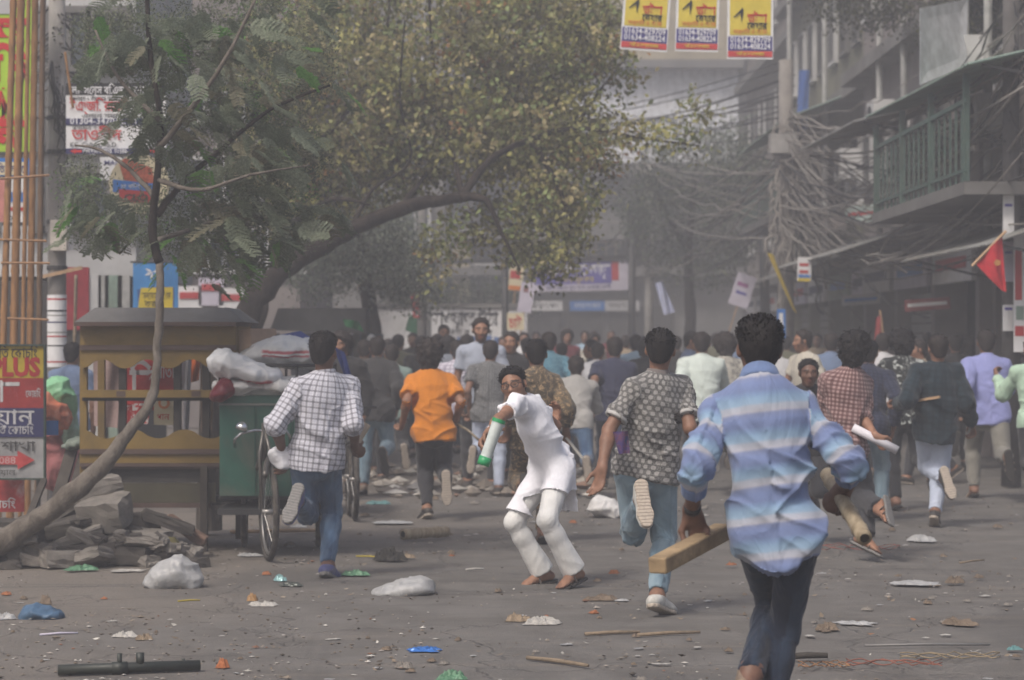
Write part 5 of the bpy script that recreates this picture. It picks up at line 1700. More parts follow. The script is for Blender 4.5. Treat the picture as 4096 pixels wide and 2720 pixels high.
fl = flag("flag", [(974, 262), (1003, 235), (1006, 292), (1001, 290)], 24, "red flag hanging slantwise at the right edge", mat("cloth_red", (.46, .025, .035), .85), (972, 266, 1006, 231), wave=.03)
p = P(996, 263, 24) - Vector(fl.location); m = MB(); m.tube([(p.x, p.y - .06, p.z), (p.x, p.y - .075, p.z)], .035, 5); m.build("emblem", mat("emblem_gold", (.36, .17, .05), .7), fl)
flag("cloth_strip", [(799, 70), (810, 70), (807, 133), (796, 132)], 48, "blue cloth strip hanging high on the cable pole", mat("cloth_royal_blue", (.05, .11, .33), .85), cat="cloth", wave=.02)
flag("red_pennant", [(876, 318), (882, 314), (887, 352), (874, 350)], 34, "dull red furled flag standing in the right-hand crowd", mat("cloth_dull_red", (.28, .05, .05), .85), (880, 310, 892, 400), wave=.02)

# ------------------------------------------------------------------ utility poles with their cables
CABLE = mat("cable_black", (.03, .029, .03), .6); CABLE_G = mat("cable_dusty", (.24, .22, .20), .85)
def cable(parent, a, b, sag, r=.008, mt=None, n=14, kink=0):
    pts = []
    rr = random.Random(int(abs(a.x * 1000 + b.z * 777)) + kink)
    for i in range(n + 1):
        t = i / n; p = a.lerp(b, t); p.z -= sag * 4 * t * (1 - t)
        if kink and 0 < i < n: p += Vector((rr.uniform(-1, 1), rr.uniform(-1, 1), rr.uniform(-1, 1))) * .03 * kink
        pts.append(tuple(p - parent.location))
    m = MB(); m.tube(pts, r, 5); return m.build("cable", mt or CABLE, parent, True)
PC = pole_thing("utility_pole", 57, 24.0, .100, -60, "grey concrete utility pole pasted with white posters at the left", "utility pole", mat("pole_concrete", (.26, .245, .23), .9, .2, 0, .3, 3, .3, (.13, .12, .11), .6))
def on_pole(px, py): 
    q = P(px, py, 24.0); return q.x - PC.location.x, q.z
m = MB(); x, z = on_pole(60.5, 236); m.box((x + .02, -.16, z), (.16, .14, .30)); bx = m.build("meter_box", mat("meter_box_white", (.55, .50, .44), .7, .3, 0, .2, 6, .1, (.2, .18, .15), .6), PC)
m = MB(); x, z = on_pole(70, 236); m.box((x, -.10, z), (.09, .02, .27)); m.build("notice", WHITE_S, PC)
for py, h in ((305, 20), (324, 16), (341, 16), (358, 18)):
    x, z = on_pole(57, py); n = 10; vs, fs = [], []
    for i in range(n + 1):
        a = math.pi * (1.0 + i / n); rr = .0965
        vs += [(x + math.cos(a) * rr, math.sin(a) * rr, z - h * .5 * 24 / F), (x + math.cos(a) * rr, math.sin(a) * rr, z + h * .5 * 24 / F)]
    for i in range(n): fs.append((2 * i, 2 * i + 2, 2 * i + 3, 2 * i + 1))
    mesh_obj("poster", vs, fs, WHITE_S, PC, True)
    for q, mt in (((.30, RED_S), (-.28, LTEXT_K)) if py in (305, 341) else ((.12, NAVY_S),) if py == 324 else ((-.2, RED_S),)):
        vs = []
        for i in range(n + 1):
            a = math.pi * (1.0 + i / n); rr = .0985
            vs += [(x + math.cos(a) * rr, math.sin(a) * rr, z + (q - .05) * h * 24 / F), (x + math.cos(a) * rr, math.sin(a) * rr, z + (q + .03) * h * 24 / F)]
        mesh_obj("print_band", vs, fs, mt, PC, True)
for py in (118, 152, 222, 268):
    x, z = on_pole(57, py); m = MB(); m.tube([(x, 0, z - .02), (x, 0, z + .02)], .104, 14); m.build("strap", DARK_M, PC)
x, z = on_pole(66, 273); m = MB(); m.bar((x - .25, -.13, z - .05), (x + .18, -.11, z + .05), .035); m.build("cross_bar", WOOD_Y0, PC)
rr = random.Random(3)
for i in range(20):
    a = P(rr.uniform(50, 64), rr.uniform(-10, 130), 23.9); b = P(rr.uniform(-150, -30), rr.uniform(-60, 150), 28.4); cable(PC, a, b, rr.uniform(.05, .35), rr.choice([.006, .008, .011]), rr.choice([CABLE, CABLE, CABLE_G]), 14, i % 3)
for i in range(12):
    a = P(rr.uniform(50, 64), rr.uniform(10, 120), 23.9); b = P(rr.uniform(120, 300), rr.uniform(20, 190), rr.uniform(26, 34)); cable(PC, a, b, rr.uniform(.05, .5), .008, CABLE, 14)
for i in range(10):
    a = P(rr.uniform(50, 56), rr.uniform(60, 90), 23.85); b = P(rr.uniform(62, 80), rr.uniform(80, 190), 23.85); cable(PC, a, b, rr.uniform(.1, .45), .007, CABLE, 12, 1)
# the cable-choked pole on the right
PK = pole_thing("utility_pole", 786, 44, .16, 60, "cable choked utility pole fanning wires over the right-hand pavement", "utility pole", mat("pole_dusty", (.20, .185, .17), .9))
K = lambda px, py, d=44: P(px, py, d)
for i in range(84):
    a = K(rr.uniform(776, 798), rr.uniform(108, 230)); t = rr.random()
    if t < .45: b = P(rr.uniform(1000, 1080), rr.uniform(-20, 240), rr.uniform(24, 30)); sg = rr.uniform(.2, 1.5)
    elif t < .70: b = P(rr.uniform(860, 960), rr.uniform(120, 330), rr.uniform(34, 40)); sg = rr.uniform(.1, .7)
    elif t < .85: b = P(rr.uniform(560, 680), rr.uniform(80, 180), rr.uniform(60, 70)); sg = rr.uniform(.2, .7)
    else: b = P(rr.uniform(820, 880), rr.uniform(250, 335), rr.uniform(41, 44)); sg = rr.uniform(.1, .4)
    cable(PK, a, b, sg, rr.choice([.008, .010, .016]), rr.choice([CABLE_G, CABLE_G, CABLE]), 16, i % 3)
for i in range(26):
    a = K(rr.uniform(772, 800), rr.uniform(110, 190)); b = K(rr.uniform(760, 832), rr.uniform(210, 335)); b.y -= rr.uniform(0, .6); cable(PK, a, b, rr.uniform(.0, .35), rr.choice([.012, .016, .02]), rr.choice([CABLE_G, CABLE_G, CABLE]), 14, 2)
for i in range(9):   # coiled slack
    c = K(rr.uniform(778, 810), rr.uniform(120, 260)); R_ = rr.uniform(.15, .38); pts = []
    for j in range(40):
        a = j / 39 * 2 * math.pi * 2.2; q = R_ * rr.uniform(.9, 1.1); pts.append(tuple(c + Vector((math.cos(a) * q * .7, -.2 - j * .002, math.sin(a) * q)) - PK.location))
    m = MB(); m.tube(pts, .014, 5); m.build("cable_coil", CABLE_G, PK, True)
m = MB(); p = K(782, 145) - PK.location; m.box((p.x, -.25, p.z), (.5, .3, .35)); m.build("junction_box", mat("junction_box", (.3, .29, .28), .7), PK)
PR = pole_thing("utility_pole", 1011, 26.5, .11, -40, "dark utility pole with pasted posters at the right edge", "utility pole", mat("pole_dark", (.085, .08, .078), .9))
for py, h, mt in ((215, 46, WHITE_S), (262, 40, PALE_S), (318, 26, WHITE_S)):
    q = P(1006, py, 26.5) - PR.location; m = MB(); m.box((q.x, -.125, q.z), (.12, .02, h * 26.5 / F)); a = m.build("poster", mt, PR)
    m = MB(); m.box((q.x, -.138, q.z + .1), (.08, .006, .03)); m.build("print_band", PURP_S, a)
for i in range(14):
    a = P(rr.uniform(1004, 1016), rr.uniform(-10, 160), 26.4); b = P(rr.uniform(1060, 1150), rr.uniform(-40, 140), rr.uniform(22, 25)) if i % 2 else P(rr.uniform(880, 960), rr.uniform(60, 200), rr.uniform(34, 40)); cable(PR, a, b, rr.uniform(.1, .5), .012, CABLE, 12, 1)
s = Sign("poster_panel", 1014, 232, 1032, 352, 26.2, "red and white poster panel cut off by the right edge", "poster", WHITE_S); s.band(1015, 250, 1022, 300, RED_S); s.band(1016, 306, 1024, 320, TIN_G); s.band(1015, 326, 1024, 336, RED_S)
PM = pole_thing("utility_pole", 649, 66, .13, 165, "pale concrete pole standing between the banner and the shutter shop", "utility pole", mat("pole_pale", (.36, .35, .33), .9))
q = P(640, 235, 66) - PM.location; m = MB(); m.box((q.x - .1, -.3, q.z), (.55, .5, 1.5)); m.build("transformer", DARK_M, PM)
for i in range(22):
    a = P(rr.uniform(638, 652), rr.uniform(170, 290), 66); b = K(rr.uniform(776, 796), rr.uniform(120, 240)) if i % 3 else P(rr.uniform(480, 560), rr.uniform(170, 290), rr.uniform(66, 80)); cable(PM, a, b, rr.uniform(.2, .9), .018, CABLE_G if i % 2 else CABLE, 14, 1)
PL = pole_thing("utility_pole", 422, 45, .10, 150, "concrete pole in front of the graffiti wall", "utility pole", CONC); pole_thing("street_pole", 429, 45.3, .05, 250, "thin pale pole beside the concrete pole at the graffiti wall", "pole", PIPE_M)
PD = pole_thing("utility_pole", 768, 52, .12, 180, "dark leaning post left of the cable choked pole", "post", DARK_M, lean=-6)
WR = empty("overhead_wires", tuple(P(700, 100, 60))); tag(WR, "bundle of thin wires crossing high in front of the white clad storey", "wires")
for i in range(10):
    cable(WR, P(500 + rr.uniform(-30, 30), rr.uniform(110, 135), 70), P(rr.uniform(780, 800), rr.uniform(60, 125), 46), rr.uniform(.2, .6), .014, CABLE)

# projecting shop boards on the right-hand fronts
for px0, py0, px1, py1, d, mt, ink, lab in [(857, 184, 891, 199, 40, GREY_S, None, "upper pale board hung among the cables on the right"), (846, 206, 884, 224, 42, mat("board_teal_white", (.38, .46, .44), .7), RED_S, "pale teal board below it among the cables on the right"), (984, 98, 1006, 134, 29, PLAST_W, None, "whitish box board high at the right edge"), (822, 218, 846, 232, 46, PLAST_P, None, "dull pinkish board behind the cable pole"), (930, 205, 962, 222, 35, GREY_S, NAVY_S, "grey board with navy stripe under the green balcony"), (892, 228, 918, 242, 38, PLAST_W, RED_S, "white board with red stripe right of the striped small sign"), (905, 300, 950, 312, 34, mat("board_dark_red", (.20, .04, .04), .7), WHITE_S, "dark red shop board above the right-hand crowd"), (842, 296, 880, 306, 40, GREY_S, BLUE_S, "grey shop board with blue stripe above the right-hand crowd")]:
    s = Sign("shop_board", px0, py0, px1, py1, d, lab, "sign", mt, .05, -14, -4)
    if ink: s.band(px0 + 3, (py0 + py1) / 2 - 2, px1 - 3, (py0 + py1) / 2 + 1.5, ink)

# ------------------------------------------------------------------ bamboo poles on the left
for i, (x0, x1, d, r, lab) in enumerate([(16, -2, 21.0, .030, "leftmost leaning bamboo pole of the scaffold"), (23, 10, 21.4, .036, "thick second bamboo pole of the scaffold, orange brown"), (30, 20, 21.8, .020, "thin middle bamboo pole of the scaffold"), (36.5, 27, 21.2, .030, "fourth bamboo pole of the scaffold, pale orange"), (44, 37, 22.2, .027, "rightmost dark bamboo pole of the scaffold beside the concrete pole")]):
    a, b = P(x1, 340 + F * EYE / d, d), P(x0, -90, d + .3)
    o = bamboo_piece("bamboo_pole", a, b, r, lab, BAM_O if i < 4 else bamboo_mat("bamboo_dark", (.17, .10, .05), (.08, .05, .03)), False, 16)
for py in (178, 240, 262, 318):
    m = MB(); a, b = P(rr.uniform(-6, 2), py + rr.uniform(-2, 2), 21.1), P(rr.uniform(44, 50), py + rr.uniform(-3, 3), 21.1); m.tube([a, b], .012, 6); tag(m.build("lashing_rod", BAM_O), {178: "uppermost thin rod lashed across the bamboo poles", 240: "second thin rod lashed across the bamboo poles", 262: "third thin rod lashed across the bamboo poles", 318: "lowest thin rod lashed across the bamboo poles"}[py], "rod", "rods across the scaffold")
a, b = P(76, 275, 23.4), P(72, 470, 23.4); bamboo_piece("bamboo_stick", b, a, .017, "thin upright stick right of the concrete pole", WOOD, False, 5)
a, b = P(65, 52, 23.2), P(73, 108, 23.2); bamboo_piece("bamboo_stick", b, a, .012, "short pale stick leaning on the white signboard", BAM_O, False, 3)

# ------------------------------------------------------------------ yellow vendor cart
OCH = mat("cart_ochre_paint", (.185, .118, .026), .6, .35, 0, .25, 3, .2, (.085, .065, .04), .8)
CTRIM = mat("cart_brown_trim", (.085, .055, .045), .6, .3, 0, .25, 5, .15); CROOF = mat("cart_roof_tin", (.14, .135, .13), .6, .4, .2, .3, 3, .2, (.09, .07, .06), .5)
COLV = mat("cart_olive_board", (.075, .068, .045), .75, .2, 0, .25, 3, .15)
dC = 18.4; kC = dC / F
oC = P(80, 555, dC); oC.z = 0
CT = empty("vendor_cart", tuple(oC)); tag(CT, "ochre yellow wooden vendor cart with scalloped panels under the slim tree", "cart")
def cl(px, py): 
    q = P(px, py, dC); return q.x - oC.x, q.z
def cbox(name, px0, py0, px1, py1, y0, y1, mt, parent=CT):
    x0, z1 = cl(px0, py0); x1, z0 = cl(px1, py1); m = MB(); m.box(((x0 + x1) / 2, (y0 + y1) / 2, (z0 + z1) / 2), (x1 - x0, y1 - y0, z1 - z0)); return m.build(name, mt, parent)
DEP = .95
# roof: shallow hip with projecting edge
x0, zt = cl(77, 314); x1, zb = cl(237, 322); xr = cl(260, 316)[0]
m = MB(); m.add([(x0, -.10, zb), (x1 + .06, -.10, zb), (x1 + .06, DEP + .1, zb), (x0, DEP + .1, zb), (x0 + .12, .1, zt + .05), (x1 - .08, .1, zt + .05), (x1 - .08, DEP - .1, zt + .05), (x0 + .12, DEP - .1, zt + .05)], [(3, 2, 1, 0), (4, 5, 6, 7), (0, 1, 5, 4), (1, 2, 6, 5), (2, 3, 7, 6), (3, 0, 4, 7)]); m.build("roof", CROOF, CT)
cbox("roof_edge", 77, 322, 237.5, 326, -.12, DEP + .12, CTRIM)
def scallop(name, px0, px1, py_flat, py_mid, amp, nwave, y, up=True, yd=.03):
    """board with one wavy edge"""
    n = 64; pts = []
    xa, zf = cl(px0, py_flat); xb, _ = cl(px1, py_flat)
    poly = []
    for i in range(n + 1):
        t = i / n; px = px0 + (px1 - px0) * t; w = math.cos(t * nwave * 2 * math.pi); w = w * abs(w) ** -.2 if abs(w) > 1e-3 else 0
        poly.append(cl(px, py_mid + amp * w))
    if up: poly = [(xa, zf), ] + poly + [(xb, zf)]
    else: poly = [(xa, zf), ] + poly + [(xb, zf)]
    vs = [(x, y, z) for x, z in poly] + [(x, y + yd, z) for x, z in poly]; N_ = len(poly)
    fs = []
    for i in range(1, N_ - 2):
        pass
    # strip quads between flat edge and wavy edge keep the faces convex
    V, Fc = [], []
    for i in range(n + 1):
        x, z = poly[i + 1]; V += [(x, y, z), (x, y, zf), (x, y + yd, z), (x, y + yd, zf)]
    for i in range(n):
        a = 4 * i; b = a + 4
        Fc += [(a, b, b + 1, a + 1), (a + 2, a + 3, b + 3, b + 2), (a, a + 2, b + 2, b), (a + 1, b + 1, b + 3, a + 3)]
    return mesh_obj(name, V, Fc, OCH, CT)
cbox("fascia", 80, 326.2, 236, 345, .0, .03, OCH); cbox("fascia_trim", 80, 345, 236, 350, -.02, .04, CTRIM)
scallop("scalloped_valance", 80, 236, 350, 364, 4.5, 3.5, .0)
cbox("side_fascia", 236.2, 326.2, 237.6, 352, .04, DEP - .02, OCH)
for px in (82, 121, 176, 205, 231): cbox("post", px - 3.5, 350, px + 3.5, 478, .05, .12, OCH if px in (82,) else mat("cart_dark_post", (.03, .026, .024), .8))
for px in (82, 231): cbox("post", px - 3.5, 350, px + 3.5, 478, DEP - .1, DEP - .03, OCH)
cbox("middle_rail", 82, 390, 234, 397.5, -.025, .04, OCH); cbox("rail_shadow_strip", 82, 397.6, 234, 401, .0, .04, mat("cart_dark_post", (.03, .026, .024), .8))  # near-black strip stands in for the shadow below the rail
for px in (117, 192): cbox("rail_patch", px, 391, px + 9, 396.5, -.028, -.0255, CTRIM)
scallop("scalloped_panel", 80, 236, 449, 434, -4.5, 3.0, .0)
cbox("panel_trim", 80, 449, 236, 454, -.02, .04, CTRIM); cbox("lower_panel", 80, 454.2, 236, 463, .0, .03, OCH); cbox("bottom_trim", 80, 463.2, 236, 466.5, -.02, .04, CTRIM)
cbox("counter", 81, 466.6, 236, 469, .0, DEP, CTRIM); cbox("skirt_board", 108, 469.2, 215, 483, .04, .06, DARK); cbox("skirt_board", 108, 483.4, 215, 503, .04, .07, COLV)
cbox("base_beam", 100, 503.2, 210, 508, .03, .09, CTRIM); cbox("shelf", 84, 503, 232, 506, .1, DEP, DARK)
for px in (204, 98): cbox("leg", px - 3.5, 466, px + 3.5, 556, -.03, .04, mat("cart_leg", (.05, .042, .036), .8))
for px in (100, 226): cbox("leg", px - 3, 466, px + 3, 548, DEP - .12, DEP - .05, mat("cart_leg", (.05, .042, .036), .8))
# things hanging inside and behind the cart
def hung(name, pts, d, label, mt, cat, wave=.03, bands=()):
    o = flag(name, pts, d, label, mt, None, cat, wave); return o
hung("hanging_kameez", [(93, 354), (119, 357), (118, 428), (94, 426)], 19.55, "patterned pinkish brown kameez hanging inside the cart", cloth_blotch_s("kameez_print", [(0, (.16, .11, .11)), (.5, (.28, .20, .19)), (1, (.36, .29, .27))], 60), "clothing")
hb = hung("hanging_banner", [(123, 357), (178, 356), (175, 410), (122, 410)], 19.65, "red cloth banner with white letters behind the cart", mat("cloth_banner_red", (.45, .03, .03), .8), "banner", .02)
q = P(132, 394, 19.65) - Vector(hb.location); text("িব", .30, LTEXT_W, hb, (q.x, -.08, q.z), 26 * 19.8 / F, bold=.03); q = P(158, 378, 19.65) - Vector(hb.location); text("নিতি", .15, LTEXT_W, hb, (q.x, -.08, q.z), 22 * 19.8 / F)
hung("hanging_shirt", [(176, 358), (184, 360), (184, 400), (173, 400)], 19.7, "grey white printed cloth hanging beside the red banner", cloth_blotch_s("cloth_grey_print", [(0, (.3, .3, .33)), (.5, (.5, .5, .54)), (1, (.62, .62, .66))], 50), "clothing", .02)
hung("hanging_cloth", [(191, 356), (200, 355), (199, 380), (190, 383)], 19.7, "orange cloth hanging at the right end of the cart", mat("cloth_orange", (.45, .10, .02), .85), "clothing", .02)
hung("hanging_cloth", [(184, 357), (191, 358), (189, 432), (183, 430)], 19.62, "pale grey cloth hanging behind the cart's fourth opening", mat("cloth_pale_grey", (.50, .50, .53), .85), "clothing", .02)
hung("hanging_cloth", [(126, 404), (150, 403), (148, 424), (127, 424)], 19.55, "red and white patterned cloth hung low behind the cart rail", cloth_blotch_s("cloth_red_white", [(0, (.40, .03, .03)), (.5, (.45, .04, .04)), (.55, (.55, .53, .52)), (1, (.6, .58, .57))], 22), "clothing", .02)
hung("hanging_cloth", [(200, 358), (214, 358), (212, 430), (201, 432)], 19.62, "faded brown cloth hanging at the cart's far right opening", mat("cloth_faded_brown", (.26, .19, .14), .85), "clothing", .02)
pk = empty("bread_packet", tuple(P(159, 425, 18.8))); tag(pk, "cream paper packet with orange ring standing in the cart", "packet"); m = MB(); m.box((.04, .04, .13), (.16, .08, .26)); m.build("bag", CREAM_S, pk)
m = MB(); m.tube([(.04, -.004, .17), (.04, -.010, .17)], .045, 18); m.build("ring_print", ORNG_S, pk); m = MB(); m.tube([(.04, -.008, .17), (.04, -.014, .17)], .025, 18); m.build("ring_centre", CREAM_S, pk)
text("ধান", .07, LTEXT_R, pk, (-.02, -.005, .04), .1)
# red and green panel rising behind the cart's right end
m = MB(); m.tube([P(209, 530, 20), P(212, 345, 20)], [.11, .09], 10); tag(m.build("tree_stump_post", BARK_G), "grey bark post standing behind the right end of the cart", "post")

# ------------------------------------------------------------------ green delivery van rickshaw with its load
VG = mat("van_green_paint", (.016, .082, .058), .5, .4, 0, .3, 4, .2, (.075, .085, .065), .8)
VRIM = mat("van_rim_steel", (.16, .165, .15), .5, .5, .5, .3, 6, .2)
dV = 17.5; oV = P(211, 560, dV); oV.z = 0
VN = empty("cargo_tricycle", tuple(oV)); tag(VN, "green metal box cargo tricycle loaded with white sacks", "tricycle")
def vl(px, py): 
    q = P(px, py, dV); return q.x - oV.x, q.z
def vbox(name, px0, py0, px1, py1, y0, y1, mt, parent=VN):
    x0, z1 = vl(px0, py0); x1, z0 = vl(px1, py1); m = MB(); m.box(((x0 + x1) / 2, (y0 + y1) / 2, (z0 + z1) / 2), (x1 - x0, y1 - y0, z1 - z0)); return m.build(name, mt, parent)
vbox("cargo_box", 212, 396, 318, 500, .45, 1.75, VG)
for px in (248, 285): vbox("seam", px, 407, px + 1.2, 498, .435, .449, mat("van_seam", (.012, .06, .042), .6))
vbox("box_rim", 210, 392, 320, 396.4, .43, 1.77, VRIM); vbox("box_band", 212, 405, 318, 407, .432, .449, VRIM)
for y in (.47, 1.72):
    m = MB(); x0, z = vl(212, 366); x1, _ = vl(318, 366)
    m.tube([(x0, y, z), (x1, y, z)], .014, 6); z2 = vl(0, 382)[1]; m.tube([(x0, y, z2), (x1, y, z2)], .011, 6)
    for px in (212, 237, 264, 291, 318): xx, zb_ = vl(px, 394); m.tube([(xx, y, zb_), (xx, y, z)], .011, 6)
    m.build("rail", DARK_M, VN, True)
m = MB()
for px in (212, 318):
    for py in (366, 382): xx, z = vl(px, py); m.tube([(xx, .47, z), (xx, 1.72, z)], .011, 6)
m.build("rail", DARK_M, VN, True)
vbox("chassis", 212, 512, 300, 518, .3, 1.6, DARK_M)
vbox("underframe", 210, 500.3, 316, 504, .5, 1.7, DARK_M)
TYRE = mat("tyre_rubber", (.055, .05, .046), .9, .2, 0, .3, 20, .2, (.16, .14, .12), .6); SPOKE = mat("spoke_steel", (.28, .27, .26), .4, .5, .7)
def wheel(parent, c, R, axis, w=.03):
    """spoked cycle wheel: tyre, rim, hub and spokes; axis is the axle direction"""
    ax = Vector(axis).normalized(); u = ax.cross(Vector((0, 0, 1))).normalized(); v = u.cross(ax)
    wr_ = empty("wheel", tuple(c)); wr_.parent = parent
    ring = lambda R_, n: [tuple(u * math.cos(2 * math.pi * i / n) * R_ + v * math.sin(2 * math.pi * i / n) * R_) for i in range(n + 1)]
    m = MB(); m.tube(ring(R - w * .5, 40), w * .55, 8, cap=False); m.build("tyre", TYRE, wr_, True)
    m = MB(); m.tube(ring(R - w * 1.3, 40), w * .28, 6, cap=False); m.build("rim", SPOKE, wr_, True)
    m = MB(); m.tube([tuple(ax * -.05), tuple(ax * .05)], .022, 10); m.build("hub", SPOKE, wr_, True)
    m = MB()
    for i in range(28):
        a = 2 * math.pi * i / 28; sd = .035 if i % 2 else -.035
        m.tube([tuple(ax * sd), tuple((u * math.cos(a) + v * math.sin(a)) * (R - w * 1.4))], .0016, 3)
    m.build("spoke", SPOKE, wr_)
    return wr_
xw, _ = vl(268.5, 0)
FWH = wheel(VN, (xw, .02, .355), .355, (1, .27, 0), .042)
for px, y in ((247, 1.15), (226, 1.2), (305, 1.2)): wheel(VN, (vl(px, 0)[0], y, .33), .33, (1, .08, 0), .04)
# front fork, head tube, handlebar, brake levers and bell
m = MB(); xh, zh = vl(262, 432)
m.tube([(xw - .05, .02, .355), (xh - .03, .12, zh - .16), (xh, .16, zh + .05)], .014, 8); m.tube([(xw + .05, .02, .355), (xh + .05, .12, zh - .16), (xh, .16, zh + .02)], .014, 8)
m.tube([(xh, .16, zh - .22), (xh, .17, zh + .06)], .022, 10); m.build("fork", mat("fork_steel", (.12, .11, .10), .4, .5, .6), VN, True)
m = MB(); A_ = lambda px, py, y: (vl(px, py)[0], y, vl(px, py)[1])
m.tube([A_(232, 448, .18), A_(233, 440, .10), A_(240, 434, .06), A_(252, 431, .12), A_(262, 431.5, .16), A_(276, 431, .12), A_(285, 430, .06), A_(288, 436, .10), A_(288, 446, .2)], .011, 8); m.build("handlebar", mat("chrome", (.55, .55, .56), .2, .6, .9), VN, True)
m = MB(); c = A_(240, 426, .05); m.tube([(c[0] - .0, c[1], c[2] - .03), (c[0] + .01, c[1], c[2] - .005), (c[0] + .015, c[1], c[2] + .015), (c[0] + .018, c[1], c[2] + .028)], [.045, .045, .035, .008], 14); m.build("bell", mat("chrome", (.55, .55, .56), .2, .6, .9), VN, True)
m = MB(); m.tube([(xh, .18, zh - .12), (xh - .1, .5, .62), (xh - .15, .6, .40)], .018, 8); m.build("down_tube", mat("fork_steel", (.12, .11, .10), .4, .5, .6), VN, True)
m = MB(); n = 16; ring = [(xw + math.sin(.18) * 0, .02 + math.cos(a) * .385, .355 + math.sin(a) * .385) for a in [math.pi * (.25 + .5 * i / n) for i in range(n + 1)]]; m.tube(ring, .022, 6); m.build("mudguard", mat("fork_steel", (.12, .11, .10), .4, .5, .6), VN, True)
# load: sacks, box, tarpaulin
SACK = mat("sack_white_weave", (.58, .57, .56), .8, .2, 0, .12, 5, .3, (.36, .34, .32), .4)
def sack(name, blobs, d, label, mt, cat="sack", seed=0, amp=.012, h=.014, prints=()):
    """lumpy soft bag from ellipsoids given in pixels: (px, py, depth offset, rx px, ry px, rd m, roll deg)"""
    k = d / F; c0 = A(P(blobs[0][0], blobs[0][1], d))
    lo = np.min([A(P(b[0], b[1], d + b[2])) - max(b[3], b[4]) * k - b[5] for b in blobs], 0); hi = np.max([A(P(b[0], b[1], d + b[2])) + max(b[3], b[4]) * k + b[5] for b in blobs], 0)
    Fd = Field(lo - .02, hi + .02, h)
    for px, py, do, rx, ry, rd, ro in blobs:
        R = rot((0, 1, 0), math.radians(ro)); Fd.ell(A(P(px, py, d + do)), [R @ A((1, 0, 0)), R @ A((0, 1, 0)), R @ A((0, 0, 1))], (rx * k, rd, ry * k), .06)
    V, Q = Fd.mesh(); N = vnormals(V, Q)
    rg = lambda n_: (1 - np.abs(n_)) ** 3 - .35
    wp = vnoise(V[:, 0] * 5, V[:, 1] * 5, V[:, 2] * 5, seed + 4) * .35
    dsp = 1.2 * rg(vnoise(V[:, 0] * 6 + 3 + wp, V[:, 1] * 5, V[:, 2] * 9 + wp * 2, seed)) + .9 * rg(vnoise(V[:, 0] * 13 + wp * 3, V[:, 1] * 11, V[:, 2] * 10 - wp * 3, seed + 1)) + .22 * rg(vnoise(V[:, 0] * 30 + wp * 5, V[:, 1] * 25, V[:, 2] * 26, seed + 2))
    V = V + N * (dsp * amp * 1.7)[:, None]; base = A((c0[0], c0[1], V[:, 2].min())); V = V - base
    o = np_mesh(name, V, Q, mt, None, {'cl': ('FLOAT_VECTOR', V)}); o.location = base; tag(o, label, cat)
    return o
def sack_mat(name, base, ink, z0, z1, x0, x1):
    t = NT(name); a = t.attr('cl').outputs['Vector']; x, y, z = t.sep(a)
    n = t.math('MULTIPLY', t.math('SUBTRACT', t.noise(7, a, 3), .5), .05); zz = t.math('ADD', z, n)
    m_ = t.math('MULTIPLY', band(t, zz, z0, z1, .008), band(t, x, x0, x1, .015))
    ln = band(t, t.math('FRACT', t.math('MULTIPLY', zz, 16)), .12, .9, .04)
    w = t.noise(140, a, 2, .6)
    c = t.mix(t.step(t.noise(5, a, 4), .35, .75), tuple(k * .82 for k in base), base)
    c = t.mix(t.math('MULTIPLY', t.math('MULTIPLY', m_, ln), .85), c, ink)
    t.bump(w, .2, .006)
    return t.fin(c, .75, .25)
def band(t, f, lo, hi, soft=.02):
    return t.math('MULTIPLY', t.step(f, lo - soft, lo + soft), t.math('SUBTRACT', 1.0, t.step(f, hi - soft, hi + soft)))
sack("sack", [(285, 352, .55, 30, 15, .34, -4), (262, 356, .6, 22, 12, .3, -8), (310, 354, .6, 20, 14, .3, 4)], 18.0, "big white sack with red print on top of the green box", sack_mat("sack_print_top", (.72, .71, .70), (.42, .03, .05), .105, .155, -.2, .16), seed=1)
sack("sack", [(232, 366, .15, 22, 13, .25, 8), (252, 373, .1, 20, 10, .22, 12), (222, 362, .2, 12, 10, .2, 0), (272, 376, .1, 8, 8, .12, 20)], 17.9, "white sack drooping over the front rail of the green box", sack_mat("sack_print_front", (.70, .70, .72), (.45, .03, .05), .01, .045, .02, .3), seed=2)
sack("sack", [(240, 386, .2, 28, 8, .26, 0), (285, 386, .25, 30, 9, .26, 0)], 17.9, "flat grey white sack lying behind the rails of the green box", SACK, seed=3)
sack("plastic_bag", [(225, 388, .05, 9, 9, .12, 10), (219, 394, .05, 8, 6, .1, 0)], 17.85, "dark red plastic bag tucked under the sacks", mat("plastic_dark_red", (.16, .01, .02), .35, .5), "bag", 4)
bx = empty("cardboard_box", tuple(P(208, 366, 18.6))); bx.rotation_euler = (0, math.radians(-6), math.radians(-24)); tag(bx, "cardboard carton with red stripe behind the white sacks", "box")
CARD = mat("cardboard", (.40, .27, .19), .85, .2, 0, .15, 6, .1); m = MB(); m.box((.2, .2, .12), (.40, .40, .24)); m.build("carton", CARD, bx)
m = MB(); m.box((.2, -.003, .12), (.09, .004, .23)); m.build("print_band", RED_S, bx); m = MB(); m.box((.08, -.003, .10), (.05, .004, .06)); m.build("print_mark", RED_S, bx)
for i, a in enumerate((.0, .2)):
    m = MB(); m.box((.1 + a, .2, .245), (.195, .39, .006)); m.build("flap", CARD, bx)
TARP = mat("tarp_blue", (.06, .085, .28), .6, .3, 0, .2, 5, .2)
flag("tarpaulin", [(268, 337), (300, 331), (322, 345), (276, 343)], 18.75, "blue tarpaulin folded over the back of the load", TARP, None, "tarpaulin", .03); flag("tarpaulin", [(333, 346), (344, 352), (352, 377), (345, 378)], 19.2, "narrow blue and white tarp strip hanging behind the checked shirt man", TARP, None, "tarpaulin", .02)

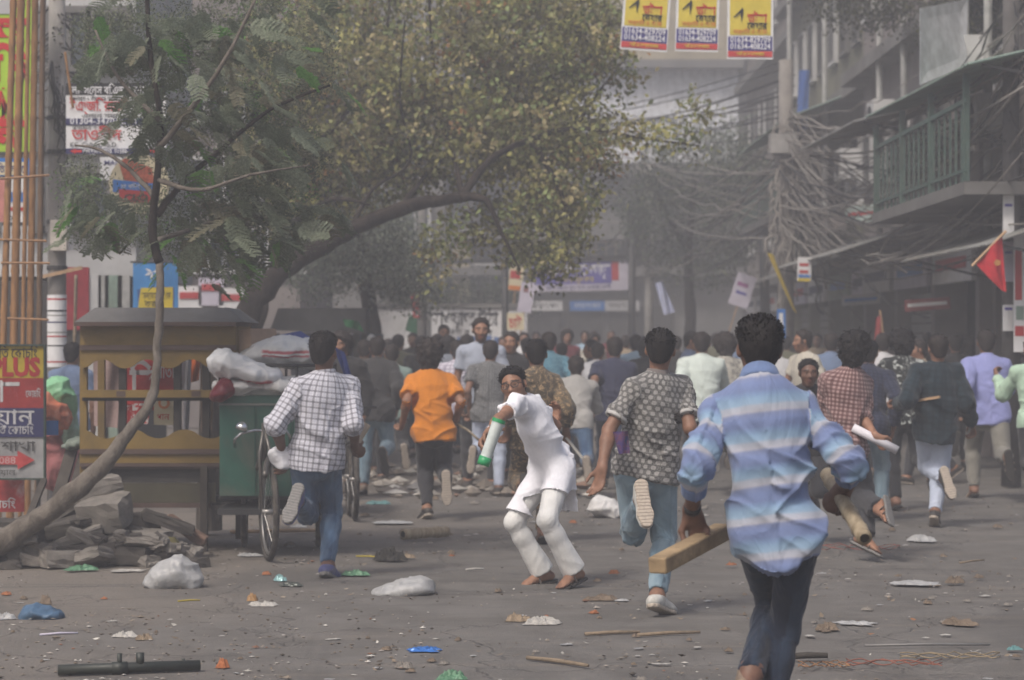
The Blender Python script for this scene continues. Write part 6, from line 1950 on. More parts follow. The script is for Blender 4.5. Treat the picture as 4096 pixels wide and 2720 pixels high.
# ------------------------------------------------------------------ second cycle cart half hidden behind the runners
d2 = 21.5; o2 = P(348, 500, d2); o2.z = 0
V2 = empty("cargo_tricycle", tuple(o2)); tag(V2, "dark cycle cart wheel and frame half hidden behind the checked shirt man", "tricycle")
wheel(V2, (.06, 0, .36), .36, (1, .12, 0), .045); wheel(V2, (-.02, .5, .36), .36, (1, .12, 0), .045)
m = MB(); m.tube([(.06, 0, .36), (.03, .1, .85), (.0, .12, 1.05)], .018, 8); m.tube([(-.25, .1, 1.0), (.25, .1, 1.0)], .013, 8); m.tube([(.03, .1, .7), (-.3, .9, .55)], .018, 8); m.build("frame", DARK_M, V2, True)
m = MB(); m.box((-.35, .95, .70), (.7, .9, .4)); m.build("cargo_box", mat("cart_dark_box", (.05, .045, .04), .8), V2)
# covered stall at the back left
d3 = 31; o3 = P(322, 340, d3); o3.z = 0
SL = empty("market_stall", tuple(o3)); tag(SL, "dark roofed stall with grey sheet front behind the loaded van", "stall")
def sl(px, py): 
    q = P(px, py, d3); return q.x - o3.x, q.z
x0, z0 = sl(270, 330); x1, z1 = sl(366, 308)
m = MB(); m.add([(x0, 0, z0), (x1, 0, z0 - .05), (x1, .02, z1), (x0 + .1, .02, z1), (x0, .9, z0), (x1, .9, z0 - .05), (x1, .9, z1), (x0 + .1, .9, z1)], [(0, 1, 2, 3), (7, 6, 5, 4), (0, 4, 5, 1), (1, 5, 6, 2), (2, 6, 7, 3), (3, 7, 4, 0)]); m.build("roof", mat("stall_roof_grey", (.085, .085, .088), .8, .2, 0, .3, 3), SL)
for px in (276, 314, 356, 364): x, _ = sl(px, 0); m = MB(); m.box((x, .1, z0 / 2 - .02), (.07, .07, z0 - .04)); m.build("post", DARK_M, SL)
m = MB(); m.box(((x0 + x1) / 2, .7, .5), (x1 - x0 - .1, .5, 1.0)); m.build("counter", mat("stall_counter", (.10, .085, .07), .8), SL)
xa, za = sl(335, 325); m = MB(); m.box((xa, .4, z0 - .35), (1.2, .04, .6)); m.build("back_sheet", mat("stall_sheet_blue", (.09, .11, .14), .8), SL)
flag("tarpaulin", [(343, 319), (358, 321), (364, 332), (345, 326)], 30.6, "bright green tarp scrap on the stall roof edge", mat("tarp_green", (.03, .22, .08), .6), None, "tarpaulin", .05)
for i, (px, py, mt, lab) in enumerate([(371, 341, WHITE_S, "white paper sack on the far stall"), (378, 344, RED_S, "red packet beside the white sack on the far stall")]):
    sack("packet", [(px, py, 0, 4, 6, .06, 0), (px + 1, py - 2, 0, 3, 4, .05, 10)], 30.4, lab, mt, "packet", 40 + i, .006, .016)
# sacks and bags heaped behind the coaching sign
sack("plastic_bag", [(60, 393, 0, 11, 17, .12, 12), (67, 405, .05, 9, 14, .1, 5), (54, 385, 0, 8, 8, .08, 0)], 20.2, "pale green plastic bag on top of the heap beside the coaching sign", mat("plastic_pale_green", (.22, .48, .27), .45, .4, 0, .15, 5, .2), "bag", 5)
sack("sack", [(56, 413, 0, 13, 12, .14, 10), (48, 408, 0, 8, 14, .12, 0), (62, 420, 0, 9, 9, .1, 10)], 20.1, "orange striped sack in the heap beside the coaching sign", mat("sack_orange", (.50, .15, .08), .7, .3, 0, .3, 14, .3, (.5, .36, .28), .6), "sack", 6)
sack("plastic_bag", [(71, 425, .1, 9, 20, .1, -4), (72, 438, .1, 9, 10, .1, 0)], 20.3, "green and white ribbed bag at the right of the heap", mat("plastic_green_white", (.30, .48, .36), .5, .4, 0, .3, 18, .3, (.5, .52, .5), .6), "bag", 7)
sack("sack", [(58, 445, .1, 22, 22, .2, 0), (62, 470, .1, 24, 24, .22, 0), (52, 430, .0, 12, 12, .14, 0)], 20.4, "large pink printed sack at the bottom of the heap", mat("sack_pink", (.46, .17, .17), .7, .3, 0, .3, 6, .3, (.48, .40, .40), .7), "sack", 8)
m = MB(); q = P(52, 427, 20.1); m.box((q.x, q.y - .2, q.z), (.18, .02, .12)); tag(m.build("blue_label", BLUE_S), "small blue card stuck on the pink sack", "card")
s = Sign("red_board", -24, 480, 24, 512, 19.9, "red and white painted board under the coaching sign", "board", mat("board_red_white", (.42, .05, .05), .7, .3, 0, .5, 5, .1, (.55, .5, .5), .9)); s.text(-14, 508, "েকাচিং", 7, LTEXT_W, 30)
# ------------------------------------------------------------------ planks and rubble
def slab(name, px, py, d, size, rx, ry, rz, label, mt, grp="broken slabs in the rubble pile", cat="slab", seed=0):
    rs_ = np.random.RandomState(seed + int(px * 7 + py)); n = 4
    h = .03; sx, sy, sz = size
    # rounded broken block: box subdivided and roughened
    bm = bmesh.new(); bmesh.ops.create_cube(bm, size=1.0); bmesh.ops.subdivide_edges(bm, edges=bm.edges[:], cuts=3, use_grid_fill=True)
    for v in bm.verts:
        c = v.co; r = Vector((c.x * sx, c.y * sy, c.z * sz)); e = (abs(c.x) > .49) + (abs(c.y) > .49) + (abs(c.z) > .49)
        k = 1 - .035 * max(0, e - 1); j = .045 * min(sx, sy, sz) + .012
        v.co = r * k + Vector(rs_.normal(0, j * .28, 3))
    me = bpy.data.meshes.new(name); bm.to_mesh(me); bm.free()
    o = link(name, me, mt); p = P(px, py, d); o.location = p; o.rotation_euler = tuple(math.radians(a) for a in (rx, ry, rz)); tag(o, label, cat, grp); return o
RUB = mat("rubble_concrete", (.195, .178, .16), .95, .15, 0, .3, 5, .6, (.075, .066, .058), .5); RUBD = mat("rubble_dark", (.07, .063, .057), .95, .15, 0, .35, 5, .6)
for i, (px, py, d, sz, r_, lab, mt) in enumerate([
    (62, 505, 17.7, (.62, .35, .10), (10, -33, 5), "long slab leaning up the middle of the rubble pile", RUB), (97, 488, 17.6, (.34, .3, .12), (0, -16, 20), "upper slab resting at the top of the rubble pile", RUB),
    (105, 513, 17.4, (.34, .30, .22), (14, -6, -12), "big squarish block at the front of the rubble pile", RUB), (78, 535, 17.3, (.36, .3, .07), (5, -20, 10), "thin slab slanting below the big block", RUB),
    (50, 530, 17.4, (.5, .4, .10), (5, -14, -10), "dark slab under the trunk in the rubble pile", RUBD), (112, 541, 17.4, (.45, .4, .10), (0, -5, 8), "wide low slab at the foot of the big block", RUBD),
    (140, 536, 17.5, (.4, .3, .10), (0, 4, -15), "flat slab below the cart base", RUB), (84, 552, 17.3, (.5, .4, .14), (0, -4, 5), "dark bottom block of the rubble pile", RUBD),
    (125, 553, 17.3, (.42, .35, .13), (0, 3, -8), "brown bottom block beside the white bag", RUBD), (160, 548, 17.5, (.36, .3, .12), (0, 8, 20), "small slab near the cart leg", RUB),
    (36, 552, 17.3, (.4, .3, .12), (0, -8, 10), "rounded lump at the left of the rubble pile", RUB), (14, 548, 17.4, (.3, .3, .16), (0, 12, 0), "grey lump at the left edge of the rubble", RUB),
    (186, 530, 17.9, (.34, .12, .08), (0, 32, 0), "tilted brick red slab beside the cart leg", mat("rubble_brick", (.20, .13, .10), .95, .15, 0, .3, 6, .5)), (168, 522, 17.8, (.4, .3, .08), (0, 20, 10), "slab sliding down under the cart", RUBD),
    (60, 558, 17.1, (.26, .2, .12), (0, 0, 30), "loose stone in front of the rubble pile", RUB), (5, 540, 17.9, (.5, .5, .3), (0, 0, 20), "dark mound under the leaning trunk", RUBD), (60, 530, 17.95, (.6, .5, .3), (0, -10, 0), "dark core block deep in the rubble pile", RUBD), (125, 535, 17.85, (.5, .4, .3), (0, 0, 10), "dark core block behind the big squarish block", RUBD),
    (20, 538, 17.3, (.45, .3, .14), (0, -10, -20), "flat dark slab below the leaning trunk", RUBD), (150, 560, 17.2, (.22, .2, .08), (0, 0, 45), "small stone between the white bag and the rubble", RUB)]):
    slab("concrete_slab", px, py, d, sz, *r_, lab, mt, seed=i)
rq = random.Random(5)
for i in range(34):
    px = rq.uniform(0, 200); py = rq.uniform(540, 566) - max(0, 60 - abs(px - 90)) * rq.uniform(0, .55)
    sz = rq.uniform(.10, .26)
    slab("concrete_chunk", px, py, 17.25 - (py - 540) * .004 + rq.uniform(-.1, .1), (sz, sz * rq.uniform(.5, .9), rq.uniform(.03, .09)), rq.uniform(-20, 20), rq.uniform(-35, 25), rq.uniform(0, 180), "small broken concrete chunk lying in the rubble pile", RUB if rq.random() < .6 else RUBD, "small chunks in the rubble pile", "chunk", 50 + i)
for i, (a, b, w, lab) in enumerate([((46, 540), (74, 442), .09, "left dark plank leaning on the heap of sacks"), ((66, 520), (86, 446), .07, "right dark plank leaning on the heap of sacks"), ((56, 530), (66, 470), .05, "thin short plank between the leaning planks"), ((26, 525), (44, 480), .05, "thin plank leaning under the coaching sign")]):
    m = MB(); p0, p1 = P(*a, 18.2), P(*b, 18.9); m.bar(p0 - p0, p1 - p0, w, .03); o = m.build("plank", mat("plank_dark", (.06, .052, .045), .85, .2, 0, .3, 8, .3), None, loc=tuple(p0)); tag(o, lab, "plank", "planks leaning on the rubble")
sack("crumpled_bag", [(74, 445, 0, 13, 3.5, .10, -6), (80, 443, 0, 8, 3, .1, 0)], 18.8, "grey green crumpled sheet lying on the plank ends", mat("sheet_grey_green", (.17, .20, .17), .8), "sheet", 9)
sack("cloth_rag", [(172, 548, 0, 8, 10, .07, 20), (178, 556, 0, 9, 8, .07, 0)], 17.35, "olive yellow rag hanging in the rubble near the cart leg", mat("rag_olive", (.16, .14, .05), .85), "rag", 10, .014)
# ------------------------------------------------------------------ the runners in front, joint by joint
# 1 striped shirt
M_STR = cloth_stripes("shirt_blue_stripes", [(0, hexc(96, 112, 154)), (.20, hexc(94, 110, 150)), (.30, hexc(102, 126, 162)), (.42, hexc(114, 142, 170)), (.56, hexc(122, 148, 172)), (.64, hexc(148, 153, 166)), (.78, hexc(152, 153, 163)), (.86, hexc(102, 113, 148)), (1, hexc(96, 112, 154))], .140, .012)
M_STRC = cloth_plain("collar_blue", hexc(98, 116, 152))
J = skeleton_px(9.25, dict(P=(776, 520), N=(760, 384, 1), H=(759, 353, 1),
    shL=(719, 410, 1), elL=(696, 466, -1), wrL=(692, 513, 1), shR=(802, 408, 1), elR=(850, 464, -1), wrR=(845, 487, 1),
    hpL=(752, 529, 1), knL=(772, 603, 1), anL=(752, 670, -1), toL=(746, 694, -1),
    hpR=(801, 528, -1), knR=(784, 629, 1), anR=(766, 735, -1), toR=(768, 775, 1)), 1.05)
person(J, dict(label="man in blue and white striped shirt running away with a wooden beam and bamboo", s=1.05, fat=.87, headscale=.94, face=(-.05, 1, .05), skin=SK[2],
    hair=dict(style='quiff', mat=HB, near=2),
    shirt=dict(mat=M_STR, sleeve='mid', sleevefit=.7, hem=.20, fit=.013, amp=.026, collar=M_STRC, cuff=M_STRC, cuffw=.045, tail=.07, hemtilt=-.10, hemback=-.05),
    pants=dict(mat=DEN_D, fit=.006, amp=.012, cuff=-.04), shoes=dict(type='shoe', mat=SHOE_T, sole=SOLE_W),
    hands=dict(L=(nrm(A((.35, .35, -.9))), A((-.85, .1, -.3)), .75), R=(nrm(A((-.55, .35, -.7))), A((.5, -.5, -.6)), .85))), 1, .0075)
PJ1 = person.J
# 2 polo
M_POLO = cloth_print("polo_grey_print", (.055, .053, .050), (.19, .185, .18), (.34, .325, .31), .043)
M_POLOC = cloth_plain("polo_collar", (.17, .15, .145)); M_POLOK = cloth_plain("polo_cuff", (.42, .41, .40))
J = skeleton_px(14.1, dict(P=(646, 464), N=(659, 371, 1), H=(660.5, 349, 1),
    shL=(633, 389, -1), elL=(609, 430, -1), wrL=(602, 468, -1), shR=(682, 386, 1), elR=(690, 428, -1), wrR=(703, 446, 1),
    hpL=(631, 468, 1), knL=(633, 533, 1), anL=(641, 499, -1), toL=(645, 528, -1),
    hpR=(661, 469, 1), knR=(664, 535, 1), anR=(657, 596, -1), toR=(671, 602, 1)), 1.0)
person(J, dict(label="man in grey patterned polo shirt and light jeans running beside the striped shirt man", s=1.0, face=(.12, 1, 0), skin=SK[1],
    hair=dict(style='short', mat=HB, near=2),
    shirt=dict(mat=M_POLO, sleeve='short', slen=.72, sleevefit=.7, hem=.085, fit=.017, amp=.024, collar=M_POLOC, cuff=M_POLOK, cuffw=.018, hemtilt=-.05),
    pants=dict(mat=DEN_L, fit=.013, amp=.016, cuff=.10), shoes=dict(type='shoe', mat=SHOE_W, sole=SOLE_W),
    hands=dict(L=(nrm(A((-.2, -.1, -1))), A((-.7, .5, -.1)), .25))), 2, .0085)
# 3 kurta
M_KUR = cloth_plain("kurta_white", (.78, .775, .82))
J = skeleton_px(15.95, dict(P=(553, 468), N=(527, 404, -1), H=(514, 387, -1),
    shL=(517, 404, -1), elL=(499, 419, -1), wrL=(489, 432, -1), shR=(533, 405, 1), elR=(556, 426, 1), wrR=(553, 424, 1),
    hpL=(560, 471, -1), knL=(547, 520, -1), anL=(574, 571, 1), toL=(556, 580, -1),
    hpR=(546, 471, 1), knR=(514, 522, -1), anR=(543, 572, 1), toR=(518, 579, -1)), .98)
kur = person(J, dict(label="man in white kurta and glasses crouching with one arm thrown out towards the camera", s=.98, fat=.91, face=(-.26, -.97, .0), skin=SK[0],
    hair=dict(style='short', mat=HB, near=2),
    shirt=dict(mat=M_KUR, sleeve='short', slen=.55, hem=.14, fit=.018, amp=.026, flare=.010, skirt=dict(L=.48, R=.84), tailback=.15, taildrop=.40),
    pants=dict(mat=WHITE_T, fit=.013, amp=.005, cuff=.02, wide=.028), shoes=dict(type='sandal', mat=SAND, sole=SOLE_D),
    hands=dict(L=(nrm(A((-.5, -.3, -.7))), A((.3, -.2, .8)), .55), R=(nrm(A((.3, .1, .9))), A((.6, -.6, 0)), .4))), 3, .0085)
PJ3 = person.J
# 4 plaid
M_PLA = cloth_plaid("shirt_white_grey_check", (.56, .56, .62), (.13, .125, .145), .037, .037, .32, None, (.40, .40, .46))
J = skeleton_px(16.3, dict(P=(316, 454), N=(326, 371, 1), H=(323.5, 352, 1),
    shL=(300, 388, -1), elL=(276, 424, -1), wrL=(283, 455, 1), shR=(348, 385, 1), elR=(353, 423, -1), wrR=(355, 447, 1),
    hpL=(303, 457, 1), knL=(308, 514, 1), anL=(297, 501, -1), toL=(289, 525, -1),
    hpR=(328, 456, 1), knR=(332, 510, 1), anR=(328, 566, -1), toR=(339, 573, 1)), 1.03)
person(J, dict(label="man in white and grey checked shirt and blue jeans running past the green van", s=1.03, face=(.35, 1, 0), skin=SK[2],
    hair=dict(style='quiff', mat=HB, near=2),
    shirt=dict(mat=M_PLA, sleeve='rolled', hem=.10, fit=.020, amp=.020, collar=M_PLA, cuff=M_PLA, cuffw=.03, hemtilt=.1),
    pants=dict(mat=DEN_B, fit=.010, amp=.016, cuff=.07), shoes=dict(type='shoe', mat=SHOE_B, sole=SOLE_G),
    hands=dict(R=(nrm(A((.3, .5, -.3))), A((.4, .2, .7)), .85))), 4, .009)
PJ4 = person.J
# 5 orange
M_ORA = cloth_plain("tee_orange", (.56, .19, .018))
J = skeleton_px(21.6, dict(P=(434, 428), N=(429, 374, 1), H=(430, 357, 1),
    shL=(412, 382, 1), elL=(407, 401, -1), wrL=(403, 421, 1), shR=(448, 381, 1), elR=(461, 402, -1), wrR=(456, 420, 1),
    hpL=(425, 431, 1), knL=(425, 468, 1), anL=(427, 509, -1), toL=(421, 514, 1),
    hpR=(443, 431, 1), knR=(444, 469, 1), anR=(446, 480, -1), toR=(447, 502, -1)), 1.0)
person(J, dict(label="man with bushy hair in orange t-shirt running in black trousers", s=1.0, face=(.1, 1, 0), skin=SK[0],
    hair=dict(style='curly', mat=HD, near=1),
    shirt=dict(mat=M_ORA, sleeve='short', slen=.75, hem=.12, fit=.024, amp=.020),
    pants=dict(mat=CHAR_T, fit=.013, amp=.013, cuff=.10), shoes=dict(type='shoe', mat=SHOE_D, sole=SOLE_W)), 5, .010)
PJ5 = person.J

# 6 maroon check, with a white tube
M_MAR = cloth_plaid("shirt_maroon_check", (.36, .25, .24), (.085, .030, .030), .030, .030, .5)
J = skeleton_px(17.8, dict(P=(842, 440), N=(851, 372, 1), H=(855, 351, 1),
    shL=(829, 381, -1), elL=(824, 415, 1), wrL=(842, 432, 1), shR=(864, 384, 1), elR=(862, 418, -1), wrR=(876, 437, -1),
    hpL=(832, 443, 1), knL=(853, 490, 1), anL=(879, 510, -1), toL=(882, 528, -1),
    hpR=(852, 443, -1), knR=(864, 488, 1), anR=(865, 537, -1), toR=(884, 546, -1)), 1.0)
person(J, dict(label="curly haired man in maroon checked shirt carrying a white tube", face=(.45, 1, 0), skin=SK[0],
    hair=dict(style='curly', mat=HB, near=1), shirt=dict(mat=M_MAR, sleeve='rolled', hem=.10, fit=.02, amp=.018, collar=M_MAR),
    pants=dict(mat=CHAR_T, fit=.018, amp=.014, wide=.02), shoes=dict(type='sandal', mat=SAND, sole=SOLE_G),
    hands=dict(R=(nrm(A((.6, -.1, -.7))), A((.75, -.2, -.5)), .8))), 6, .010)
PJ6 = person.J
# 7 teal jacket
M_TEA = cloth_plaid("jacket_dark_teal", (.018, .032, .042), (.010, .016, .022), .05, .05, .4)
J = skeleton_px(20.9, dict(P=(934, 426), N=(938, 361, 1), H=(938, 346, 1),
    shL=(918, 372, -1), elL=(908, 399, -1), wrL=(898, 405, 1), shR=(956, 371, 1), elR=(966, 402, -1), wrR=(972, 424, 1),
    hpL=(926, 428, 1), knL=(927, 466, 1), anL=(944, 479, -1), toL=(950, 499, -1),
    hpR=(943, 428, 1), knR=(940, 474, 1), anR=(935, 512, -1), toR=(936, 519, 1)), 1.0)
person(J, dict(label="man in dark teal jacket and white trousers holding a stick of wood", face=(-.1, 1, 0), skin=SK[1],
    hair=dict(style='short', mat=HD, near=1), shirt=dict(mat=M_TEA, sleeve='long', hem=.14, fit=.028, amp=.018, collar=M_TEA),
    pants=dict(mat=PALE_T, fit=.016, amp=.014), shoes=dict(type='shoe', mat=SHOE_D, sole=SOLE_W),
    hands=dict(L=(nrm(A((-.3, .6, -.2))), A((.9, 0, .15)), .8))), 7, .011)
PJ7 = person.J
# 8 leaf-print shirt and trousers behind the kurta
M_CAM = cloth_blotch("shirt_leaf_print", [(0, (.03, .032, .028)), (.38, (.05, .052, .045)), (.46, (.14, .10, .06)), (.52, (.035, .037, .032)), (.58, (.46, .31, .17)), (.64, (.07, .065, .05)), (1, (.34, .27, .19))], 15, 1.8)
J = skeleton_px(19.2, dict(P=(533, 436), N=(537, 374, 1), H=(536.5, 356, 1),
    shL=(521, 382, -1), elL=(512, 411, -1), wrL=(508, 430, 1), shR=(554, 383, 1), elR=(566, 410, -1), wrR=(566, 434, 1),
    hpL=(525, 439, 1), knL=(517, 480, 1), anL=(522, 488, -1), toL=(521, 503, -1),
    hpR=(543, 439, 1), knR=(545, 487, 1), anR=(543, 531, -1), toR=(540, 538, 1)), .98)
person(J, dict(label="man in brown leaf print shirt running just behind the white kurta man", s=.98, face=(.0, 1, 0), skin=SK[1],
    hair=dict(style='short', mat=HB, near=1), shirt=dict(mat=M_CAM, sleeve='mid', hem=.12, fit=.024, amp=.018, collar=M_CAM),
    pants=dict(mat=M_CAM, fit=.018, amp=.014), shoes=dict(type='sandal', mat=SAND, sole=SOLE_D),
    hands=dict(R=(nrm(A((.1, .3, -.9))), A((-.5, 0, .6)), .8))), 8, .010)
PJ8 = person.J

# ------------------------------------------------------------------ what they carry and wear
def stick(name, a, b, w, h, label, mt, cat="stick"):
    a, b = Vector(a), Vector(b); bm_ = bmesh.new()
    m = MB(); m.bar((0, 0, 0), b - a, w, h); o = m.build(name, mt, None, loc=tuple(a)); tag(o, label, cat)
    bv = o.modifiers.new("edge", 'BEVEL'); bv.width = min(w, h) * .12; bv.segments = 2
    bm_.free(); return o
yl = PJ1['wrL'][1] + .06
stick("wooden_beam", P(657, 566, yl - .42), P(723, 531, yl + .10), .075, .062, "short squared wooden beam in the striped shirt man's left hand", mat("beam_wood", (.30, .215, .125), .75, .25, 0, .4, 7, .4, (.085, .06, .04), .7), "beam")
yr = PJ1['wrR'][1] + .05
bamboo_piece("bamboo_club", P(864.5, 538, yr - .34), P(827, 474, yr + .16), .0305, "jointed bamboo club in the striped shirt man's right hand", BAM_G, True, 4)
w_ = PJ4['wrR']; bamboo_piece("bamboo_club", P(353, 449, w_[1] + .02), P(367.5, 424, w_[1] + .05), .026, "pale bamboo club in the checked shirt man's hand", bamboo_mat("bamboo_pale", (.52, .43, .33), (.34, .27, .2)), True, 2)
sack("plastic_bag", [(276, 456, 0, 8, 7, .05, 20), (284, 463, 0, 8, 6, .05, 0), (290, 456, 0, 5, 8, .04, 0)], PJ4['wrL'][1] - .02, "crumpled clear white plastic bag in the checked shirt man's left hand", mat("plastic_clear_white", (.55, .55, .58), .4, .5), "bag", 12, .010, .009)
w_ = PJ5['wrR']; m = MB(); a, b = P(455, 423, w_[1]), P(480.5, 441.5, w_[1] - .15); m.tube([(0, 0, 0), tuple((b - a) * .5 + Vector((0, 0, .02))), tuple(b - a)], .011, 8); tag(m.build("thin_stick", BAM_G, None, True, tuple(a)), "thin bent stick in the orange t-shirt man's hand", "stick")
w_ = PJ6['wrR']; m = MB(); a, b = P(853, 427.5, w_[1] + .05), P(897.5, 450.5, w_[1] - .03); d_ = (b - a).normalized(); m.tube([(0, 0, 0), tuple(b - a)], .032, 16); o = m.build("white_tube", mat("tube_white", (.60, .58, .62), .6), None, True, tuple(a)); tag(o, "white paper tube held by the maroon checked man", "tube")
m = MB(); m.tube([tuple(b - a), tuple(b - a + d_ * .003)], .022, 14); m.build("bore", mat("tube_bore", (.3, .28, .26), .8), o)
w_ = PJ7['wrL']; stick("wood_stick", P(893, 404.5, w_[1] - .02), P(940, 397, w_[1] - .28), .028, .022, "orange brown stick of wood in the teal jacket man's hand", WOOD_Y)
w_ = PJ8['wrR']; stick("wood_stick", P(566, 437, w_[1]), P(583, 459, w_[1] - .06), .028, .016, "flat pale stick in the leaf print man's right hand", mat("stick_pale", (.42, .40, .37), .8))
# green rimmed plastic sleeve on the kurta man's throwing arm
w_ = PJ3['wrL']; a, b = P(499, 420, w_[1] - .10), P(483.5, 464, w_[1] - .12); TB = empty("plastic_jar", tuple(a)); tag(TB, "white plastic cylinder with green rims at the kurta man's outstretched hand", "container")
d_ = b - a; pts = [d_ * t for t in (0, .2, .5, .8, 1)]
m = MB(); m.tube([tuple(p) for p in pts], [.040, .038, .036, .037, .040], 18, cap=False); m.build("cylinder", mat("plastic_milky", (.50, .55, .53), .4, .5), TB, True)
GP = mat("plastic_green", (.02, .28, .10), .4, .5); n_ = d_.normalized()
for t, q in ((0, .0435), (.86, .041)):
    m = MB(); m.tube([tuple(d_ * t - n_ * .005), tuple(d_ * t + n_ * (.018 if t == 0 else .05))], [q, q * .98], 18, cap=t > 0); m.build("rim", GP, TB, True)
m = MB(); m.tube([tuple(d_ * .05), tuple(d_ * .06)], .036, 16); m.build("inner_floor", GP, TB)
# wristwatches
def watch(J, q, label, mt):
    w = J['wr' + q]; ax = nrm(J['el' + q] - w); c = w + ax * .03
    m = MB(); m.tube([tuple(-ax * .013), tuple(ax * .013)], .034, 14); o = m.build("wristwatch", mt, None, True, tuple(c)); tag(o, label, "watch")
watch(PJ1, 'L', "black strapped wristwatch on the striped shirt man's left wrist", mat("strap_black", (.02, .02, .022), .5)); watch(PJ3, 'L', "shiny wristwatch on the kurta man's wrist", mat("watch_steel", (.5, .5, .52), .25, .5, .8))
# spectacles
f, u, r = hframe(PJ3); c = PJ3['H'] + u * .012; Gm = mat("spectacle_frame", (.03, .025, .025), .4)
GL = empty("spectacles", tuple(c)); tag(GL, "dark framed spectacles on the kurta man's face", "glasses")
for q in (-1, 1):
    cc = f * .098 + r * q * .033 + u * .001; ring = [tuple(cc + r * math.cos(a) * .026 + u * math.sin(a) * .019) for a in np.linspace(0, 2 * math.pi, 17)]
    m = MB(); m.tube(ring, .0028, 5, cap=False); fr_o = m.build("rim", Gm, GL, True)
    m = MB(); m.add([tuple(np.array(p) - f * .001) for p in ring[:-1]], [tuple(range(16))]); lens = NT("lens_glass"); lens.b.inputs["Transmission Weight"].default_value = 1.0; m.build("lens", lens.fin((.9, .92, .93), .05, .5), fr_o)
    m = MB(); m.tube([tuple(f * .095 + r * q * .058 + u * .004), tuple(r * q * .085 + u * .004 - f * .01)], .0025, 5); m.build("temple", Gm, GL)
m = MB(); m.tube([tuple(f * .103 + r * -.008 + u * .004), tuple(f * .103 + r * .008 + u * .004)], .0025, 5); m.build("bridge", Gm, GL)
# folded cloth in the polo man's pocket
o = flag("pocket_cloth", [(613, 432), (628, 431), (630, 453), (619, 454)], 13.88, "dark blue and purple striped cloth tucked in the polo man's waistband", cloth_blotch_s("pocket_cloth", [(0, (.03, .03, .10)), (.45, (.06, .04, .13)), (.55, (.12, .05, .08)), (.65, (.02, .04, .12)), (1, (.05, .09, .11))], 18), None, "cloth", .012)
# ------------------------------------------------------------------ the rest of the crowd
POSE = dict(A=dict(legL=(30, 45), legR=(-22, 70), armL=(-45, 75), armR=(35, 85)), B=dict(legL=(-20, 75), legR=(30, 40), armL=(35, 85), armR=(-45, 75)),
    C=dict(legL=(6, 16), legR=(12, 98), armL=(30, 70), armR=(-35, 60)), D=dict(legL=(12, 98), legR=(6, 16), armL=(-35, 60), armR=(30, 70)),
    W=dict(legL=(16, 8), legR=(-14, 20), armL=(-14, 20), armR=(16, 25), lean=4, twist=4), S=dict(legL=(3, 4), legR=(-3, 6), armL=(4, 15), armR=(-2, 20), lean=2, twist=2))
def cp(name, col): return cloth_plain(name, col)
CLO = dict(darkgrey=cp("shirt_dark_grey", (.040, .039, .040)), teal=cp("shirt_teal_grey", (.20, .27, .25)), brown=cp("shirt_brown", (.085, .062, .05)), black=cp("shirt_black", (.026, .025, .026)),
    bluegrey=cp("shirt_blue_grey", (.33, .36, .43)), navy=cp("shirt_navy", (.030, .033, .062)), lblue=cp("shirt_light_blue", (.30, .42, .53)), mint=cp("hoodie_mint_white", (.52, .58, .54)), greyb=cp("shirt_grey_beige", (.30, .29, .275)),
    white=cp("shirt_white", (.60, .60, .62)), lav=cp("shirt_lavender", (.24, .26, .50)), mintg=cp("shirt_mint_green", (.38, .52, .40)), maroon=cp("cardigan_maroon", (.16, .03, .04)), olive=cp("shirt_olive", (.12, .12, .08)), cream=cp("shirt_cream", (.45, .42, .36)), dblue=cp("shirt_dusty_blue", (.14, .19, .30)), red=cp("shirt_red", (.30, .04, .04)), tan=cp("shirt_tan", (.30, .24, .17)),
    geo=cloth_geo("shirt_grey_geometric", (.07, .072, .075), (.25, .25, .25), .020), wplaid=cloth_plaid("shirt_white_lilac_check", (.56, .54, .60), (.22, .18, .26), .045, .045, .3), bprint=cloth_blotch("shirt_blue_print", [(0, (.03, .09, .14)), (.45, (.06, .17, .25)), (.55, (.16, .30, .36)), (.65, (.05, .14, .22)), (1, (.22, .34, .38))], 40, 1.2),
    bwf=cloth_blotch("shirt_black_white_floral", [(0, (.02, .022, .022)), (.52, (.025, .03, .03)), (.56, (.4, .42, .4)), (.66, (.45, .46, .44)), (.7, (.03, .05, .04)), (1, (.06, .09, .07))], 18, .8, 'CONSTANT'), ncheck=cloth_plaid("shirt_navy_check", (.035, .042, .075), (.012, .013, .025), .035, .035, .45), beigep=cloth_blotch("shirt_beige_print", [(0, (.35, .33, .29)), (.5, (.42, .40, .35)), (.56, (.10, .10, .10)), (.64, (.42, .40, .36)), (1, (.3, .28, .25))], 22, .8))
PAN = dict(dj=DEN_D, bj=DEN_B, lj=DEN_L, bk=BLACK_T, ch=CHAR_T, wh=WHITE_T, kh=KHAKI_T, pb=PALE_T)
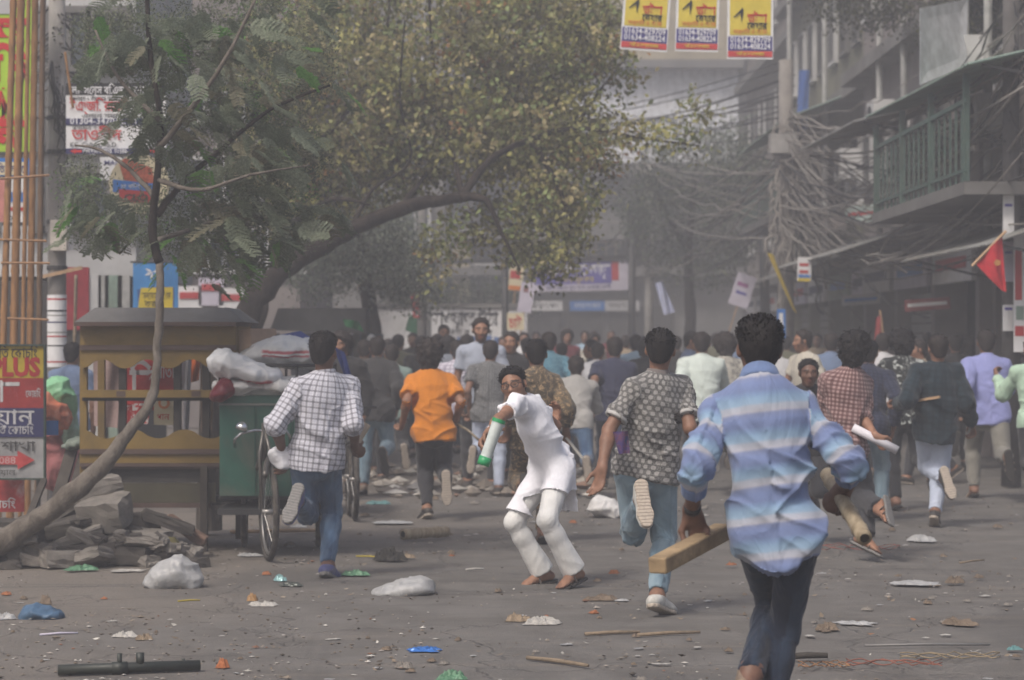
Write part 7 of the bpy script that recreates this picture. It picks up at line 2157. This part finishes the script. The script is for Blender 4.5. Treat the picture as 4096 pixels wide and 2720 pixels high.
def run(hx, hy, d, yaw, pose, shirt, sleeve, pants, hair, label, skin=1, h=.013, headyaw=0, lean=None, beard=0, collar=True, hem=.10, fat=1.0, shoes='shoe', seed=None, headpitch=0, group=None):
    kw = dict(POSE[pose]); kw.setdefault('lean', 13)
    if lean is not None: kw['lean'] = lean
    run.i += 1; sd = seed or 100 + run.i * 7
    rr = random.Random(sd)
    for k in ('legL', 'legR', 'armL', 'armR'): kw[k] = (kw[k][0] + rr.uniform(-7, 7), max(2, kw[k][1] + rr.uniform(-9, 9)))
    zt = A(P(hx, hy, d))[2]
    J = skeleton_fk(yaw=yaw, headyaw=headyaw + yaw, headpitch=headpitch, s=1.0, **kw)
    J['hf'] = rot((0, 0, 1), -math.radians(yaw + headyaw)) @ A((0, 1, 0)) - A((0, 0, 1)) * math.sin(math.radians(headpitch))
    z1 = J['H'][2] - min(J['anL'][2], J['anR'][2]) + .085
    s = min(1.10, max(.86, zt / z1))
    J = skeleton_fk(yaw=yaw, s=s, **kw)
    J['hf'] = rot((0, 0, 1), -math.radians(yaw + headyaw)) @ A((0, 1, 0)) - A((0, 0, 1)) * math.sin(math.radians(headpitch))
    settle(J, hx, hy, d, s)
    near = 1 if d < 27 else 0
    if fat == 1.0: fat = rr.uniform(.92, 1.07)
    far = d > 33
    st = dict(mat=CLO[shirt], sleeve=sleeve, hem=hem, fit=.02, amp=.017)
    if collar and not far: st['collar'] = CLO[shirt]
    o = person(J, dict(label=label, s=s, skin=SK[skin], fat=fat, beard=beard, hair=dict(style=hair, mat=HB if d < 24 else HD, near=near), shirt=st, group=group,
        pants=dict(mat=PAN[pants], fit=.016, amp=.013), shoes=dict(type=shoes, mat=rr.choice([SHOE_D, SHOE_D, SHOE_T, SAND]), sole=rr.choice([SOLE_G, SOLE_D, SOLE_W]))), sd, h if not far else max(h, .018))
    return o
run.i = 0
# left of centre
run(376.5, 349.5, 25.3, 4, 'C', 'darkgrey', 'long', 'lj', 'short', "man in dark grey shirt and light jeans kicking one foot back", hem=.14)
run(391, 356, 27.0, -5, 'A', 'teal', 'long', 'bk', 'short', "man in teal grey shirt running between the dark grey and orange shirts", hem=.12)
run(342, 346, 24.5, 200, 'W', 'black', 'long', 'dj', 'long', "long haired bearded man looking back past the checked shirt man", 0, headyaw=10, beard=.7)
run(364, 351, 28.5, 10, 'B', 'brown', 'long', 'ch', 'short', "man in brown shirt half hidden behind the dark grey shirt", 1)
run(457.5, 352.5, 26.5, 5, 'D', 'wplaid', 'long', 'bk', 'short', "man in white and lilac checked shirt beside the orange t-shirt", 1)
run(490.5, 353, 25.0, 8, 'D', 'geo', 'short', 'pb', 'short', "man in grey geometric print shirt running in pale trousers", 1, collar=False, hem=.13)
run(481, 331.5, 26.0, 176, 'S', 'bluegrey', 'short', 'ch', 'short', "tall bearded man in blue grey shirt facing the camera", 0, .011, beard=.75, fat=.98)
run(511, 343.5, 27.0, 190, 'W', 'black', 'short', 'dj', 'short', "young man in black shirt facing the camera behind the geometric shirt", 0, .012, headyaw=12)
run(549, 344, 28.0, -8, 'B', 'bprint', 'long', 'ch', 'short', "man in blue printed shirt right of the leaf print man", 1)
run(577, 369, 24.5, 2, 'A', 'greyb', 'long', 'bj', 'short', "stooping man in loose grey beige shirt and blue jeans", 1, lean=34, hem=.12)
run(591, 350, 30.0, 280, 'W', 'navy', 'long', 'ch', 'short', "man in navy seen in profile behind the stooping man", 0)
run(598.5, 353.5, 28.5, 15, 'C', 'white', 'short', 'bk', 'short', "man in white shirt partly hidden beside the stooping man", 1)
run(615.5, 350, 26.0, 6, 'A', 'navy', 'short', 'dj', 'short', "broad man in dark navy shirt left of the polo man", 1, fat=1.1, hem=.13)
run(636.5, 345, 32.0, 0, 'B', 'lblue', 'long', 'ch', 'short', "man in light blue shirt behind the polo man's shoulder", 1, fat=1.05)
# right of centre
run(703, 345.5, 25.5, 5, 'A', 'mint', 'long', 'bk', 'short', "man in mint white hooded top and black trousers", 1, hem=.13, fat=1.05)
run(692, 342, 30.5, 100, 'W', 'dblue', 'long', 'ch', 'short', "man in dusty blue seen in profile behind the mint hooded top", 0)
run(726, 347, 26.5, -10, 'B', 'beigep', 'long', 'kh', 'curly', "man in beige printed shirt between the mint top and striped shirt", 1, hem=.13)
run(802, 342.5, 26.5, 250, 'W', 'cream', 'short', 'ch', 'short', "man in cream white shirt turned to the left behind the striped shoulder", 0, headyaw=10, beard=.4)
run(805, 374, 19.0, 178, 'D', 'black', 'short', 'ch', 'short', "boy in black facing the camera behind the striped shirt man", 2, .010, lean=24)
run(833, 344.5, 29.0, 15, 'A', 'dblue', 'long', 'ch', 'short', "man in dusty blue shirt left of the maroon checked man", 1)
run(872, 355, 21.5, 12, 'B', 'ncheck', 'long', 'lj', 'short', "man in navy checked shirt right behind the maroon checked man", 1, lean=20, hem=.12)
run(885, 345, 28.0, 8, 'A', 'white', 'short', 'bk', 'short', "man in white shirt glimpsed between the maroon and floral shirts", 1)
run(904, 345, 23.0, -6, 'C', 'bwf', 'short', 'bk', 'curly', "man in black and white floral shirt and black trousers", 1, hem=.12, shoes='sandal')
run(918, 351, 27.0, 265, 'W', 'tan', 'short', 'ch', 'short', "man in tan shirt seen in profile beside the floral shirt", 0)
run(989.5, 344.5, 24.5, 5, 'A', 'lav', 'long', 'kh', 'short', "man in lavender blue shirt and khaki trousers at the right", 1, hem=.14, shoes='sandal')
run(1036, 352, 23.0, -5, 'B', 'mintg', 'long', 'bk', 'short', "man in mint green shirt cut off by the right edge", 1, collar=False)
run(958, 346, 30.0, 0, 'B', 'black', 'long', 'ch', 'short', "man in black behind the teal jacket man's shoulder", 1)
run(72, 356, 22.6, 15, 'S', 'dblue', 'short', 'ch', 'short', "person in blue standing behind the concrete pole and cart", 1)
# farther back
far = [(413, 341, 40, 185, 'S', 'black', "dark clad person standing at the far left by the graffiti wall", 1), (444, 334, 38, 170, 'S', 'dblue', "person in blue near the middle of the graffiti wall", 0), (437, 343, 36, 10, 'W', 'brown', "person in brown walking in front of the graffiti wall", 1),
    (467, 345, 37, 20, 'W', 'black', "person in black beside the bearded man's shoulder", 1), (503, 344, 41, 190, 'S', 'brown', "person in brown just left of the gate post", 1), (524, 340, 42, 180, 'S', 'white', "person in white shirt under the cream placard", 1), (388, 346, 42, 5, 'W', 'dblue', "person in blue beyond the stall posts", 1),
    (567, 338, 44, 172, 'W', 'maroon', "young man in maroon cardigan facing the camera in the distance", 0), (585, 338, 47, 190, 'S', 'lblue', "person in light blue standing below the purple banner", 1), (594, 341, 43, 160, 'W', 'cream', "person in cream right of the maroon cardigan", 1), (611, 337, 50, 180, 'S', 'maroon', "distant person in dark red below the purple banner", 1),
    (626, 343, 40, 10, 'W', 'tan', "person in tan behind the navy shirt", 1), (650, 345, 42, 5, 'W', 'white', "person in white behind the polo man's head", 1), (668, 342, 46, 0, 'W', 'navy', "distant person in navy right of the polo man's head", 1), (677, 345, 37, 10, 'B', 'black', "person in black left of the mint hooded top", 1), (716, 341, 48, 180, 'S', 'olive', "distant person in olive before the roller shutter", 1), (738, 344, 41, 5, 'A', 'dblue', "person in dusty blue before the roller shutter", 1),
    (787, 345, 38, 5, 'B', 'olive', "person in olive right of the striped man's head", 1), (817, 341, 43, 200, 'W', 'tan', "distant person in tan under the small striped sign", 0), (846, 340, 46, 180, 'S', 'navy', "distant person in navy under the tin awning", 1), (930, 341, 38, 0, 'B', 'brown', "person in brown behind the teal jacket", 1), (972, 347, 34, 0, 'A', 'black', "person in black left of the lavender shirt", 1), (1008, 350, 33, 5, 'B', 'olive', "person in olive near the red poster panel", 1), (536, 338, 52, 180, 'S', 'olive', "distant person in olive by the violet placard", 1), (861, 344, 39, 10, 'W', 'lblue', "person in light blue beyond the maroon checked man", 1),
    (398, 344, 34, 15, 'B', 'olive', "person in olive beyond the teal grey shirt", 1), (421, 346, 33, 355, 'A', 'black', "person in black beyond the orange t-shirt man's hair", 1), (448, 347, 34, 5, 'B', 'bluegrey', "person in blue grey beyond the lilac checked shirt", 1), (527, 348, 32, 8, 'A', 'dblue', "person in dusty blue beyond the leaf print man", 1), (562, 352, 33, 4, 'B', 'darkgrey', "person in dark grey beyond the blue printed shirt", 1), (647, 350, 30, 2, 'A', 'darkgrey', "person in dark grey left of the polo man's ear", 1), (752, 350, 29, 2, 'B', 'navy', "person in navy hidden behind the striped man's head", 1), (779, 350, 31, 5, 'A', 'white', "person in white beside the striped man's ear", 1)]
for hx, hy, d, yaw, pose, sh, lab, sk in far:
    run(hx, hy, d, yaw, pose, sh, random.Random(int(hx)).choice(['long', 'short', 'long']), random.Random(int(hy * hx)).choice(['ch', 'bk', 'dj', 'bj', 'kh']), random.Random(int(hx * 3)).choice(['short', 'short', 'short', 'curly', 'crop']), lab, sk, .019)
# ------------------------------------------------------------------ litter on the street
def plastic(name, col, rough=.4, tr=.25):
    t = NT(name); n = t.noise(14, t.obj(), 4, .6); c = t.mix(t.step(n, .3, .7), tuple(k * .75 for k in col), col); t.bump(t.noise(30, t.obj(), 3, .7), .5, .01)
    t.fin(c, rough, .5); tl = t.n("ShaderNodeBsdfTranslucent"); t.l(c, tl.inputs["Color"]); mx = t.n("ShaderNodeMixShader"); mx.inputs[0].default_value = tr
    t.l(t.b.outputs[0], mx.inputs[1]); t.l(tl.outputs[0], mx.inputs[2]); t.l(mx.outputs[0], t.out.inputs["Surface"]); return t.m
PL_W = plastic("plastic_film_white", (.50, .50, .50)); PL_B = plastic("plastic_film_blue", (.09, .17, .28)); PL_G = plastic("plastic_film_green", (.14, .30, .18)); PL_T = plastic("plastic_film_teal", (.16, .33, .33))
PAPER = mat("paper_dirty", (.38, .365, .34), .85, .2, 0, .2, 20, .2, (.28, .25, .22), .6); PAPERB = mat("paper_brown", (.24, .185, .13), .9, .2, 0, .3, 20, .3); DIRT = mat("dirt_clod", (.16, .125, .095), .95, .1, 0, .35, 18, .4)
def crumple(name, px, py, wpx, hpx, label, mt, cat="litter", seed=0, dome=1.0, flat=False, sq=.75, group=None):
    """crumpled sheet or bag lying on the ground: a closed film whose dome is dented and creased"""
    g = G(px, py); d = g.y; k = d / F; W_, H_ = wpx * k, hpx * k
    rs_ = np.random.RandomState(seed + int(px * 13 + py * 7)); n = 30 if wpx > 14 else 12
    us = np.linspace(-1, 1, n); U, Vv = np.meshgrid(us, us, indexing='ij')
    rad = np.sqrt(U ** 2 + Vv ** 2); ang = np.arctan2(Vv, U)
    sqr = np.maximum(np.abs(U), np.abs(Vv)); m_ = np.where(sqr > 1e-6, sqr / np.maximum(rad, 1e-6), 1)
    U2, V2 = U * (sq + (1 - sq) * m_), Vv * (sq + (1 - sq) * m_)
    edge = 1 + .26 * vnoise(np.cos(ang) * 2.2 + seed, np.sin(ang) * 2.2, None, seed + 3) + .20 * vnoise(np.cos(ang) * 5 + seed, np.sin(ang) * 5, None, seed + 4)
    h0 = np.clip(1 - (sqr * .55 + rad * .45) ** 3.0, 0, 1)
    cr = (1 - np.abs(vnoise(U * 2.3 + seed, Vv * 2.3, None, seed + 5))) ** 2 * .6 + .4 * vnoise(U * 4.1, Vv * 4.1 + seed, None, seed + 6) + .2 * vnoise(U * 9, Vv * 9, None, seed + 8)
    rdg = .75 * (1 - np.abs(vnoise(U * 2.1 + seed, Vv * 2.6, None, seed + 9))) ** 2.5 + .45 * (1 - np.abs(vnoise(U * 4.6 + seed, Vv * 5.2, None, seed + 10))) ** 2.5 + .12 * vnoise(U * 11, Vv * 11, None, seed + 12)
    z = H_ * (dome * h0 ** .6 * (.22 + .95 * np.clip(rdg, 0, 1.2)) + .05 * np.abs(cr))
    X = W_ * .5 * U2 * edge; Y = W_ * (.34 if not flat else .5) * V2 * edge
    top = np.stack([X, Y, np.maximum(z, .004)], -1).reshape(-1, 3); bot = np.stack([X * .97, Y * .97, np.maximum(z - .006, .0015)], -1).reshape(-1, 3)
    V = np.concatenate([top, bot]); N_ = n * n
    i = (np.arange(n - 1)[:, None] * n + np.arange(n - 1)[None, :]).ravel()
    Q = np.stack([i, i + n, i + n + 1, i + 1], 1); Qb = np.stack([i + N_, i + N_ + 1, i + N_ + n + 1, i + N_ + n], 1)
    a = rs_.uniform(-.5, .5); R = rot((0, 0, 1), a); V = V @ R.T
    o = np_mesh(name, V, np.concatenate([Q, Qb]), mt, None); o.location = g; tag(o, label, cat, group); return o
d_ = ground_d(589) + .12
sack("plastic_bag", [(172, 577, 0, 21, 13, .14, 0), (178, 568, .02, 16, 11, .11, 0), (156, 584, 0, 10, 6, .10, 20), (190, 580, 0, 10, 11, .10, 0)], d_, "white plastic bag with a grey tear standing on the verge", PL_W, "bag", 71, .012, .010)
d_ = ground_d(596) + .15
sack("plastic_bag", [(414, 588, 0, 16, 8.5, .14, -8), (398, 590, 0, 14, 6, .12, 0), (382, 592, 0, 9, 4.5, .10, 0), (426, 587, 0, 8, 6, .1, 20)], d_, "long translucent white plastic bag lying in the middle of the road", PL_W, "bag", 72, .010, .010)
d_ = ground_d(620) + .12
sack("plastic_bag", [(38, 613, 0, 12, 7, .11, 0), (52, 615, 0, 13, 5, .10, 0), (30, 617, 0, 8, 3.5, .08, 0)], d_, "blue plastic bag lying at the left", PL_B, "bag", 73, .010, .009)
d_ = ground_d(518) + .15
sack("plastic_bag", [(606, 509, 0, 13, 8.5, .16, 10), (596, 507, 0, 6, 9, .12, 20), (616, 512, 0, 10, 6, .14, 0)], d_, "white cloth sack lying left of the polo man's leg", SACK, "bag", 74, .016, .012)
big = [
    (4, 619, 22, 11, "white bag cut off by the left edge", PL_W, "bag", .9), (921, 541, 30, 11, "white plastic sheet on the right of the road", PL_W, "bag", .8), (356, 575, 28, 7, "pale green plastic bag behind the checked man's shoe", PL_G, "bag", .8), (392, 523, 36, 6, "torn white paper behind the bamboo tube", PL_W, "paper", .6), (378, 504, 24, 5, "teal plastic scrap by the crowd's feet", PL_T, "bag", .7),
    (82, 570, 30, 7, "green plastic bag at the foot of the rubble", PL_G, "bag", .8), (452, 679, 30, 10, "green plastic bag at the bottom edge", PL_G, "bag", .9), (540, 624, 34, 12, "crumpled newspaper and rag on the asphalt", PAPER, "paper", .9), (517, 621, 26, 10, "brown rag beside the crumpled newspaper", PAPERB, "rag", .9), (262, 606, 26, 9, "folded snack wrapper on the verge", PAPER, "wrapper", .8), (252, 601, 10, 10, "orange and green wrapper corner", mat("wrap_orange", (.30, .17, .07), .5), "wrapper", .9),
    (280, 581, 12, 8, "teal and white foil tube end", mat("foil_teal", (.25, .42, .42), .3, .5, .3), "wrapper", 1.0), (292, 586, 22, 6, "dark crumpled foil packet", mat("foil_dark", (.08, .09, .08), .3, .5, .3), "wrapper", .8), (390, 560, 30, 14, "dark trampled shoe and rags on the road", mat("rag_black", (.03, .028, .026), .9), "shoe", 1.0), (408, 558, 14, 6, "grey buckle strap beside the dark rags", PAPERB, "strap", .9),
    (126, 637, 24, 9, "dirty paper wad below the verge line", PAPER, "paper", .9), (144, 640, 16, 8, "grey brown rag near the dirty paper wad", PAPERB, "rag", .9), (424, 651, 34, 6, "blue foil packet lying flat in front", mat("foil_blue", (.04, .16, .48), .35, .5, .2), "packet", .8), (403, 668, 20, 7, "grey olive stone in front", RUB, "stone", 1.0), (46, 604, 12, 9, "muddy tuft of rubbish behind the blue bag", DIRT, "rubbish", 1.2),
    (916, 584, 44, 7, "flattened pale plastic scrap on the right", PL_W, "bag", .7), (856, 624, 40, 7, "pale plastic film on the right foreground", PL_W, "bag", .6), (826, 630, 24, 8, "muddy rubbish clump near the pale film", DIRT, "rubbish", 1.0), (960, 625, 30, 8, "muddy rubbish clump with white scraps at the right", DIRT, "rubbish", 1.0), (955, 583, 18, 7, "small muddy scrap at the right", DIRT, "rubbish", 1.0), (602, 600, 30, 7, "brown muddy rag right of the kurta man", DIRT, "rag", .9), (622, 601, 14, 5, "white paper beside the muddy rag", PL_W, "paper", .8),
    (250, 556, 26, 5, "white flat packet under the cycle wheel", PL_W, "packet", .8), (222, 668, 13, 8, "orange brick lump beside the black pipe", mat("brick_orange", (.34, .12, .05), .9), "brick"
    , 1.3), (1014, 650, 14, 6, "teal scrap at the right edge", PL_T, "bag", .8), (563, 587, 10, 4, "small pale scrap at the kurta man's foot", PAPER, "paper", .7), (300, 527, 16, 5, "white scrap beside the lifted shoe", PL_W, "paper", .8), (118, 558, 22, 12, "grey foam lump on the rubble edge", mat("foam_grey", (.34, .34, .35), .9), "foam", 1.2), (128, 571, 30, 5, "dirty white plank-like packing strip by the white bag", PAPER, "strip", .6)]
for i, (px, py, w, h, lab, mt, cat, dm) in enumerate(big):
    crumple("plastic_bag" if cat == "bag" else "litter_piece" if cat in ("litter", "rubbish") else cat.replace(' ', '_'), px, py, w, h * (.62 if mt in (PL_W, PAPER) else .85), lab, mt, cat, 200 + i, dm)
# pipe, bamboo tube, sticks, wires
g0, g1 = G(58, 676), G(200, 671); BP = empty("black_pipe", tuple(g0)); tag(BP, "black plastic pipe with two stub fittings lying in the left foreground", "pipe")
PB = mat("pipe_black_green", (.022, .026, .022), .5, .4, 0, .3, 6, .2, (.06, .06, .05), .5); d_ = g1 - g0
up_ = Vector((0, 0, .028)); m = MB(); m.tube([up_, up_ + d_], .026, 16); m.build("tube", PB, BP, True)
for t, h_, r_ in ((.43, .07, .012), (.575, .07, .020), (.88, .035, .008)):
    m = MB(); m.tube([up_ + d_ * t, up_ + d_ * t + Vector((0, 0, h_))], r_, 10); m.build("fitting", PB, BP, True)
m = MB(); m.tube([up_ + d_ * .42 - d_.normalized() * .03, up_ + d_ * .44 + d_.normalized() * .03], .031, 14); m.build("collar", PB, BP, True)
bamboo_piece("bamboo_tube", G(403, 540) + Vector((0, 0, .045)), G(447, 537) + Vector((0, 0, .045)), .045, "thick hollow bamboo tube lying on the road", BAM_G, True, 2)
for i, (a, b, w, lab) in enumerate([((527, 660), (588, 668), .022, "grey stick lying in the centre foreground"), ((585, 636), (640, 634), .02, "bent brown stick left of the striped man's leg"), ((638, 637), (700, 634), .02, "brown straw rope left of the striped man's leg"), ((790, 660), (828, 659), .032, "dark wooden baton right of the striped man's foot"), ((865, 647), (990, 646), .014, "long thin metal rod at the right foreground"), ((790, 504), (812, 504), .018, "grey stick beyond the bamboo club"), ((356, 557), (382, 558), .012, "yellow strap lying beside the dark rags"), ((178, 602), (200, 601), .01, "yellow peel strip below the white bag"), ((40, 636), (78, 634), .012, "thin bluish strip at the left foreground"), ((466, 571), (484, 570), .016, "white strip on the asphalt left of the kurta man"), ((960, 564), (984, 561), .014, "brown twig at the right"), ((230, 534), (330, 532), .03, "pale plank lying behind the cycle wheel")]):
    p0, p1 = G(*a), G(*b); m = MB(); c = Vector((0, 0, w * .55)); mid = (p1 - p0) * .5 + c + Vector((0, .03, 0)); m.tube([c, mid, p1 - p0 + c], [w * .5, w * .55, w * .42], 7); o = m.build("stick", [WOOD, PAPERB, PAPERB, mat("plank_dark", (.06, .05, .04)), SHUT, WOOD, mat("strap_yellow", (.38, .30, .04), .7), mat("strap_yellow", (.38, .30, .04), .7), PALE_S, PAPER, PAPERB, WOOD_Y][i], None, True, tuple(p0)); tag(o, lab, "stick")
for i, (px0, px1, py, col, lab) in enumerate([(798, 850, 666, (.26, .14, .07), "orange tangle of straw cord at the bottom right"), (846, 942, 664, (.24, .09, .06), "red plastic cord lying at the bottom right"), (900, 1000, 657, (.28, .22, .14), "yellow straw cord near the right edge"), (820, 900, 548, (.3, .1, .08), "thin red cord behind the bamboo club")]):
    rs_ = random.Random(i); root = empty("cord", tuple(G(px0, py))); tag(root, lab, "cord")
    m = MB()
    for s_ in range(3):
        pts = []
        for j in range(14):
            q = G(px0 + (px1 - px0) * j / 13, py + math.sin(j * (.7 + .25 * s_) + s_ * 2 + i) * 2.6 + rs_.uniform(-1.2, 1.2)); pts.append(tuple(q - root.location + Vector((0, 0, .008 + .006 * rs_.random()))))
        m.tube(pts, .0032, 4)
    m.build("strand", mat("cord_%d" % i, col, .8), root, True)
# small scraps counted one by one near the camera, and the uncountable grit
rs_ = np.random.RandomState(77)
kinds = [("paper_scrap", "small pale paper scrap lying on the road", PAPER, "scrap", "pale paper scraps"), ("stone", "small loose stone lying on the road", RUB, "stone", "loose stones"), ("dirt_clod", "small brown clod of dirt on the road", DIRT, "clod", "brown clods"), ("brick_chip", "small orange red brick chip on the road", mat("brick_chip", (.26, .105, .05), .9), "brick chip", "brick chips"), ("plastic_scrap", "small white plastic scrap on the road", PL_W, "scrap", "white plastic scraps")]
wts = np.array([3, 2.0, 3, .5, 1.6]); wts /= wts.sum()
protos = {}
for i in range(190):
    py = 350 + 330 * (rs_.uniform(.42, 1.0)); px = rs_.uniform(5, 1020)
    if py > 590 and rs_.random() < .25: px = rs_.uniform(600, 1020)
    k = rs_.choice(5, p=wts); nm, lab, mt, cat, grp = kinds[k]
    w = rs_.uniform(4, 11) * (.6 + .6 * (py - 340) / 340); key = (k, i % 6)
    if key not in protos:
        protos[key] = crumple(nm, px, py, 10, 1.7 if k in (0, 4) else 3.6, lab, mt, cat, 400 + i, .8 if k in (0, 4) else 1.0, group=grp); o = protos[key]; o["w0"] = 10 * o.location.y / F
        w0 = o["w0"]; del o["w0"]; protos[key] = (o, w0)
    else:
        src, w0 = protos[key]; o = src.copy(); COL.objects.link(o); o.location = G(px, py); q = w * G(px, py).y / F / w0; o.scale = (q, q, q); o.rotation_euler = (0, 0, rs_.uniform(0, 6.28))
# grit and dust crumbs
n = 5200; ys = rs_.uniform(0, 1, n) ** 1.7 * 26 + 10.5; xs = rs_.uniform(-1, 1, n) * (ys * .235); clus = vnoise(xs * 1.4, ys * .8, None, 5) > -.15; xs, ys = xs[clus], ys[clus]; n = len(xs)
sz = rs_.uniform(.003, .011, n) * np.where(rs_.random(n) < .05, 2.0, 1); C = np.stack([xs, ys, sz * .35], 1)
oct_ = A([(1, 0, 0), (-1, 0, 0), (0, 1, 0), (0, -1, 0), (0, 0, 1), (0, 0, -1)]); fc = np.array([(0, 2, 4), (2, 1, 4), (1, 3, 4), (3, 0, 4), (2, 0, 5), (1, 2, 5), (3, 1, 5), (0, 3, 5)])
V = C[:, None, :] + oct_[None] * sz[:, None, None] * rs_.uniform(.5, 1.4, (n, 6, 1)) * A((1.4, 1.2, .55)); Q = (np.arange(n)[:, None, None] * 6 + fc[None]).reshape(-1, 3)
col = pick_cols(n, [(4, (.15, .125, .10)), (3, (.24, .215, .19)), (1.2, (.40, .38, .35)), (.4, (.20, .11, .075)), (1.5, (.09, .08, .07))], rs_); col = np.repeat(np.concatenate([col, np.ones((n, 1))], 1), 6, 0)
tm = NT("grit_mixed"); tm.fin(tm.attr('lc').outputs['Color'], .95, .1)
o = np_mesh("grit", V.reshape(-1, 3), Q, tm.m, None, {'lc': ('FLOAT_COLOR', col)}); tag(o, "fine grit and crumbs of dirt over the street", "grit", None, "stuff"); o.data.polygons.foreach_set("use_smooth", np.zeros(len(Q), bool))
# broken brick strip behind the runners
n = 420; ys = rs_.uniform(24.5, 31, n); xs = rs_.uniform(-4.2, .9, n); sz = rs_.uniform(.03, .11, n); C = np.stack([xs, ys, sz * .3], 1)
V = C[:, None, :] + oct_[None] * sz[:, None, None] * rs_.uniform(.5, 1.3, (n, 6, 1)) * A((1.2, 1, .6)); Q = (np.arange(n)[:, None, None] * 6 + fc[None]).reshape(-1, 3)
col = pick_cols(n, [(3, (.27, .245, .215)), (2, (.19, .165, .14)), (1.4, (.38, .36, .33)), (.4, (.24, .15, .11))], rs_); col = np.repeat(np.concatenate([col, np.ones((n, 1))], 1), 6, 0)
o = np_mesh("rubble", V.reshape(-1, 3), Q, tm.m, None, {'lc': ('FLOAT_COLOR', col)}); tag(o, "pale broken brick rubble strewn behind the runners' feet", "rubble", None, "stuff"); o.data.polygons.foreach_set("use_smooth", np.zeros(len(Q), bool))

# trampled paper, leaf and straw crumbs swept into streaks
n = 5200; ys = rs_.uniform(0, 1, n) ** 1.5 * 20 + 10.6; xs = rs_.uniform(-1, 1, n) * (ys * .235)
f_ = vnoise(xs * .9, ys * 2.6, None, 15) + .6 * vnoise(xs * 2.5, ys * 5, None, 16) + np.where(xs < -1.2, .25, 0)
k_ = f_ > .38; xs, ys = xs[k_], ys[k_]; n = len(xs)
L = rs_.uniform(.012, .05, n); C = np.stack([xs, ys, rs_.uniform(.004, .012, n)], 1)
d_ = rs_.normal(0, 1, (n, 3)) * A((1, 1, .12)); d_ /= np.linalg.norm(d_, axis=1)[:, None]
sd = np.cross(d_, rs_.normal(0, .3, (n, 3)) + A((0, 0, 1))); sd /= np.linalg.norm(sd, axis=1)[:, None]; w = L * rs_.uniform(.12, .6, n)
V = np.stack([C - d_ * L[:, None] * .5, C + sd * w[:, None] * .5, C + d_ * L[:, None] * .5 + A((0, 0, .006)), C - sd * w[:, None] * .5], 1).reshape(-1, 3); V[:, 2] = np.maximum(V[:, 2], .002)
Q = np.arange(n)[:, None] * 4 + np.arange(4)[None]
col = pick_cols(n, [(4, (.17, .135, .10)), (3, (.25, .21, .165)), (1.3, (.42, .40, .36)), (.5, (.26, .13, .07)), (2, (.10, .085, .07))], rs_); col = np.repeat(np.concatenate([col, np.ones((n, 1))], 1), 4, 0)
o = np_mesh("debris", V, Q, tm.m, None, {'lc': ('FLOAT_COLOR', col)}); tag(o, "trampled scraps of paper, leaf and straw in streaks", "debris", None, "stuff")
# ------------------------------------------------------------------ dusty air
m = MB(); m.box((0, 73, 8.6), (84, 168, 19.6))
t = NT("dust_haze"); t.t.nodes.remove(t.b)
pv = t.n("ShaderNodeVolumePrincipled"); pv.inputs["Color"].default_value = (.685, .685, .715, 1); pv.inputs["Density"].default_value = HAZE_D; pv.inputs["Anisotropy"].default_value = .2
t.l(pv.outputs[0], t.out.inputs["Volume"])
tag(m.build("haze", t.m), "grey dusty air filling the street", "haze", None, "stuff")
finish_text()

for o in SC.objects:
    if o.parent is None and "category" in o and "kind" not in o: o["kind"] = "thing"
